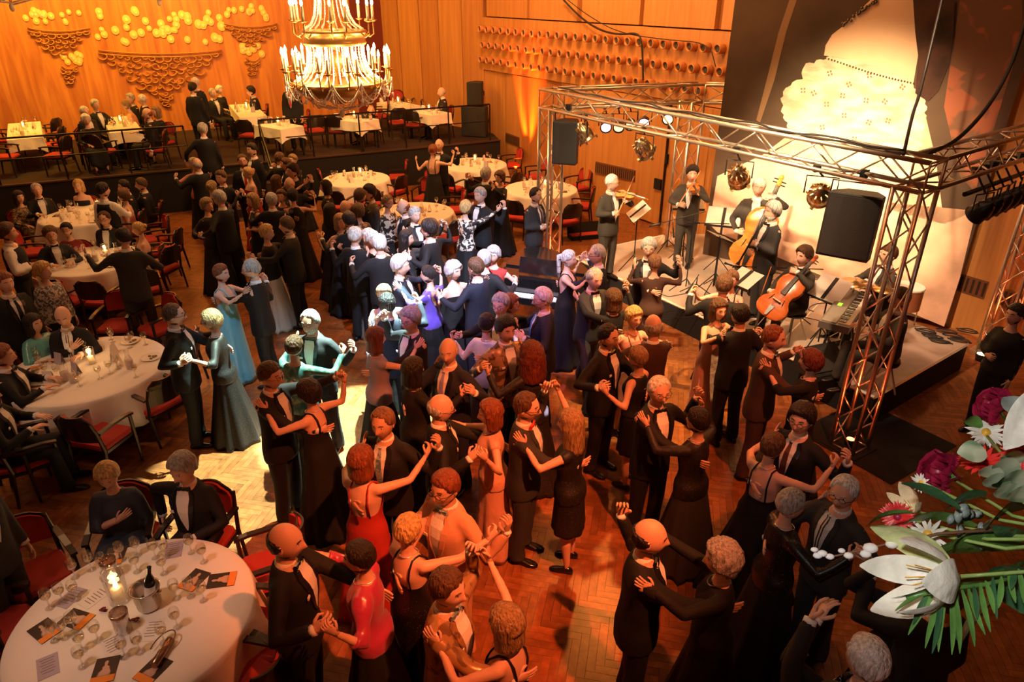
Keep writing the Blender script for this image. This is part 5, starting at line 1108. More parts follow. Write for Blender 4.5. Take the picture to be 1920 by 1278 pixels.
for (px, py, f_, lb) in ((12, 262, 0, 'red armchair at left edge of the platform'), (10, 292, 10, 'red armchair lowest at the left edge of the platform'), (92, 252, 180, 'red armchair right of the first platform table'), (100, 270, 190, 'red armchair second right of the first platform table'), (108, 289, 180, 'red armchair nearest the railing right of the first platform table'), (192, 282, 80, 'red armchair near the railing before the second platform table'),
    (470, 252, 80, 'red armchair beside the right handrail on the platform'), (500, 250, 120, 'second red armchair beside the right handrail on the platform'), (562, 236, 200, 'red armchair left under the chandelier on the platform'), (590, 243, 120, 'red armchair second left under the chandelier'), (636, 243, 80, 'red armchair in the middle under the chandelier'), (688, 240, 90, 'red armchair second right under the chandelier'), (712, 216, 190, 'red armchair right under the chandelier'), (746, 228, 110, 'red armchair front of the table behind the chandelier'), (780, 232, 70, 'red armchair front of the bald man table'), (790, 197, 260, 'red armchair at the wooden wall on the platform'), (806, 200, 270, 'second red armchair at the wooden wall'), (742, 196, 270, 'red armchair at the wall behind the chandelier')):
    chair_px(px, py, f_, lb, 1.0, 'red armchairs on the platform')
# patterned shawl over a chair back
p = W(520, 1010, 0.8); g = MB(); R1 = []
for t in np.linspace(0, 1, 9): R1.append([(0.23 * u + 0.01 * math.sin(7 * u + 5 * t), (-0.05 + 0.10 * t if t > .5 else 0.05 - 0.1 * t) * 1.0, (0.86 - 0.35 * abs(t - 0.5) * 2)) for u in np.linspace(-1, 1, 8)])
V = [q for r_ in R1 for q in r_]; V2 = [(a, b - 0.006, c2 - 0.006) for a, b, c2 in V]; F_ = [(a * 8 + b, a * 8 + b + 1, a * 8 + b + 9, a * 8 + b + 8) for a in range(8) for b in range(7)]
g.add(V + V2, F_ + [tuple(reversed([i + 72 for i in f])) for f in F_]); q = W(505, 1065, 0.45)
o = g.build('shawl', two_tone('shawl_print', (0.30, 0.03, 0.03), (0.62, 0.42, 0.33), 22, 0.5), None, True, (q.x + 0.27, q.y + 0.11, 0.02), R(205 - 90)); tag(o, 'cream and red patterned shawl hung over the chair back', 'shawl')
# ================================================================== TRUSS
ALU = mat('truss_aluminium', (0.62, 0.55, 0.46), 0.32, 0.85); CLAMP = mat('clamp_black', (0.02, 0.02, 0.02), 0.4, 0.5)
truss = empty('lighting_truss', W(1605, 830), 0, 'square aluminium box truss on three visible posts framing the stage', 'truss')
TO = truss.location.copy(); HB = 0.145
def bar(p, q, r, name, parent, n=6):
    p, q = Vector(p) - TO, Vector(q) - TO; return MB().tube([p, q], r, n).build(name, ALU, parent, True)
def truss_run(p, q, up, name, step=0.42):
    """square box truss from p to q: four chords and zigzag braces"""
    p, q = Vector(p), Vector(q); d = (q - p).normalized(); u = Vector(up).normalized(); s = d.cross(u).normalized(); u = s.cross(d).normalized()
    cs = [(s * a + u * b) * HB for a, b in ((-1, -1), (1, -1), (1, 1), (-1, 1))]
    g = MB()
    for c in cs: g.tube([p + c - TO, q + c - TO], 0.025, 8)
    run = g.build(name, ALU, truss, True); L = (q - p).length; k = max(2, round(L / step))
    for f_ in range(4):
        a, b = cs[f_], cs[(f_ + 1) % 4]
        for i in range(k):
            t0, t1 = L * i / k, L * (i + 1) / k
            bar(p + d * t0 + (a if i % 2 == 0 else b), p + d * t1 + (b if i % 2 == 0 else a), 0.010, 'brace', run, 5)
        for e in (0, L): bar(p + d * e + a, p + d * e + b, 0.012, 'brace', run, 5)
    return run
TH = 3.26
TA, TB, TC = Vector((0.66, 12.20, TH)), Vector((3.16, 12.95, TH)), Vector((4.02, 6.97, TH)); TD = Vector((7.20, 9.42, TH))
acd = (TC - TA).normalized(); 
truss_run(TA - acd * 0.16, TC + acd * 0.16, (0, 0, 1), 'truss_beam'); abd = (TB - TA).normalized(); truss_run(TA + abd * 0.16, TB + abd * 0.15, (0, 0, 1), 'truss_beam')
cdd = (TD - TC).normalized(); truss_run(TC + cdd * 0.17, TD + cdd * 0.15, (0, 0, 1), 'truss_beam')
bo = Vector((1.15, -0.30, 0)); truss_run(TB + bo.normalized() * 0.2, TB + bo, (0, 0, 1), 'truss_beam')
for P, zb, ax in ((TA, 0.0, acd), (TB, SH, acd), (TC, 0.0, acd), (TD, 0.0, cdd)):
    truss_run(Vector((P.x, P.y, zb + 0.03)), Vector((P.x, P.y, TH - 0.14)), ax, 'truss_post', 0.36)
    b = MB().box(tuple(Vector((P.x, P.y, zb + 0.012)) - TO), (0.45, 0.45, 0.02), Matrix.Rotation(math.atan2(ax.y, ax.x), 3, 'Z')).build('base_plate', ALU if P is not TC else BLACK, truss)
    light('post_uplight', 'SPOT', (P.x, P.y, zb + 0.14), 70, (1.0, 0.12, 0.03), (P.x + 0.001, P.y, 3.0), 0.04, 48, 0.8)
    c = empty('led_lamp', (P.x, P.y, zb + 0.035), 0, {0: 'red glowing floor lamp inside the left truss post', 1: 'red floor lamp inside the rear truss post on stage', 2: 'red glowing floor lamp inside the right front truss post', 3: 'floor lamp inside the truss post at the right edge'}[[TA, TB, TC, TD].index(P)], 'lamp')
    MB().lathe([(0.0, 0), (0.05, 0), (0.055, 0.07), (0.05, 0.08), (0.047, 0.072), (0.0, 0.07)], 12).build('housing', CLAMP, c, True); MB().lathe([(0.0, 0.076), (0.044, 0.076)], 12).build('lens', emis('red_lens', (1, 0.10, 0.02), 30), c)
# cables wound along the beam and hanging from above
CAB = mat('cable_rubber', (0.012, 0.010, 0.009), 0.5)
def cable(pts, label, r=0.012, smooth=3):
    P = [Vector(p) for p in pts]
    for _ in range(smooth):
        Q = [P[0]]
        for a, b in zip(P[:-1], P[1:]): Q += [a.lerp(b, .25), a.lerp(b, .75)]
        P = Q + [P[-1]]
    o = MB().tube(P, r, 5).build('cable', CAB, None, True); return tag(o, label, 'cable')
def on_beam(t, dz=0.17, off=0.0): p = TA.lerp(TC, t); return Vector((p.x + off, p.y, TH + dz))
cable([on_beam(t, 0.175 + 0.02 * math.sin(t * 40), 0.06 * math.sin(t * 23)) for t in np.linspace(0.02, 0.97, 24)], 'black cable laid along the top of the front beam', 0.012, 1)
cable([on_beam(t, 0.165 + 0.015 * math.cos(t * 50), -0.09 + 0.05 * math.sin(t * 17)) for t in np.linspace(0.3, 0.99, 18)], 'second black cable laid along the right half of the front beam', 0.010, 1)
cable([TC + Vector((0.1, 0.1, 0.17)), NEARRAY(1800, 262, (4.6, 7.5, 4.1)), NEARRAY(1870, 180, (5.0, 8.0, 4.8)), NEARRAY(1918, 70, (5.4, 8.4, 5.8)), (5.8, 8.8, 7.5), (6, 9, 9.15)], 'thick black cable rising from the right truss corner to the ceiling', 0.022)
cable([NEARRAY(1694, 290, (4.0, 7.2, 3.5)), NEARRAY(1712, 210, (4.3, 8, 4.2)), NEARRAY(1722, 185, (4.5, 8.4, 4.6)), NEARRAY(1745, 90, (4.7, 8.8, 5.6)), (4.9, 9, 9.15)], 'pair of dark cables hanging before the painted lace', 0.018)
def rwp(x, y, off=0.3):
    d = RAY(x, y); o = Vector((0, 0, CAM_H)); q = RW0 + RWN * off; return o + d * ((q - o).dot(RWN) / d.dot(RWN))
cable([rwp(1048, -10), rwp(1085, 30), rwp(1120, 55), rwp(1160, 66), rwp(1197, 61), rwp(1204, 80), rwp(1206, 150)], 'black cable looped over the wooden wall above the round cups', 0.022)
cable([rwp(1052, -10), rwp(1100, 28), rwp(1160, 62), rwp(1250, 75), rwp(1330, 80), rwp(1342, 125)], 'thin second cable looped over the wooden wall', 0.010)
# ---- lamps hung from the truss
CHROME = mat('polished_lamp_can', (0.90, 0.78, 0.48), 0.22, 1.0)
def beam_at(px, P=TA, Q=TC):
    """point of the beam line P-Q seen at column px"""
    n = Vector((FPX, -(px - 960) * math.cos(PITCH), (px - 960) * math.sin(PITCH))); o = Vector((0, 0, CAM_H)); t = (o - P).dot(n) / (Q - P).dot(n); return P.lerp(Q, t)
def par_can(px, py, aim, label, P=TA, Q=TC, chrome=True, glow=None, s=1.0):
    b = beam_at(px, P, Q); loc = NEARRAY(px, py, Vector((b.x, b.y, TH - 0.62)))
    c = empty('stage_lamp', loc, 0, label, 'lamp', 'lamps hung from the truss'); m = CHROME if chrome else CLAMP
    Rt = (Vector(aim) - loc).to_track_quat('Z', 'Y').to_matrix()
    def A(g): V = np.vstack(g.V) * s @ np.array(Rt).T; q = MB(); q.add(V, g.F); return q
    g = MB(); g.lathe([(0.0, -0.20), (0.035, -0.20), (0.045, -0.17), (0.075, -0.15), (0.125, -0.05), (0.13, 0.0), (0.13, 0.09), (0.14, 0.095), (0.14, 0.105), (0.118, 0.10), (0.115, 0.0), (0.0, -0.08)], 20); A(g).build('can', m, c, True)
    for k in range(10 if chrome else 0):
        a = k * 0.628; g = MB().box((0.095 * math.cos(a), 0.095 * math.sin(a), -0.115), (0.045, 0.012, 0.05), Matrix.Rotation(a, 3, 'Z')); A(g).build('cooling_fin', m, c)
    for k in range(4 if chrome else 0):
        a = k * 1.571 + .4; g = MB(); g.box((0.145 * math.cos(a), 0.145 * math.sin(a), 0.11), (0.03, 0.04, 0.05), Matrix.Rotation(a, 3, 'Z')); A(g).build('filter_clip', m, c)
    g = MB(); g.lathe([(0.0, 0.07), (0.112, 0.075)], 16); A(g).build('lens', emis('lamp_lens_' + (glow or 'off'), {'violet': (0.85, 0.6, 1.0), 'yellow': (1.0, 0.8, 0.3), None: (1.0, 0.75, 0.4)}[glow], {None: 1.5, 'violet': 9, 'yellow': 9}[glow]), c)
    g = MB(); top = Vector((b.x, b.y, TH - 0.17)) - loc; yk = 0.17 * s; sd = Rt @ Vector((1, 0, 0)); sd.z = 0; sd.normalize()
    g.tube([sd * -yk, sd * -yk + Vector((0, 0, 0.20)), sd * yk + Vector((0, 0, 0.20)), sd * yk], 0.010, 4); g.tube([(0, 0, 0.20), tuple(top)], 0.012, 5); g.box(tuple(top), (0.07, 0.07, 0.07)); g.build('yoke', CLAMP, c)
    return c
par_can(1098, 250, (2.2, 11.5, 1.2), 'polished lamp beside the left loudspeaker'); par_can(1207, 279, (3.2, 11.4, 1.2), 'polished lamp second from the left under the front beam'); par_can(1384, 331, (4.0, 10.6, 1.0), 'polished lamp in the middle under the front beam'); par_can(1537, 364, (4.6, 10.2, 1.2), 'polished lamp left of the big right loudspeaker')
for i, (px, py, gl) in enumerate(((1136, 236, 'violet'), (1160, 236, None), (1182, 232, None), (1208, 228, 'violet'), (1253, 221, 'yellow'))):
    par_can(px, py, (1.2, 8.0, 1.2), 'small black lamp %s under the rear beam' % ('lit violet nearest the loudspeaker', 'unlit first in the row', 'unlit second in the row', 'lit pale violet in the middle', 'lit yellow at the right')[i], TA, TB, False, gl, 0.72)
for i in range(6):
    par_can(1838 + i * 17, 396 - i * 7, (4.5, 9.5, 0.6), 'black lamp, %s in the row under the right beam' % ('first from the left', 'second from the left', 'third', 'fourth', 'fifth', 'last at the frame edge')[i], TC, TD, False, None, 0.85)
g = MB(); a_, b_ = beam_at(1830, TC, TD), beam_at(1960, TC, TD); g.tube([Vector((a_.x, a_.y, TH - .42)), Vector((b_.x, b_.y, TH - .42))], 0.03, 6); tag(g.build('lamp_bar', CLAMP), 'black bar carrying the row of lamps under the right beam', 'bar')
# ---- loudspeakers
SPK = mat('speaker_black', (0.012, 0.011, 0.011), 0.5, bump=0.3, bscale=200); GRI = mat('speaker_grille', (0.02, 0.019, 0.018), 0.6, bump=0.6, bscale=260)
def speaker(loc, face, w, d, h, label, tilt=0.0, hang=None):
    c = empty('loudspeaker', loc, R(face - 90), label, 'loudspeaker'); c.rotation_euler[0] = R(tilt)
    sh_ = [(-w / 2, d / 2), (w / 2, d / 2), (w / 2, d * 0.1), (w * 0.28, -d / 2), (-w * 0.28, -d / 2), (-w / 2, d * 0.1)]
    MB().loft([[(x * s_, y * s_, z) for x, y in sh_] for s_, z in ((0.97, -h / 2), (1, -h / 2 + 0.015), (1, h / 2 - 0.015), (0.97, h / 2))]).build('cabinet', SPK, c)
    g = MB(); g.loft([[(-w * .46, d / 2 + 0.002, z), (-w * .2, d / 2 + 0.03, z), (w * .2, d / 2 + 0.03, z), (w * .46, d / 2 + 0.002, z), (w * .46, d / 2 - 0.01, z), (-w * .46, d / 2 - .01, z)] for z in (-h * .46, h * .46)]); g.build('grille', GRI, c)
    for sx in (-1, 1): MB().box((sx * w * 0.42, -d * 0.12, 0), (0.02, 0.09, 0.13)).build('handle', CLAMP, c)
    if hang:
        g = MB(); g.tube([(-w * .55, 0, -h * .1), (-w * .55, 0, h / 2 + 0.10), (w * .55, 0, h / 2 + 0.10), (w * .55, 0, -h * .1)], 0.012, 5); g.tube([(0, 0, h / 2 + 0.10), (0, 0, h / 2 + 0.10 + hang)], 0.014, 5); g.box((0, 0, h / 2 + 0.1 + hang), (0.08, 0.08, 0.09)); g.build('bracket', CLAMP, c)
    return c
b_ = beam_at(1064); p = NEARRAY(1064, 265, (b_.x, b_.y - .05, 2.45)); speaker(p, 250, 0.40, 0.40, 0.68, 'black loudspeaker hanging at the left end of the front beam', 0, max(0.1, TH - 0.2 - p.z - 0.44))
b_ = beam_at(1600); p = NEARRAY(1598, 420, (b_.x, b_.y, 2.40)); speaker(p, 235, 0.54, 0.46, 0.70, 'big black loudspeaker hanging near the right front truss corner', 6, max(0.1, TH - 0.2 - p.z - 0.45))
p = W(913, 245, 1.0); p.x -= 0.25; p.y -= 0.75; speaker((p.x, p.y, 1.42), 250, 0.75, 0.6, 0.84, 'large black bass cabinet at the right end of the platform'); speaker((p.x, p.y + .05, 1.86 + 0.32), 250, 0.45, 0.42, 0.62, 'small black loudspeaker on top of the bass cabinet')
# ================================================================== INSTRUMENTS
VARN = wood('violin_varnish', (0.62, 0.16, 0.02), (0.80, 0.28, 0.05), 3, (1, 8, 8), 0.2, coat=0.6); VARD = wood('cello_varnish', (0.45, 0.08, 0.015), (0.62, 0.15, 0.03), 3, (1, 8, 8), 0.2, coat=0.6); EBON = mat('ebony', (0.012, 0.009, 0.008), 0.3); STR = mat('string_metal', (0.6, 0.55, 0.45), 0.3, 0.8)
def fiddle(name, base, scroll, front, label, m=VARN, body_frac=0.60, wide=0.66, pin=0.0):
    """violin-family instrument; base = foot of the body, scroll = end of the neck, front = where the belly looks"""
    base, scroll = Vector(base), Vector(scroll); y = (scroll - base); L = y.length; y.normalize(); z = Vector(front); z = (z - y * z.dot(y)).normalized(); x = y.cross(z)
    M_ = Matrix((x, y, z)).transposed().to_4x4(); M_.translation = base; c = empty(name, base, 0, label, {'violin': 'violin', 'cello': 'cello', 'double_bass': 'double bass'}[name]); c.matrix_world = M_
    B = L * body_frac; T_ = B * 0.13; half = [(0.0, 0.10), (0.01, 0.22), (0.05, 0.36), (0.13, 0.46), (0.22, 0.49), (0.32, 0.45), (0.40, 0.35), (0.45, 0.31), (0.50, 0.295), (0.55, 0.30), (0.60, 0.34), (0.66, 0.385), (0.75, 0.40), (0.84, 0.375), (0.92, 0.29), (0.97, 0.18), (1.0, 0.06)]
    ol = [(w_ * B * wide, t * B) for t, w_ in half] + [(-w_ * B * wide, t * B) for t, w_ in reversed(half)]
    MB().loft([[(x_ * s_, B / 2 + (y_ - B / 2) * s_, z_) for x_, y_ in ol] for s_, z_ in ((0.55, -T_ * 0.75), (0.9, -T_ * 0.6), (0.96, -T_ * 0.5), (0.96, T_ * 0.5), (1.0, T_ * 0.52), (0.99, T_ * 0.58), (0.9, T_ * 0.66), (0.55, T_ * 0.85))]).build('body', m, c, True)
    MB().loft([[(-w_ / 2, y_, z_), (w_ / 2, y_, z_), (w_ / 2, y_, z_ + t), (0, y_, z_ + t * 1.4), (-w_ / 2, y_, z_ + t)] for y_, w_, z_, t in ((B * 0.52, B * 0.10, T_ * 1.05, T_ * .12), (L * 0.90, B * 0.062, T_ * 0.62, T_ * .12))]).build('fingerboard', EBON, c)
    MB().loft([[(-w_, y_, z_), (w_, y_, z_), (w_ * .7, y_, z_ - t), (-w_ * .7, y_, z_ - t)] for y_, w_, z_, t in ((B * 0.96, B * 0.045, T_ * 0.7, T_ * 0.8), (L * 0.90, B * 0.033, T_ * 0.62, T_ * 0.35))]).build('neck', m, c)
    g = MB(); g.loft([[(-w_, y_, z_), (w_, y_, z_), (w_, y_, z_ - t), (-w_, y_, z_ - t)] for y_, w_, z_, t in ((L * 0.89, B * 0.035, T_ * 0.65, T_ * 0.5), (L * 0.97, B * 0.028, T_ * 0.45, T_ * 0.5))]); g.sphere((0, L * 0.985, T_ * 0.25), (B * 0.04, B * 0.045, B * 0.045), 10, 8); g.build('scroll', m, c, True)
    for k in range(4): MB().tube([(0, L * (0.91 + 0.017 * k), T_ * 0.35), ((-1) ** k * B * 0.10, L * (0.91 + 0.017 * k), T_ * 0.35)], B * 0.010, 5).build('peg', EBON, c)
    MB().box((0, B * 0.36, T_ * 1.05), (B * 0.16, B * 0.02, T_ * 0.7)).build('bridge', mat('maple_bridge', (0.75, 0.5, 0.25), 0.5), c); MB().loft([[(-w_, y_, T_ * .85), (w_, y_, T_ * .85), (w_, y_, T_ * 1.0), (-w_, y_, T_ * 1.0)] for y_, w_ in ((B * 0.02, B * 0.02), (B * 0.24, B * 0.05))]).build('tailpiece', EBON, c)
    for sx in (-1, 1): MB().tube([(sx * B * .15, B * .30, T_ * .80), (sx * B * .13, B * .36, T_ * .84), (sx * B * .115, B * .44, T_ * .82)], B * 0.009, 5).build('f_hole', EBON, c)
    for k in range(4): MB().tube([((k - 1.5) * B * 0.022, B * 0.22, T_ * 1.0), ((k - 1.5) * B * 0.028, B * 0.36, T_ * 1.42), ((k - 1.5) * B * 0.012, L * 0.90, T_ * 0.78)], B * 0.0022, 4).build('string', STR, c)
    if pin: MB().tube([(0, 0, 0), (0, -pin, 0)], 0.006, 5).build('endpin', STR, c)
    return c
def bow(p, q, label):
    o = empty('bow', p, 0, label, 'bow'); v = Vector(q) - Vector(p); MB().tube([(0, 0, 0), v * 0.5 + Vector((0, 0, 0.006)), v], 0.0065, 5).build('stick', VARN, o); MB().tube([(0, 0, -0.02), v + Vector((0, 0, -0.012))], 0.004, 4).build('hair', SHIRT, o); return o
def JP(key): return next(j for j in JOBS_LATE if key in j['label'])
# ---- music stands, microphones, keyboard, drums, piano
SHEET = mat('sheet_music', (0.88, 0.84, 0.76), 0.7)
def paper():
    m, nt, b = new_mat('backlit_paper'); d = nt.nodes.new('ShaderNodeBsdfDiffuse'); t = nt.nodes.new('ShaderNodeBsdfTranslucent'); d.inputs[0].default_value = t.inputs[0].default_value = (0.92, 0.88, 0.80, 1)
    mx = nt.nodes.new('ShaderNodeMixShader'); mx.inputs[0].default_value = 0.5; nt.links.new(d.outputs[0], mx.inputs[1]); nt.links.new(t.outputs[0], mx.inputs[2]); nt.links.new(mx.outputs[0], nt.nodes['Material Output'].inputs[0]); return m
PAPER = paper()
def music_stand(px, py, h, face, label, w=0.50, hh=0.34, tilt=28, zf=SH):
    p = W(px, py, zf + h); c = empty('music_stand', (p.x, p.y, zf), R(face - 90), label, 'music stand')
    g = MB()
    for k in range(3): a = k * 2.094 + .5; g.tube([(0, 0, 0.32), (0.26 * math.cos(a), 0.26 * math.sin(a), 0.01)], 0.009, 5)
    g.build('tripod', CLAMP, c); MB().tube([(0, 0, 0.10), (0, 0, h - 0.04)], 0.011, 6).build('pole', CLAMP, c)
    Rm = Matrix.Rotation(R(90 - tilt), 3, 'X'); MB().box((0, 0, h), (0.05, hh * .9, 0.010), Rm).build('desk', CLAMP, c)
    nrm = Rm @ Vector((0, 0, 1)); MB().box(tuple(Vector((0, 0, h)) - Rm @ Vector((0, hh / 2, 0)) - nrm * 0.02), (w, 0.012, 0.05), Rm).build('ledge', CLAMP, c)
    for sx in (-1, 1): MB().box(tuple(Vector((0, 0, h)) - nrm * 0.010 + Vector((sx * w * 0.24, 0, 0))), (w * .47, hh * .97, 0.002), Rm).build('sheet', PAPER, c)
    return c
music_stand(1196, 395, 1.10, 5, 'white music stand of the white-haired violinist', 0.58, 0.38, 50); music_stand(1291, 375, 1.15, 85, 'white music stand in front of the dark-haired violinist', 0.56, 0.36, 48); music_stand(1357, 405, 1.05, 70, 'white music stand to the left of the double bass', 0.58, 0.38, 50)
music_stand(1352, 442, 0.95, 210, 'music stand with narrow white sheets leaning below the middle stand', 0.42, 0.30, 60); music_stand(1396, 520, 0.95, 30, 'music stand with white sheets at the stage front before the clarinettist', 0.42, 0.34, 62); music_stand(1556, 540, 0.90, 30, 'white music stand between cellist and keyboard', 0.50, 0.38, 45)
def mic_stand(px, py, h, bx, by, bh, label):
    p = W(px, py, SH); c = empty('microphone_stand', p, 0, label, 'microphone stand'); g = MB()
    for k in range(3): a = k * 2.094 + px; g.tube([(0, 0, 0.22), (0.28 * math.cos(a), 0.28 * math.sin(a), 0.01)], 0.009, 5)
    g.build('tripod', CLAMP, c); MB().tube([(0, 0, 0.08), (0, 0, h)], 0.010, 6).build('pole', CLAMP, c); e = NEARRAY(bx, by, p + Vector((0, 0, bh))) - p
    MB().tube([tuple(Vector((0, 0, h)) - (e - Vector((0, 0, h))) * 0.35), (0, 0, h), tuple(e)], 0.008, 6).build('boom', CLAMP, c); d_ = (e - Vector((0, 0, h))).normalized(); MB().tube([e, e + d_ * 0.05, e + d_ * 0.15, e + d_ * 0.20], [0.014, 0.016, 0.014, 0.024], 8).build('microphone', CLAMP, c, True)
mic_stand(1285, 545, 1.3, 1240, 418, 1.35, 'tall microphone stand at the front left of the stage'); mic_stand(1336, 545, 1.15, 1312, 418, 1.3, 'microphone stand with long boom in front of the violinist'); mic_stand(1303, 556, 0.35, 1300, 530, 0.4, 'short microphone stand at the stage edge'); mic_stand(1485, 610, 0.9, 1400, 500, 1.2, 'microphone stand beside the cello'); mic_stand(1388, 560, 0.5, 1380, 500, 0.7, 'low microphone stand before the clarinettist'); mic_stand(1478, 480, 1.3, 1500, 430, 1.6, 'microphone stand behind the cellist'); mic_stand(1250, 470, 0.9, 1262, 425, 1.1, 'microphone stand left of the dark-haired violinist')
# keyboard
KC = W(1588, 577, SH + 0.78); K0, K1 = W(1571, 609, SH + 0.78), W(1617, 547, SH + 0.78); kd = (K1 - K0).normalized(); KL = min(1.25, (K1 - K0).length); c = empty('keyboard', (KC.x, KC.y, SH + 0.70), math.atan2(kd.y, kd.x), 'long electronic keyboard with white keys on an x-shaped stand', 'keyboard')
MB().box((0, 0, 0.05), (KL * 1.05, 0.36, 0.09)).build('case', mat('keyboard_case', (0.12, 0.11, 0.10), 0.35), c); MB().box((0, 0.07, 0.10), (KL * 1.0, 0.17, 0.012)).build('control_panel', mat('keyboard_panel', (0.25, 0.22, 0.19), 0.4), c); MB().box((0, 0.09, 0.108), (0.10, 0.05, 0.004)).build('display', emis('green_display', (0.35, 0.9, 0.05), 1.2), c)
km = MB().box((0, 0, 0), (KL * 0.96 / 36 * 0.9, 0.14, 0.02)).mesh('white_key', SHEET); kb = MB().box((0, 0, 0), (KL * 0.96 / 36 * 0.55, 0.085, 0.02)).mesh('black_key', EBON)
for i in range(36):
    x_ = -KL * .48 + KL * .96 * (i + .5) / 36; inst(km, 'white_key', c, (x_, -0.10, 0.10))
    if i % 7 in (0, 1, 3, 4, 5): inst(kb, 'black_key', c, (x_ + KL * .48 / 36, -0.072, 0.113))
for sx in (-1, 1): MB().tube([(sx * 0.35, -0.16, 0.0), (-sx * 0.35, -0.16, -0.69)], 0.018, 6).build('stand_leg', CLAMP, c); MB().tube([(sx * 0.35, 0.16, 0.0), (-sx * 0.35, 0.16, -0.69)], 0.018, 6).build('stand_leg', CLAMP, c)
# drums
BRASS = mat('cymbal_brass', (0.75, 0.48, 0.18), 0.25, 0.9); dp = W(1640, 520, SH + 0.6)
def drum(x, y, z, r, h, label):
    c = empty('drum', (x, y, z), 0, label, 'drum'); MB().lathe([(r, 0), (r, h)], 20).build('shell', mat('drum_shell', (0.35, 0.12, 0.05), 0.25), c, True); MB().lathe([(0, h), (r * 1.0, h), (r * 1.03, h - .01), (r * 1.03, h - 0.03)], 20).build('drumhead', SHEET, c)
    for k in range(3): a = k * 2.094; MB().tube([(r * math.cos(a), r * math.sin(a), h * .3), (1.1 * r * math.cos(a), 1.1 * r * math.sin(a), SH - z + 0.01)], 0.010, 5).build('leg', STR, c)
drum(dp.x, dp.y, SH + 0.45, 0.18, 0.16, 'snare drum half hidden behind the keyboard and truss post'); drum(dp.x + 0.3, dp.y - 0.42, SH + 0.3, 0.21, 0.34, 'floor drum behind the truss post')
for (px, py, h, lb) in ((1604, 528, 0.95, 'brass cymbal on a stand right of the music stand'), (1662, 540, 0.9, 'brass cymbal behind the truss post')):
    p = W(px, py, SH + h); c = empty('cymbal', (p.x, p.y, SH), 0, lb, 'cymbal'); MB().lathe([(0, h + .02), (0.03, h + .018), (0.05, h + 0.002), (0.20, h - .012), (0.20, h - .015), (0, h - .002)], 24).build('plate', BRASS, c, True); MB().tube([(0, 0, .01), (0, 0, h + .04)], 0.009, 5).build('pole', STR, c)
    for k in range(3): a = k * 2.094; MB().tube([(0, 0, .25), (.22 * math.cos(a), .22 * math.sin(a), .01)], 0.008, 5).build('leg', STR, c)
# grand piano
PP = W(1003, 515, 0.95); PIA = mat('piano_lacquer', (0.008, 0.007, 0.007), 0.12, coat=0.8)
c = empty('grand_piano', (PP.x + 0.15, PP.y + 0.1, 0), R(-20), 'black grand piano standing left of the stage', 'piano'); po = [(-0.75, -0.55), (0.75, -0.55), (0.75, 0.25), (0.55, 0.55), (0.2, 0.75), (-0.05, 1.05), (-0.35, 1.2), (-0.6, 1.15), (-0.75, 0.9)]
po = [(x_ * .85, y_ * .8) for x_, y_ in po]
MB().loft([[(x_, y_, z_) for x_, y_ in po] for z_ in (0.62, 0.98)]).build('case', PIA, c); MB().loft([[(x_ * 1.01, y_ * 1.01, z_) for x_, y_ in po[2:] + [(-0.63, 0.0), (0.63, 0.0)]] for z_ in (0.985, 1.01)]).build('lid', PIA, c)
MB().box((0, -0.52, 0.70), (1.28, 0.24, 0.10)).build('key_bed', PIA, c); MB().box((0, -0.53, 0.755), (1.16, 0.14, 0.012)).build('keys', SHEET, c); MB().box((0, -0.22, 1.12), (0.66, 0.015, 0.24), Matrix.Rotation(R(-18), 3, 'X')).build('music_desk', PIA, c)
for x_, y_ in ((-0.52, -0.35), (0.52, -0.35), (-0.3, 0.75)): MB().tube([(x_, y_, 0.62), (x_, y_, 0.08), (x_, y_, 0.0)], [0.06, 0.035, 0.035], 8).build('leg', PIA, c)
c = empty('piano_bench', (PP.x - 0.15, PP.y - 0.85, 0), R(-20), 'black piano bench before the keys', 'bench'); MB().box((0, 0, 0.46), (0.6, 0.34, 0.08)).build('seat', BLACK, c)
for sx in (-1, 1):
    for sy in (-1, 1): MB().box((sx * .26, sy * .14, .21), (.04, .04, .42)).build('leg', PIA, c)
# open instrument case with cables on the floor by the stage
p = W(1098, 446, 0); c = empty('instrument_case', p, R(15), 'open instrument case with red lining left of the violinist', 'case'); MB().box((0, 0, 0.05), (0.75, 0.26, 0.09), taper=1.03).build('shell', BLACK, c); MB().box((0, 0, 0.097), (0.70, 0.21, 0.006)).build('lining', CHR, c); MB().box((0, 0.17, 0.18), (0.75, 0.05, 0.25), Matrix.Rotation(R(-20), 3, 'X')).build('lid', BLACK, c)
for i in range(9):
    a = rnd.uniform(0, 6); b0 = W(rnd.uniform(1270, 1520), rnd.uniform(500, 600), SH); pts = [(b0.x + 0.25 * k * math.cos(a) + 0.18 * math.sin(k * 1.7 + a), b0.y + 0.12 * k * math.sin(a) + 0.12 * math.cos(k * 2.1), SH + 0.008) for k in range(6)]
    cable(pts, 'thin black cable curling over the stage floor, ' + ('near the stage edge', 'under the tall microphone', 'below the violinist', 'before the bass', 'by the cellist chair', 'left of the cello', 'beside the clarinettist', 'at the boom stand foot', 'at the stage middle')[i], 0.006)
for i in range(7):
    b0 = W(1735 + i * 13, 622 + (i % 3) * 9, SH); pts = [(b0.x + 0.14 * math.cos(k * 1.3 + i), b0.y + 0.10 * math.sin(k * 1.1 + i), SH + 0.012 + 0.01 * (k % 2)) for k in range(9)]; cable(pts, 'black cable in the heap at the right stage corner, ' + ('leftmost', 'second', 'third', 'middle', 'fifth', 'sixth', 'rightmost')[i] + ' coil', 0.009)
for (px, py, lb, s) in ((1130, 395, '', 0),): pass
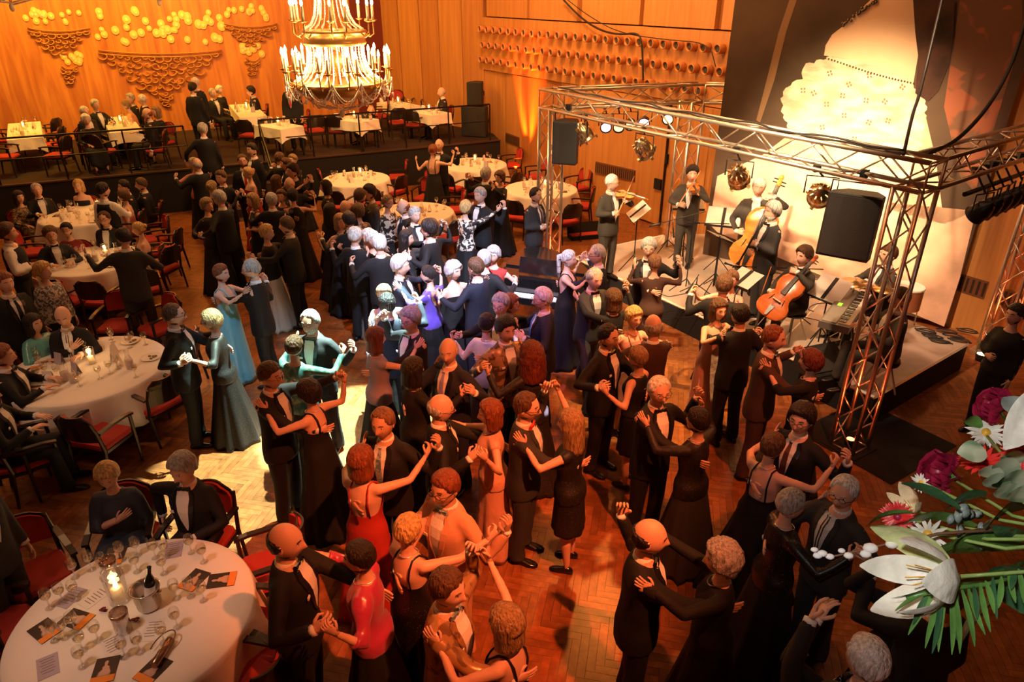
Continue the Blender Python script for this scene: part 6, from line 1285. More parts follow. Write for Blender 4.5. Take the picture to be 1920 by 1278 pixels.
# wedge monitor and lamp on the floor
p = W(1560, 702, SH); c = empty('stage_monitor', (p.x - 0.1, p.y + 0.1, SH), R(200), 'dark wedge monitor on the front right of the stage', 'monitor')
MB().add([(-.3, -.22, 0), (.3, -.22, 0), (.3, .22, 0), (-.3, .22, 0), (-.3, -.18, .30), (.3, -.18, .30), (.3, .2, .06), (-.3, .2, .06)], [(3, 2, 1, 0), (4, 5, 6, 7), (0, 1, 5, 4), (1, 2, 6, 5), (2, 3, 7, 6), (3, 0, 4, 7)]).build('cabinet', SPK, c); MB().box((0, .015, .19), (.52, .36, .012), Matrix.Rotation(math.atan2(-.24, .38), 3, 'X')).build('grille', GRI, c)
for (px, py, lb) in ((966, 338, 'glowing floor lamp washing the wall red'), (1838, 675, 'bright floor lamp at the foot of the right edge truss')):
    p = W(px, py, 0); c = empty('floor_lamp', p, 0, lb, 'lamp'); MB().lathe([(0.0, 0), (0.07, 0), (0.085, 0.10), (0.078, 0.11), (0.07, 0.10), (0, 0.095)], 14).build('housing', CLAMP, c, True); MB().lathe([(0, 0.102), (0.068, 0.102)], 14).build('lens', emis('amber_lens', (1, 0.5, 0.15), 25), c)
# ================================================================== FLOWERS on the balcony rail
rail = MB().box((0, 0.68, 3.62), (9, 0.3, 0.06)); rail.box((0, 0.70, 1.9), (9, 0.12, 3.4)); tag(rail.build('balcony_parapet', PANELD), kind='structure')
fa = empty('flower_arrangement', (1.42, 0.70, 3.65), 0, 'arrangement of lilies, roses, gerberas and palm leaves in the right foreground', 'flowers')
FO = fa.location.copy(); fwd = Vector((0, math.cos(PITCH), -math.sin(PITCH)))
def FP(x, y, d): r_ = RAY(x, y); return Vector((0, 0, CAM_H)) + r_ * (d / r_.dot(fwd)) - FO
def two_side(name, c1, rough=0.4, var=0.2, vs=20): return mat(name, c1, rough, var=var, vscale=vs, bump=0.15, bscale=40)
PW_ = two_side('petal_white', (0.86, 0.84, 0.74)); PWG = two_side('petal_cream_green', (0.66, 0.74, 0.34)); PRD = two_side('petal_red', (0.72, 0.03, 0.03)); PMG = two_side('petal_dark_rose', (0.33, 0.012, 0.05)); PGN = two_side('leaf_green', (0.10, 0.24, 0.05), 0.35); PGD = two_side('leaf_dark_green', (0.035, 0.11, 0.045), 0.3); PGV = two_tone('leaf_variegated', (0.16, 0.26, 0.14), (0.50, 0.56, 0.40), 9, 0.55, 0.45); PEU = two_side('eucalyptus', (0.27, 0.33, 0.31)); PST = two_side('stem_green', (0.25, 0.38, 0.10)); PYL = two_side('stamen_yellow', (0.8, 0.45, 0.04))
def blade(p, q, side, width, bend, m, name, parent, prof=None, n=9, fold=0.15, thick=0.0015):
    """a leaf or petal from p to q, width across side, arching by bend"""
    p, q = Vector(p), Vector(q); d = q - p; L = d.length; s = Vector(side); s = (s - d * s.dot(d) / d.length_squared).normalized(); nn = d.normalized().cross(s).normalized(); prof = prof or (lambda t: math.sin(math.pi * min(1, t * 0.94 + 0.05)) ** 0.75)
    V = []
    for i in range(n + 1):
        t = i / n; c = p + d * t + nn * (bend * L * 4 * t * (1 - t)); w = width * prof(t)
        for u in (-1, -0.5, 0, 0.5, 1): V.append(c + s * (u * w) + nn * (abs(u) * fold * w))
    o_ = len(V); V2 = [v - nn * thick for v in V]; F_ = [(i * 5 + k, i * 5 + k + 1, i * 5 + k + 6, i * 5 + k + 5) for i in range(n) for k in range(4)]
    return MB().add([tuple(v) for v in V + V2], F_ + [tuple(reversed([x + o_ for x in f])) for f in F_]).build(name, m, parent, True)
def stem(p, q, r=0.0035, m=PST, name='stem', parent=None, sag=0.03):
    p, q = Vector(p), Vector(q); mid = (p + q) / 2 + Vector((0, 0, -sag)); return MB().tube([p, p.lerp(mid, .5), mid, mid.lerp(q, .5), q], r, 6).build(name, m, parent or fa, True)
ROOT = FP(2080, 1010, 1.15)
def axes(nrm): n = Vector(nrm).normalized(); a = n.orthogonal().normalized(); return n, a, n.cross(a)
def gerbera(x, y, d, r, m, nrm, np_=26, name='gerbera'):
    c = FP(x, y, d); n, a, b = axes(nrm); core = MB(); core.sphere(tuple(c + n * 0.002), (r * .24,) * 3, 10, 6); o = core.build(name, PYL if m is not PRD else PMG, fa, True)
    for k in range(np_):
        t = k * 2 * math.pi / np_ + rnd.uniform(-.06, .06); dr = a * math.cos(t) + b * math.sin(t); sd = n.cross(dr); lift = rnd.uniform(-.12, .22) + (0.35 if k % 2 else 0.0)
        blade(c + dr * r * .12, c + dr * r * rnd.uniform(.88, 1.05) + n * (lift * r * .6), sd, r * .10, 0.05, m, 'petal', o, n=4)
    stem(c - n * .004, ROOT); return o
def rose(x, y, d, r, nrm):
    c = FP(x, y, d); n, a, b = axes(nrm); core = MB(); core.sphere(tuple(c), (r * .5,) * 3, 10, 8); o = core.build('rose', PMG, fa, True)
    for ring_, (k_, rr_, op) in enumerate(((3, .35, .1), (4, .55, .25), (5, .75, .5), (6, .95, .9))):
        for k in range(k_):
            t = k * 2 * math.pi / k_ + ring_ * .6; dr = a * math.cos(t) + b * math.sin(t); sd = n.cross(dr); blade(c - n * r * .6 + dr * r * .15, c + n * r * (.75 - .12 * ring_) + dr * r * (rr_ * (.6 + .5 * op)), sd, r * (.36 + .14 * ring_), -0.18, PMG, 'petal', o, n=6, fold=-.35, prof=lambda t: min(1, .35 + 1.3 * t) * (1 if t < .8 else math.sqrt(max(.15, 1 - ((t - .8) / .21) ** 2))))
    for k in range(5): t = k * 1.257; dr = a * math.cos(t) + b * math.sin(t); blade(c - n * r * .65, c - n * r * .5 + dr * r * .9, n.cross(dr), r * .15, .1, PGN, 'sepal', o, n=4)
    stem(c - n * r * .7, ROOT); return o
def lily(x, y, d, L, dirv, m=PW_, openness=0.55):
    c = FP(x, y, d); n, a, b = axes(dirv); o = MB().tube([c - n * L * .05, c + n * L * .12], [L * .04, L * .06], 8).build('lily', PWG, fa, True)
    for k in range(6):
        t = k * math.pi / 3 + .35; dr = a * math.cos(t) + b * math.sin(t); sp = openness * (1 if k % 2 else .8)
        blade(c, c + n * L * (1 - .25 * sp) + dr * L * sp, n.cross(dr), L * (.24 if k % 2 else .17), -0.16, m if k % 3 else PWG if m is PW_ and k == 3 else m, 'petal', o, n=10, fold=.25)
    for k in range(5): t = k * 1.257; dr = a * math.cos(t) + b * math.sin(t); MB().tube([c, c + n * L * .55 + dr * L * .12], L * .008, 5).build('stamen', PYL, o)
    stem(c - n * L * .05, ROOT); return o
TOC = -fwd; LFT = Vector((-1, 0, 0)); UPV = Vector((0, .45, .9))
gerbera(1848, 811, 1.55, 0.040, PW_, TOC + UPV * .6 + LFT * .2, 34); gerbera(1842, 868, 1.40, 0.043, PRD, TOC * .5 + UPV + LFT * .3, 34); gerbera(1915, 850, 1.30, 0.036, PRD, TOC + LFT * .5); gerbera(1683, 968, 1.42, 0.033, PRD, TOC + LFT * .8 + UPV * .2, 40, 'carnation'); gerbera(1728, 904, 1.46, 0.022, PW_, LFT + TOC * .6, 18, 'daisy'); gerbera(1740, 1000, 1.34, 0.036, PW_, TOC * .8 + LFT * .5 + UPV * -.2, 14, 'chrysanthemum')
rose(1758, 884, 1.45, 0.036, LFT * 1.0 + UPV * .35 + TOC * .3); rose(1856, 758, 1.55, 0.034, LFT + UPV * .5)
lily(1790, 1080, 1.22, 0.150, LFT + UPV * .10 + TOC * .15); lily(1712, 955, 1.48, 0.062, LFT * .8 + UPV * .6 + TOC * .4, two_side('petal_cream', (0.80, 0.66, 0.42)), .6)
blade(FP(1945, 730, 1.2), FP(1884, 842, 1.2), Vector((1, 0, .3)), 0.030, .12, PW_, 'lily_petal', fa)
for (x0, y0, x1, y1, w_, bd, m) in ((1922, 1026, 1744, 1036, .034, .05, PGN), (1930, 1048, 1764, 1100, .044, -.10, PGN), (1800, 952, 1690, 905, .010, .1, PGD), (1850, 925, 1775, 955, .022, .08, PGD), (1710, 960, 1618, 996, .010, .12, PGN), (1830, 985, 1690, 985, .014, .1, PGN), (1880, 1000, 1780, 1020, .010, .05, PGD), (1925, 780, 1880, 745, .02, .1, PEU), (1925, 950, 1850, 990, .030, .06, PGD), (1925, 1010, 1860, 985, .018, -.05, PGD), (1840, 800, 1812, 785, .012, .1, PGN), (1850, 850, 1795, 848, .022, .1, PGV), (1930, 1150, 1880, 1060, .05, .1, PGD), (1930, 1080, 1800, 1210, .05, .06, PGD), (1925, 930, 1870, 905, .022, .1, PGD)):
    blade(FP(x0, y0, 1.25 + rnd.random() * .15), FP(x1, y1, 1.22 + rnd.random() * .12), Vector((.2, -.3, 1)), w_, bd, m, 'leaf', fa, n=10)
for (x, y, s_) in ((1885, 878, .030), (1905, 900, .028), (1868, 905, .026), (1890, 925, .028), (1915, 930, .03), (1858, 888, .02), (1900, 862, .024)):
    blade(FP(x + 26, y + 8, 1.3), FP(x - 22, y - 6, 1.27), Vector((.2, -.2, 1)), s_ * .75, .08, PGV, 'variegated_leaf', fa, n=6)
for i in range(16):
    x, y = 1780 + 78 * rnd.random(), 955 + 65 * rnd.random(); r_ = rnd.uniform(.008, .015); n, a, b = axes(TOC + Vector((rnd.uniform(-.6, .6), rnd.uniform(-.6, .6), rnd.uniform(-.3, .6)))); c = FP(x, y, 1.33); MB().add([tuple(c + (a * math.cos(t) + b * math.sin(t)) * r_) for t in np.linspace(0, 6.283, 11)[:-1]] + [tuple(c + n * r_ * .25), tuple(c - n * .001)], [(k, (k + 1) % 10, 10) for k in range(10)] + [((k + 1) % 10, k, 11) for k in range(10)]).build('eucalyptus_leaf', PEU, fa, True)
# palm frond hanging down
PR = [FP(1925, 1075, 1.25), FP(1850, 1095, 1.22), FP(1760, 1105, 1.2), FP(1700, 1120, 1.2)]
MB().tube(PR, 0.004, 6).build('palm_rib', PGN, fa, True)
for i, (x0, y0, x1, y1) in enumerate(((1765, 1088, 1670, 1121), (1762, 1098, 1678, 1144), (1755, 1105, 1703, 1190), (1765, 1105, 1748, 1225), (1775, 1106, 1760, 1222), (1782, 1104, 1785, 1227), (1795, 1102, 1795, 1200), (1803, 1102, 1828, 1212), (1815, 1100, 1848, 1190), (1826, 1098, 1832, 1160), (1838, 1092, 1858, 1185), (1848, 1088, 1865, 1150), (1862, 1082, 1870, 1160), (1878, 1080, 1872, 1140), (1892, 1070, 1905, 1130), (1903, 1068, 1896, 1105), (1770, 1105, 1735, 1215), (1788, 1103, 1800, 1225), (1742, 1108, 1712, 1170), (1910, 1066, 1920, 1130))):
    blade(FP(x0, y0, 1.21), FP(x1, y1, 1.19), Vector((1, .2, .3)), .0048, .05 * (1 if i % 2 else -1), PGN if i % 3 else PGD, 'palm_leaflet', fa, n=7)
tw = [FP(x, y, 1.28) for x, y in ((1900, 990), (1760, 1000), (1712, 1012), (1660, 1020), (1610, 1032), (1565, 1042), (1526, 1036))]
wl_ = MB().tube(tw, [.004, .003, .003, .0025, .002, .002, .001], 5).build('willow_twig', mat('twig_brown', (0.16, 0.08, 0.04), 0.6), fa, True)
for (x, y) in ((1632, 1027), (1623, 1038), (1578, 1032), (1591, 1041), (1556, 1043), (1542, 1037), (1533, 1041), (1527, 1030), (1710, 1007), (1702, 1014), (1672, 1020), (1720, 1010)):
    s_ = rnd.uniform(.006, .0085) * (1.2 if x > 1600 else .8); c = FP(x, y, 1.275); g = MB(); g.sphere(tuple(c), (s_ * 1.4, s_, s_ * .9), 8, 6); g.build('catkin', mat('catkin_silver', (0.75, 0.72, 0.70), 0.7), wl_, True)
MB().lathe([(0, 0), (.09, 0), (.13, .1), (.15, .3), (.13, .45), (.12, .46), (.11, .44), (.12, .3), (0, .05)], 20).build('vase', mat('vase_ceramic', (0.5, 0.45, 0.38), 0.3), fa, True)
MB().tube([(0, 0, .3), (0.02, 0.02, .6), tuple(ROOT)], 0.03, 8).build('stem_bundle', PST, fa, True)
# ---- who is where (pixel of the head's centre, clothes, pose)
def M(label, x, y, **k): return person(label, x, y, sex='m', **k)
def F(label, x, y, **k): return person(label, x, y, sex='f', **k)
bald, rec, sh, thick, up, wavy, curly, bob, lng, big = 'bald', 'receding', 'short', 'thick', 'updo', 'wavy', 'curly', 'bob', 'long', 'bigcurly'
# dancers in the lower half
couple(M('bespectacled man in black suit, brown hair, embracing woman at left edge of the dance floor', 338, 590, hair=(rec, 'brown'), glasses=True), F('woman with short blond hair in black lace gown hugging bespectacled man at left', 384, 603, hair=(wavy, 'dblond'), top='three', col='lace', glasses=True), (352, 655), 0.40)
couple(M('bespectacled man in tuxedo behind woman in black halter gown', 529, 708, hair=(sh, 'brown'), glasses=True, dxy=(-.02, 0)), F('dark-haired woman in black halter gown seen from behind, right hand raised', 560, 733, hair=(wavy, 'dark'), top='halter', col='black'), (640, 712))
couple(M('white-bearded man in tuxedo with bow tie facing the camera', 583, 603, hair=(rec, 'white'), beard='white', glasses=True, col='black'), F('woman in green patterned silk jacket dancing with bearded man', 551, 652, hair=(sh, 'brown'), top='sleeve', col='teal', low='black'), (638, 652))
couple(M('man in dark suit with silver tie behind woman in red gown', 712, 800, hair=(rec, 'lbrown'), tie='tie', tiec='grey', skin='tan'), F('auburn-haired woman in open-backed red gown seen from behind', 684, 856, hair=(bob, 'auburn'), top='openback', col='red'), (796, 835))
couple(M('bald man in dark suit beside woman in peach satin gown', 836, 765, hair=(bald, 'grey'), glasses=True, S=1.77), F('woman with auburn bob in long peach satin gown seen from behind', 909, 776, hair=(bob, 'auburn'), top='cap', col='peach', hem='straight'), (890, 812), 0.46)
couple(M('dark-haired man with red bow tie dancing with long-haired blond woman', 1000, 765, hair=(rec, 'brown'), tiec='red', glasses=True, col='charcoal', S=1.80), F('woman with long reddish-blond hair in short black lace dress and high heels', 1056, 792, hair=(lng, 'dblond'), top='cap', col='lace', hem='cocktail', S=1.70), (1020, 740))
couple(M('smiling bespectacled man in peach suit with grey bow tie', 822, 925, hair=(sh, 'auburn'), tiec='grey', col='peachsuit', glasses=True, skin='tan', S=1.80), F('blond woman in black sequin gown seen from behind, dancing with man in peach suit', 780, 984, hair=(sh, 'blond'), top='strap', col='sequin', hem='straight'), (925, 985))
couple(M('brown-haired man in shiny gold jacket at bottom centre', 850, 1108, hair=(sh, 'brown'), col='gold', tiec='grey', S=1.78), F('woman with ash-blond bob in black dress at bottom centre', 936, 1166, hair=(bob, 'dblond'), top='strap', col='black', S=1.66), (862, 1050))
couple(M('balding man in black tuxedo seen from behind, beside nearest table', 556, 1016, hair=(bald, 'dark'), S=1.82), F('dark-haired woman in magenta puff-sleeved jacket and black skirt', 655, 1046, hair=(sh, 'dark'), top='three', col='magenta', low='black', S=1.68), (640, 1105), 0.5)
couple(M('white-haired man in tuxedo looking right, right of the centre of the floor', 1243, 736, hair=(rec, 'white'), glasses=True, S=1.80), F('dark-haired woman in glittering black coat and grey skirt dancing with white-haired man', 1300, 786, hair=(sh, 'dark'), top='sleeve', col='lace', low='charcoal'), (1262, 775), 0.45)
couple(M('dark-haired bespectacled man in dark suit with dark red tie below the stage', 1502, 786, hair=(thick, 'dark'), tie='tie', tiec='dark', glasses=True), F('short-haired woman in low-backed black gown seen from behind, arms raised', 1448, 838, hair=(sh, 'brown'), top='openback', col='black', hem='aline'), (1527, 838))
couple(M('old white-haired man with brown tie facing camera at lower right', 1564, 924, hair=(rec, 'white'), tie='tie', tiec='stripe', glasses=True, col='charcoal', S=1.76), F('grey-haired woman in sequined black jacket seen from behind, at lower right', 1500, 945, hair=(sh, 'grey'), top='sleeve', col='sequin', low='black', S=1.68), (1572, 985))
couple(M('bald man in black suit seen from behind at bottom right', 1238, 1010, hair=(bald, 'dark'), S=1.82), F('woman with curly grey hair in black dress at bottom right', 1331, 1046, hair=(curly, 'grey'), top='sleeve', col='black', S=1.70), (1165, 1020), 0.5)
a = M('man with cropped white hair seen from behind at bottom edge, right arm raised', 1628, 1243, hair=(sh, 'white'), S=1.80, face=110); b = M('dark-suited dancer at bottom edge left of the white-haired man', 1560, 1330, hair=(rec, 'dark'), S=1.76, face=60)
a['L'] = ('px', 1530, 1160, 0.5); b['L'] = ('px', 1522, 1150, 0.5)
a = M('dark-suited man half hidden behind the palm leaves at lower right', 1770, 1120, hair=(sh, 'brown'), S=1.78, face=100); b = F('woman in black behind the palm leaves at lower right', 1722, 1085, hair=(bob, 'auburn'), top='sleeve', col='black', face=250); a['L'] = ('px', 1632, 1080, 0.3); b['R'] = ('px', 1638, 1070, 0.3)
# in front of the stage
couple(M('balding man in dark suit with head bowed, seen from the left, centre right', 1149, 634, hair=(rec, 'dark'), glasses=True, S=1.80), F('woman with short blond-grey hair in sleeveless black dress, hand raised', 1187, 668, hair=(sh, 'dblond'), top='shell', col='black', hem='cocktail', glasses=True), (1168, 712), 0.40)
couple(M('bald man with glasses and beard in dark shirt, right of centre', 1226, 614, hair=(bald, 'grey'), beard='grey', glasses=True, col='brown', top='shirt', low='trousers', tie='none', tiec='dark'), F('blond woman with bare shoulders looking down, facing camera right of centre', 1187, 595, hair=(thick, 'blond'), top='halter', col='pink', hem='cocktail'), (1130, 628), 0.40)
couple(M('tall man in dark suit with reddish hair looking right, in front of the stage', 1466, 638, hair=(rec, 'auburn'), S=1.84, col='brown'), F('woman with red curls in black jacket in front of the stage', 1503, 674, hair=(wavy, 'red'), top='three', col='black2'), (1480, 690), 0.42)
couple(M('dark-haired man in red light, head bowed to woman in rose satin gown', 1389, 592, hair=(rec, 'dark'), glasses=True, skin='tan', S=1.78), F('brown-haired woman in long rose satin gown and pearls', 1346, 580, hair=(bob, 'brown'), top='strapless', col='rose', hem='straight'), (1376, 640), 0.40)
couple(M('man in dark suit with left arm raised, back to camera, by the stage edge', 1357, 537, hair=(sh, 'brown'), S=1.78), F('woman with brown hair half hidden behind man by the stage edge', 1372, 524, hair=(sh, 'lbrown'), top='strap', col='black'), (1292, 548), 0.34)
couple(M('grey-haired bespectacled man in tuxedo looking right, left corner of stage', 1217, 466, hair=(thick, 'grey'), glasses=True, S=1.78), F('short-haired woman in dark trouser suit seen from behind, left corner of stage', 1227, 494, hair=(sh, 'lbrown'), top='sleeve', col='brown', low='trousers'), (1276, 492), 0.36)
couple(M('white-haired man in grey suit striding, hand of partner on his back', 1108, 522, hair=(rec, 'silver'), col='charcoal', S=1.80, step=0.26, lean=6), F('woman with brown bob in black dancing with striding grey-suited man', 1151, 562, hair=(bob, 'brown'), top='sleeve', col='black'), (1126, 548), 0.44)
couple(M('bespectacled man with bow tie looking left, beside silver-haired woman', 1119, 477, hair=(rec, 'grey'), glasses=True, S=1.82, col='navy'), F('woman with long silver ponytail in black strap gown seen from behind', 1067, 486, hair=('short+tail', 'silver'), top='openback', col='black', hem='gown', S=1.70), (1085, 500), 0.42)
# the lit centre
couple(M('white-haired bespectacled man with blue tie and moustache looking left', 1013, 560, hair=(sh, 'white'), glasses=True, tie='tie', tiec='blue', col='navy', S=1.80), F('woman with curly brown hair and glasses, facing white-haired man', 962, 572, hair=(wavy, 'auburn'), top='sleeve', col='lace', glasses=True), (985, 612), 0.42)
couple(M('bespectacled man with cropped grey hair behind woman in white jacket', 936, 574, hair=(sh, 'grey'), glasses=True, S=1.77), F('dark-haired woman in white jacket seen from behind in the centre', 916, 605, hair=(sh, 'dark'), top='sleeve', col='ivory', low='black'), (870, 640), 0.38)
couple(M('dark-haired man in shimmering bronze jacket, centre', 947, 617, hair=(thick, 'dark'), col='bronze', tiec='grey', S=1.79), F('woman with very big curly red hair in black seen from behind', 998, 668, hair=(big, 'red'), top='sleeve', col='lace', S=1.70), (955, 680), 0.42)
couple(M('smiling bald man in dark suit with violet tie facing camera', 827, 663, hair=(bald, 'grey'), tie='tie', tiec='purple', col='navy', S=1.80, fat=1.15), F('woman with big dark hair in black seen from behind, centre', 789, 690, hair=(bob, 'dark'), top='sleeve', col='black', S=1.72), (849, 712), 0.44)
couple(M('grey-haired bespectacled man in tuxedo with white shirt looking left, centre', 767, 600, hair=(thick, 'grey'), glasses=True, S=1.80), F('woman with reddish bob in black and white dress seen from behind', 707, 635, hair=(bob, 'auburn'), top='cap', col='lilac', low='black'), (737, 612), 0.44)
couple(M('man with short dark grey hair in blue shirt beside lilac top', 726, 573, hair=(sh, 'dark'), col='navy', S=1.77), F('woman with grey-blond hair in lilac top', 720, 551, hair=(up, 'dblond'), top='shell', col='lilac', low='black'), (757, 560), 0.36)
couple(M('grey-haired man in dark blue jacket looking right, beside purple satin blouse', 760, 499, hair=(thick, 'silver'), col='navy', S=1.78), F('woman in purple satin blouse seen from behind', 794, 515, hair=(sh, 'dark'), top='three', col='purple', low='black'), (812, 520), 0.40)
couple(M('man with receding grey hair in navy suit looking left at curly-haired woman', 886, 500, hair=(rec, 'brown'), col='navy', S=1.82), F('woman with curly grey hair, pearl necklace and strapless black gown', 857, 510, hair=(curly, 'silver'), top='strapless', col='black', hem='aline'), (836, 548), 0.42)
couple(M('man with white hair behind navy-suited man, facing woman in red', 908, 488, hair=(sh, 'grey'), S=1.76), F('woman with curly grey hair in red top, behind navy-suited man', 926, 478, hair=(wavy, 'grey'), top='cap', col='red', low='black'), (950, 530), 0.40)
couple(M('young dark-haired man with white bow tie looking left, upper centre', 793, 430, hair=(thick, 'dark'), tiec='white', S=1.84), F('long-haired dark woman in grey shawl looking up at young man', 773, 448, hair=(lng, 'dark'), top='sleeve', col='charcoal'), (772, 470), 0.38)
couple(M('grey-haired man in grey suit seen from behind, upper centre', 777, 403, hair=(sh, 'grey'), col='charcoal', S=1.76), F('brown-haired woman with raised hand behind young dark-haired man', 810, 426, hair=(bob, 'brown'), top='sleeve', col='black'), (813, 425), 0.40)
couple(M('white-haired bespectacled man in black suit, hands joined, left of centre', 714, 462, hair=(sh, 'white'), glasses=True, S=1.80), F('white-haired woman with bare back, left of centre', 697, 446, hair=(wavy, 'white'), top='openback', col='grey'), (667, 492), 0.38)
couple(M('white-haired man with bow tie looking right, left of centre', 671, 440, hair=(rec, 'white'), S=1.80), F('woman with bright white hair beside bow-tied white-haired man', 686, 448, hair=(wavy, 'white'), top='sleeve', col='black'), (655, 470), 0.34)
couple(M('man in black suit half hidden behind woman with ash-blond bob', 655, 414, hair=(sh, 'dark'), S=1.78), F('woman with ash-blond bob in black, hand stretched left', 638, 416, hair=(bob, 'dblond'), top='strap', col='black'), (602, 446), 0.36)
# upper left of the floor
couple(M('grey-haired man in tuxedo facing left, partner of woman in pale blue gown', 473, 505, hair=(rec, 'grey'), glasses=True, S=1.80), F('woman with short auburn hair in long pale blue satin gown', 414, 513, hair=(sh, 'auburn'), top='strap', col='aqua', hem='straight', S=1.70), (468, 548), 0.48)
couple(M('brown-haired man half hidden behind blond woman in white skirt', 527, 423, hair=(sh, 'brown'), S=1.80), F('blond woman in black top and long white skirt seen from behind', 512, 437, hair=(thick, 'blond'), top='sleeve', col='black', low='ivory', hem='gown'), (478, 480), 0.36)
couple(M('grey-haired man in black suit seen from behind, tall, left of centre aisle', 408, 372, hair=(sh, 'grey'), S=1.84), F('woman with curly light brown hair in black lace, cheek to cheek with tall man', 392, 386, hair=(wavy, 'dblond'), top='sleeve', col='lace'), (400, 440), 0.36)
couple(M('brown-haired man looking right, behind tall grey-haired man', 411, 335, hair=(sh, 'brown'), S=1.78), F('blond woman behind tall grey-haired man', 401, 350, hair=(up, 'dblond'), top='sleeve', col='black'), (429, 362), 0.36)
couple(M('balding man in black seen from behind near the left handrail', 373, 312, hair=(bald, 'grey'), S=1.78), F('white-haired woman with pink sleeves near the left handrail', 362, 305, hair=(wavy, 'white'), top='three', col='pink', low='black'), None, 0.36)
M('bearded man in black suit with red tie, facing camera below the stairs', 455, 302, hair=(rec, 'brown'), tie='tie', tiec='red', face=290, S=1.82, beard='brown')
M('tall young man in black suit and white shirt standing below the stairs', 474, 281, hair=(sh, 'dark'), face=235, S=1.88, tie='none')
F('blond woman in strapless red gown below the stairs', 467, 325, hair=(up, 'blond'), top='strapless', col='red', face=215)
F('blond woman in black tank dress facing left, beside bald grey man', 475, 376, hair=(bob, 'dblond'), top='strap', col='black', face=225, L='front')
couple(M('bald grey-haired man in black suit seen from behind beside tank dress', 507, 378, hair=(rec, 'grey'), S=1.76), F('dark-haired partner of bald grey-haired man', 530, 366, hair=(sh, 'brown'), top='sleeve', col='black', S=1.66), None, 0.40)
couple(M('bald man in tuxedo holding woman with short black hair', 543, 346, hair=(bald, 'grey'), glasses=True, S=1.78), F('woman with short black hair in black dress, his hand on her back', 549, 368, hair=(thick, 'dark'), top='shell', col='black'), (576, 368), 0.40)
couple(M('dark-haired young man with raised hand, facing woman with long brown hair', 544, 322, hair=(thick, 'dark'), S=1.82), F('woman with long brown hair and bare shoulder seen from behind', 524, 340, hair=(lng, 'brown'), top='strap', col='black'), (566, 334), 0.40)
couple(M('balding man in dark suit dancing at far left of the floor under the railing', 525, 297, hair=(rec, 'brown'), S=1.78), F('fair-haired woman at far edge of the floor under the railing', 549, 300, hair=(sh, 'dblond'), top='sleeve', col='black'), None, 0.40)
M('brown-haired man between the pair under the railing', 538, 308, hair=(sh, 'brown'), face=200, S=1.7)
F('woman with dark bob in low-cut black dress stretching her arm left', 612, 351, hair=(bob, 'dark'), top='three', col='black', face=190, R_=('px', 578, 362, 0.1))
F('woman with long dark hair in black seen from behind, behind ash-blond bob', 618, 396, hair=(lng, 'dark'), top='sleeve', col='black', face=60)
M('bald bespectacled man facing camera next to long dark hair', 648, 390, hair=(bald, 'grey'), glasses=True, face=260, S=1.74)
F('woman with curly brown hair and patterned blouse pointing upward', 672, 397, hair=(wavy, 'brown'), top='sleeve', col='bronze', low='black', face=120)
M('man with dark hair seen from behind next to man in grey jacket', 674, 369, hair=(sh, 'brown'), face=60, S=1.78)
M('young dark-haired man in grey jacket drinking, left of oval table', 694, 361, hair=(thick, 'dark'), col='grey', face=215, S=1.78, R_=('chest'))
F('grey-blond bespectacled woman in black and cream blouse beside oval table', 726, 379, hair=(sh, 'dblond'), top='sleeve', col='zebra', low='black', glasses=True, face=330, L='front')
M('balding reddish-haired man in black bending beside oval table', 758, 389, hair=(bald, 'auburn'), face=200, S=1.72)
# back of the floor
couple(M('bald man behind woman in open-backed black gown, far edge of floor', 822, 273, hair=(bald, 'grey'), S=1.82), F('woman with auburn updo in open-backed black gown, arms spread', 813, 282, hair=(up, 'auburn'), top='openback', col='black', hem='gown', S=1.76, L=('px', 781, 303, 0.1)), (848, 286), 0.38)
couple(M('grey-haired man in black suit seen from behind between the round tables', 912, 327, hair=(sh, 'grey'), S=1.80), F('woman with curly dark hair in long black skirt between the round tables', 936, 333, hair=(wavy, 'brown'), top='sleeve', col='black'), (882, 335), 0.40)
couple(M('grey-haired man facing camera behind woman in black and white print', 893, 369, hair=(sh, 'grey'), S=1.82), F('blond woman in black and white printed blouse and black skirt seen from behind', 881, 388, hair=(thick, 'blond'), top='sleeve', col='zebra', low='black'), (930, 386), 0.40)
M('man with dark receding hair, dark shirt and tie standing with folded hands by the piano', 1003, 366, hair=(rec, 'dark'), col='charcoal', tie='tie', tiec='dark', face=320, S=1.80, L='front', R_='front')
# guests at the left tables
F('blond woman in blue-black shawl sitting behind nearest round table, hand on chest', 203, 890, seat=True, face=285, hair=(thick, 'blond'), top='shawl', col='blueshawl', R_='chest', pitch=22, dxy=(0, .0))
M('grey-haired man in tuxedo sitting behind nearest round table, leaning on chair', 345, 876, seat=True, face=262, hair=(thick, 'grey'), L='lap', yaw=-8, pitch=14, R_=('loc', (0.36, -0.05, 0.62)))
F('woman with dark bob in turquoise shawl reaching over the second table', 62, 607, seat=True, face=335, hair=(bob, 'dark'), top='shawl', col='turq', R_='table', L='table', yaw=10)
M('balding man with striped tie sitting at second table', 119, 592, seat=True, face=290, hair=(bald, 'dark'), tie='tie', tiec='stripe', R_='chest', L='table', pitch=20, fat=1.2)
M('man in black sitting at left edge of the second table, face in profile', 2, 668, seat=True, face=20, hair=(sh, 'auburn'), R_='table', L='table')
M('man in black with clasped hands at left edge, behind the second table', -30, 740, seat=True, face=20, hair=(sh, 'dark'), R_='table', L='table')
F('blond woman in grey and white printed blouse standing between tables', 80, 508, hair=(thick, 'blond'), top='sleeve', col='greyprint', low='black', face=330, yaw=25, fat=1.25, S=1.66)
M('bespectacled brown-haired man in tuxedo sitting at third table', 95, 440, seat=True, face=310, hair=(thick, 'brown'), glasses=True, L='table', R_='table')
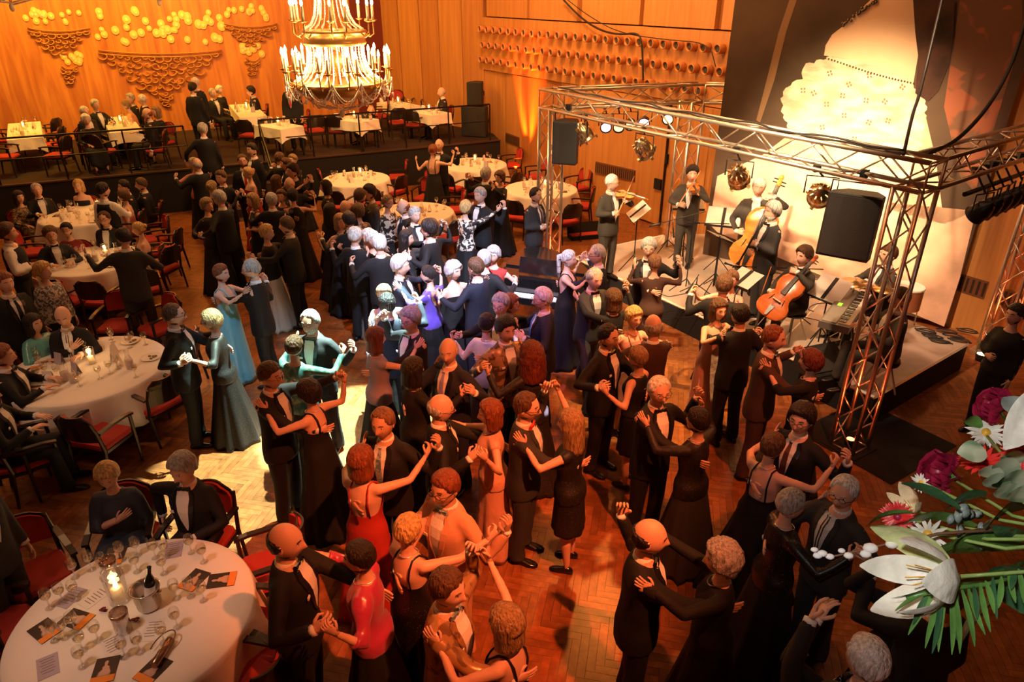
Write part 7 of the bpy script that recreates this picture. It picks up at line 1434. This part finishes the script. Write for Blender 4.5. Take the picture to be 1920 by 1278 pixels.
F('woman with short dark hair in dark red dress sitting at third table', 126, 430, seat=True, face=280, hair=(sh, 'dark'), top='cap', col='darkred', glasses=True, R_='chest')
M('bespectacled man with bow tie and white shirt front sitting behind third table', 197, 410, seat=True, face=275, hair=(rec, 'brown'), glasses=True, fat=1.25)
M('man in dark grey suit standing with his back to camera, reaching over third table', 232, 446, hair=(rec, 'dark'), col='charcoal', face=105, S=1.86, L=('px', 163, 478, -0.1), R_=('loc', (0.30, 0.32, 1.12)), step=0.12, lean=6, yaw=35)
M('waiter in black waistcoat and white sleeves standing at left edge', 12, 437, hair=(thick, 'brown'), top='vest', col='black', face=20, S=1.82, tie='none', R_='front')
M('waiter in black waistcoat and white sleeves pouring wine at fourth table', 192, 358, hair=(sh, 'dark'), top='vest', col='black', face=80, S=1.80, tie='none', R_=('px', 243, 398, 0), yaw=-20)
F('dark-haired woman in gold lace blouse sitting at left of fourth table', 35, 370, seat=True, face=330, hair=(bob, 'dark'), top='sleeve', col='goldlace', R_='lap')
M('man in tuxedo and bow tie sitting at left of fourth table', 69, 356, seat=True, face=310, hair=(rec, 'grey'), R_='table')
F('blond woman in black dress with white collar sitting behind fourth table', 148, 348, seat=True, face=280, hair=(bob, 'blond'), top='strap', col='black')
M('dark-haired man sitting right of fourth table behind curly-haired woman', 235, 350, seat=True, face=220, hair=(sh, 'dark'))
F('woman with curly brown hair and bare shoulders sitting right of fourth table', 233, 368, seat=True, face=190, hair=(wavy, 'brown'), top='strapless', col='pink')
M('brown-haired man in black suit sitting at right of fourth table, looking left', 267, 346, seat=True, face=200, hair=(sh, 'brown'))
F('bare-shouldered woman half hidden behind dark grey suited man', 262, 430, hair=(up, 'blond'), top='strap', col='black', face=200, seat=True)
M('man in dark suit at left edge behind printed blouse', 8, 530, hair=(sh, 'auburn'), face=330, S=1.78, tie='tie')
M('dark-dressed guest standing at left edge beside nearest table', -75, 905, hair=(sh, 'dark'), col='charcoal', face=350, S=1.74)
# on the platform
def turn(key, a, yaw=0):
    j = next(j for j in JOBS if key in j['label']); j['face'] += a; j['yaw'] += yaw
turn('white-haired bespectacled man with blue tie', 22, 10); turn('smiling bald man', 18, 22); turn('old white-haired man with brown tie', 15, 22); turn('grey-haired bespectacled man in tuxedo with white shirt', 12, 12); turn('dark-haired bespectacled man in dark suit with dark red tie', 0, 10); turn('white-haired man in tuxedo looking right', -18, -10); turn('blond woman with bare shoulders looking down', 10, 0); turn('grey-haired man in tuxedo facing left, partner', 15, 10); turn('grey-haired bespectacled man in tuxedo looking right', -15, 0); turn('bespectacled man with bow tie looking left', 15, 15)
PLZ = 1.0
M('white-haired man in dark suit sitting in front of second platform table', 158, 210, z0=PLZ, seat=True, face=330, hair=(rec, 'white'))
F('old white-haired woman in black with legs crossed sitting on platform', 161, 225, z0=PLZ, seat=True, face=310, hair=(wavy, 'white'), top='sleeve', col='black', R_='lap')
M('grey-haired man in black sitting left of second platform table', 178, 197, z0=PLZ, seat=True, face=330, hair=(sh, 'silver'), L='table')
F('blond woman in orange dress sitting right of second platform table', 238, 197, z0=PLZ, seat=True, face=200, hair=(thick, 'dblond'), top='cap', col='orange', lean=12)
M('grey-haired man at far end of second platform table', 246, 185, z0=PLZ, seat=True, face=230, hair=(sh, 'grey'))
M('white-haired man in black at far right end of second platform table', 268, 187, z0=PLZ, seat=True, face=200, hair=(rec, 'white'))
M('man with bow tie and white shirt front sitting at near right of second platform table', 278, 214, z0=PLZ, seat=True, face=200, hair=(bald, 'auburn'), R_='table')
F('smiling grey-haired woman in black sitting right end of second platform table', 294, 210, z0=PLZ, seat=True, face=240, hair=(bob, 'dblond'), top='sleeve', col='black')
M('tall dark figure standing on platform with back to the room', 361, 166, z0=PLZ, hair=(sh, 'dark'), face=80, S=1.80)
M('white-haired man behind tall dark figure on platform', 367, 156, z0=PLZ, hair=(rec, 'white'), face=250, S=1.80)
M('grey-haired man in black sitting left of third platform table', 398, 175, z0=PLZ, seat=True, face=330, hair=(rec, 'grey'))
F('white-haired woman in black sitting left of third platform table', 411, 169, z0=PLZ, seat=True, face=330, hair=(wavy, 'white'), top='sleeve', col='black', R_='lap')
M('dark-haired man in tuxedo sitting right of third platform table, leaning left', 472, 171, z0=PLZ, seat=True, face=200, hair=(thick, 'dark'), lean=8)
M('man in black suit climbing the stairs seen from behind', 380, 243, z0=0.6, hair=(rec, 'grey'), face=100, S=1.80, L=('loc', (-0.45, 0.15, 1.0)), lean=5)
M('red-waistcoated guest standing behind the chandelier on platform', 543, 158, z0=PLZ, hair=(rec, 'brown'), face=270, S=1.80, tie='tie', tiec='red')
F('woman with bare arms in dark dress sitting behind the chandelier', 694, 186, z0=PLZ, seat=True, face=200, hair=(bob, 'brown'), top='strap', col='black', L='table')
M('bald man in tuxedo sitting alone at last platform table on the right', 829, 173, z0=PLZ, seat=True, face=200, hair=(bald, 'grey'), R_='lap')
# musicians
def at(x, y, h): p = W(x, y, h); return (p.x, p.y)
M('white-haired violinist in black tailcoat playing at left of stage', 1146, 342, col='grey2', z0=SH, hair=(rec, 'white'), top='tails', tiec='white', face=308, S=1.78, glasses=True, L=('loc', (-0.13, 0.36, 1.40), 'fist'), R_=('loc', (0.14, 0.30, 1.15), 'fist'), yaw=15)
M('dark-haired young violinist in black suit, second from left on stage', 1298, 326, col='grey2', z0=SH, hair=(thick, 'dark'), face=250, S=1.78, tiec='white', L=('loc', (-0.13, 0.36, 1.40), 'fist'), R_=('loc', (0.14, 0.30, 1.10), 'fist'), yaw=12)
M('grey-haired double bass player standing at back of stage', 1423, 351, col='grey2', z0=SH, hair=(sh, 'grey'), face=250, S=1.86, tiec='white', L=('loc', (-0.24, 0.26, 1.60), 'fist'), R_=('loc', (0.22, 0.30, 0.95), 'fist'))
M('grey-haired bearded clarinettist in grey suit standing centre of stage', 1450, 397, z0=SH, hair=(thick, 'grey'), face=195, S=1.80, col='charcoal', beard='white', L=('loc', (-0.02, 0.28, 1.15), 'fist'), R_=('loc', (0.02, 0.33, 1.02), 'fist'))
M('brown-haired young cellist sitting on stage', 1509, 480, col='grey2', z0=SH, seat=True, hair=(thick, 'brown'), face=205, S=1.78, L=('loc', (-0.16, 0.30, 1.10), 'fist'), R_=('loc', (0.22, 0.36, 0.62), 'fist'))
M('drummer with white shirt front half hidden behind truss post', 1668, 478, col='grey2', z0=SH, seat=True, hair=(sh, 'brown'), face=190, S=1.80, L=('loc', (-0.15, 0.42, 0.80), 'fist'), R_=('loc', (0.15, 0.42, 0.80), 'fist'))
M('keyboard player in dark suit sitting behind truss post', 1690, 560, col='grey2', z0=SH, seat=True, hair=(sh, 'brown'), face=175, S=1.76, L='table', R_='table')
F('person in black standing at right edge, only trousers and flat shoes in view', 1905, 590, hair=(sh, 'dark'), top='sleeve', col='black', low='trousers', face=200, S=1.72, R_='front')
JOBS[:] = [j for j in JOBS if j]
for J in JOBS:      # couples stand close: their labels single each one out, the group joins the dancers
    if not J['seat'] and J['pos'].z < 0.1: J['group'] = 'dancing and standing guests'
    elif J['seat'] and abs(J['pos'].z - SH) > 0.05: J['group'] = 'seated guests'
# every seated guest gets an armchair
LBN = [0]
for J in JOBS:
    if J['seat'] and abs(J['pos'].z - SH) > 0.05:
        s_ = J['S'] / 1.75; p = J['pos']; f_ = J['face']; d_ = Vector((math.cos(R(f_)), math.sin(R(f_)), 0)); q = p + d_ * 0.02
        who = J['label'].split(' sitting')[0].split(',')[0]
        o = chair(q.x, q.y, p.z, f_, ('red armchair under the ' + who)[:110], 'armchairs with guests')
        if abs(p.z - 1) < .1 and (q - PB).dot(PN) > -0.3: print('OFF PLATFORM', J['label'], q)
        if len(o['label'].split()) > 15: o['label'] = ' '.join(o['label'].split()[:15])
import time as _t
_t0 = _t.time()
for J in JOBS: prepare(J)
bpy.context.view_layer.update(); DG = bpy.context.evaluated_depsgraph_get()
for J in JOBS: finish(J)
print('people', len(JOBS), round(_t.time() - _t0, 1), 'tris', sum(len(m.polygons) for m in bpy.data.meshes) * 2)
for c_ in list(PROT.values()) + [CHP]:
    for ch_ in list(c_.children): bpy.data.objects.remove(ch_, do_unlink=True)
    bpy.data.objects.remove(c_, do_unlink=True)
# instruments in the players' hands
def JW(key, v):
    j = next(j for j in JOBS if key in j['label']); return j['obj'].matrix_basis @ Vector(v), j
def bodydir(key, v):
    j = next(j for j in JOBS if key in j['label']); return Matrix.Rotation(R(j['face'] - 90), 3, 'Z') @ Vector(v)
for key, lb in (('white-haired violinist', 'orange varnished violin held by the white-haired violinist'), ('dark-haired young violinist', 'orange varnished violin held by the young dark-haired violinist')):
    b0, _ = JW(key, (-0.03, 0.10, 1.47)); s0, _ = JW(key, (-0.20, 0.62, 1.44)); fiddle('violin', b0, s0, bodydir(key, (0.35, -0.1, 1)), lb)
    h0, _ = JW(key, (0.16, 0.30, 1.14)); q0, _ = JW(key, (-0.16, 0.34, 1.78)); bow(h0, q0, 'violin bow in the hand of the ' + key)
fiddle('double_bass', NEARRAY(1393, 502, (3.62, 10.35, 0.62)), NEARRAY(1467, 331, (4.05, 10.75, 2.2)), (-0.55, -1.0, 0.1), 'orange double bass leaning against its player at the back of the stage', VARN, 0.67, 0.62, 0.12)
fiddle('cello', NEARRAY(1434, 594, (3.45, 8.55, 0.60)), NEARRAY(1532, 482, (4.0, 8.95, 1.45)), (-0.6, -0.75, 0.45), 'red-brown cello held slanting between the cellist knees', VARD, 0.68, 0.64, 0.14)
h0, _ = JW('cellist', (0.24, 0.42, 0.62)); bow(h0, NEARRAY(1446, 500, (3.5, 8.9, 0.9)), 'cello bow held low across the cello')
a0, _ = JW('clarinettist', (0.0, 0.15, 1.50)); a1, _ = JW('clarinettist', (0.02, 0.42, 0.90)); c = empty('clarinet', a0, 0, 'black clarinet played by the bearded man in grey', 'clarinet'); v = a1 - a0
MB().tube([(0, 0, 0), v * .1, v * .12, v * .9, v * .93, v], [.006, .010, .013, .014, .018, .034], 10).build('tube', EBON, c, True)
for k in range(7): MB().tube([v * (.25 + .08 * k) + Vector((0, 0, .012)), v * (.29 + .08 * k) + Vector((0, 0, .014))], .004, 5).build('key', STR, c)
for key, lb in (('cellist', 'chair under the cellist'), ('drummer', 'stool under the drummer behind truss post'), ('keyboard player', 'black bench under the keyboard player')):
    b0, j = JW(key, (0, 0, 0)); s_ = j['S'] / 1.75; c = empty('stool', (b0.x, b0.y, SH), R(j['face'] - 90), 'black ' + lb if not lb.startswith('black') else lb, 'stool'); MB().lathe([(0, .37), (.17, .37), (.18, .40), (.17, .43), (0, .43)], 18).build('seat', BLACKG, c, True)
    for k in range(4): a = k * 1.571 + .78; MB().tube([(.08 * math.cos(a), .08 * math.sin(a), .37), (.22 * math.cos(a), .22 * math.sin(a), .005)], .012, 6).build('leg', STR, c)
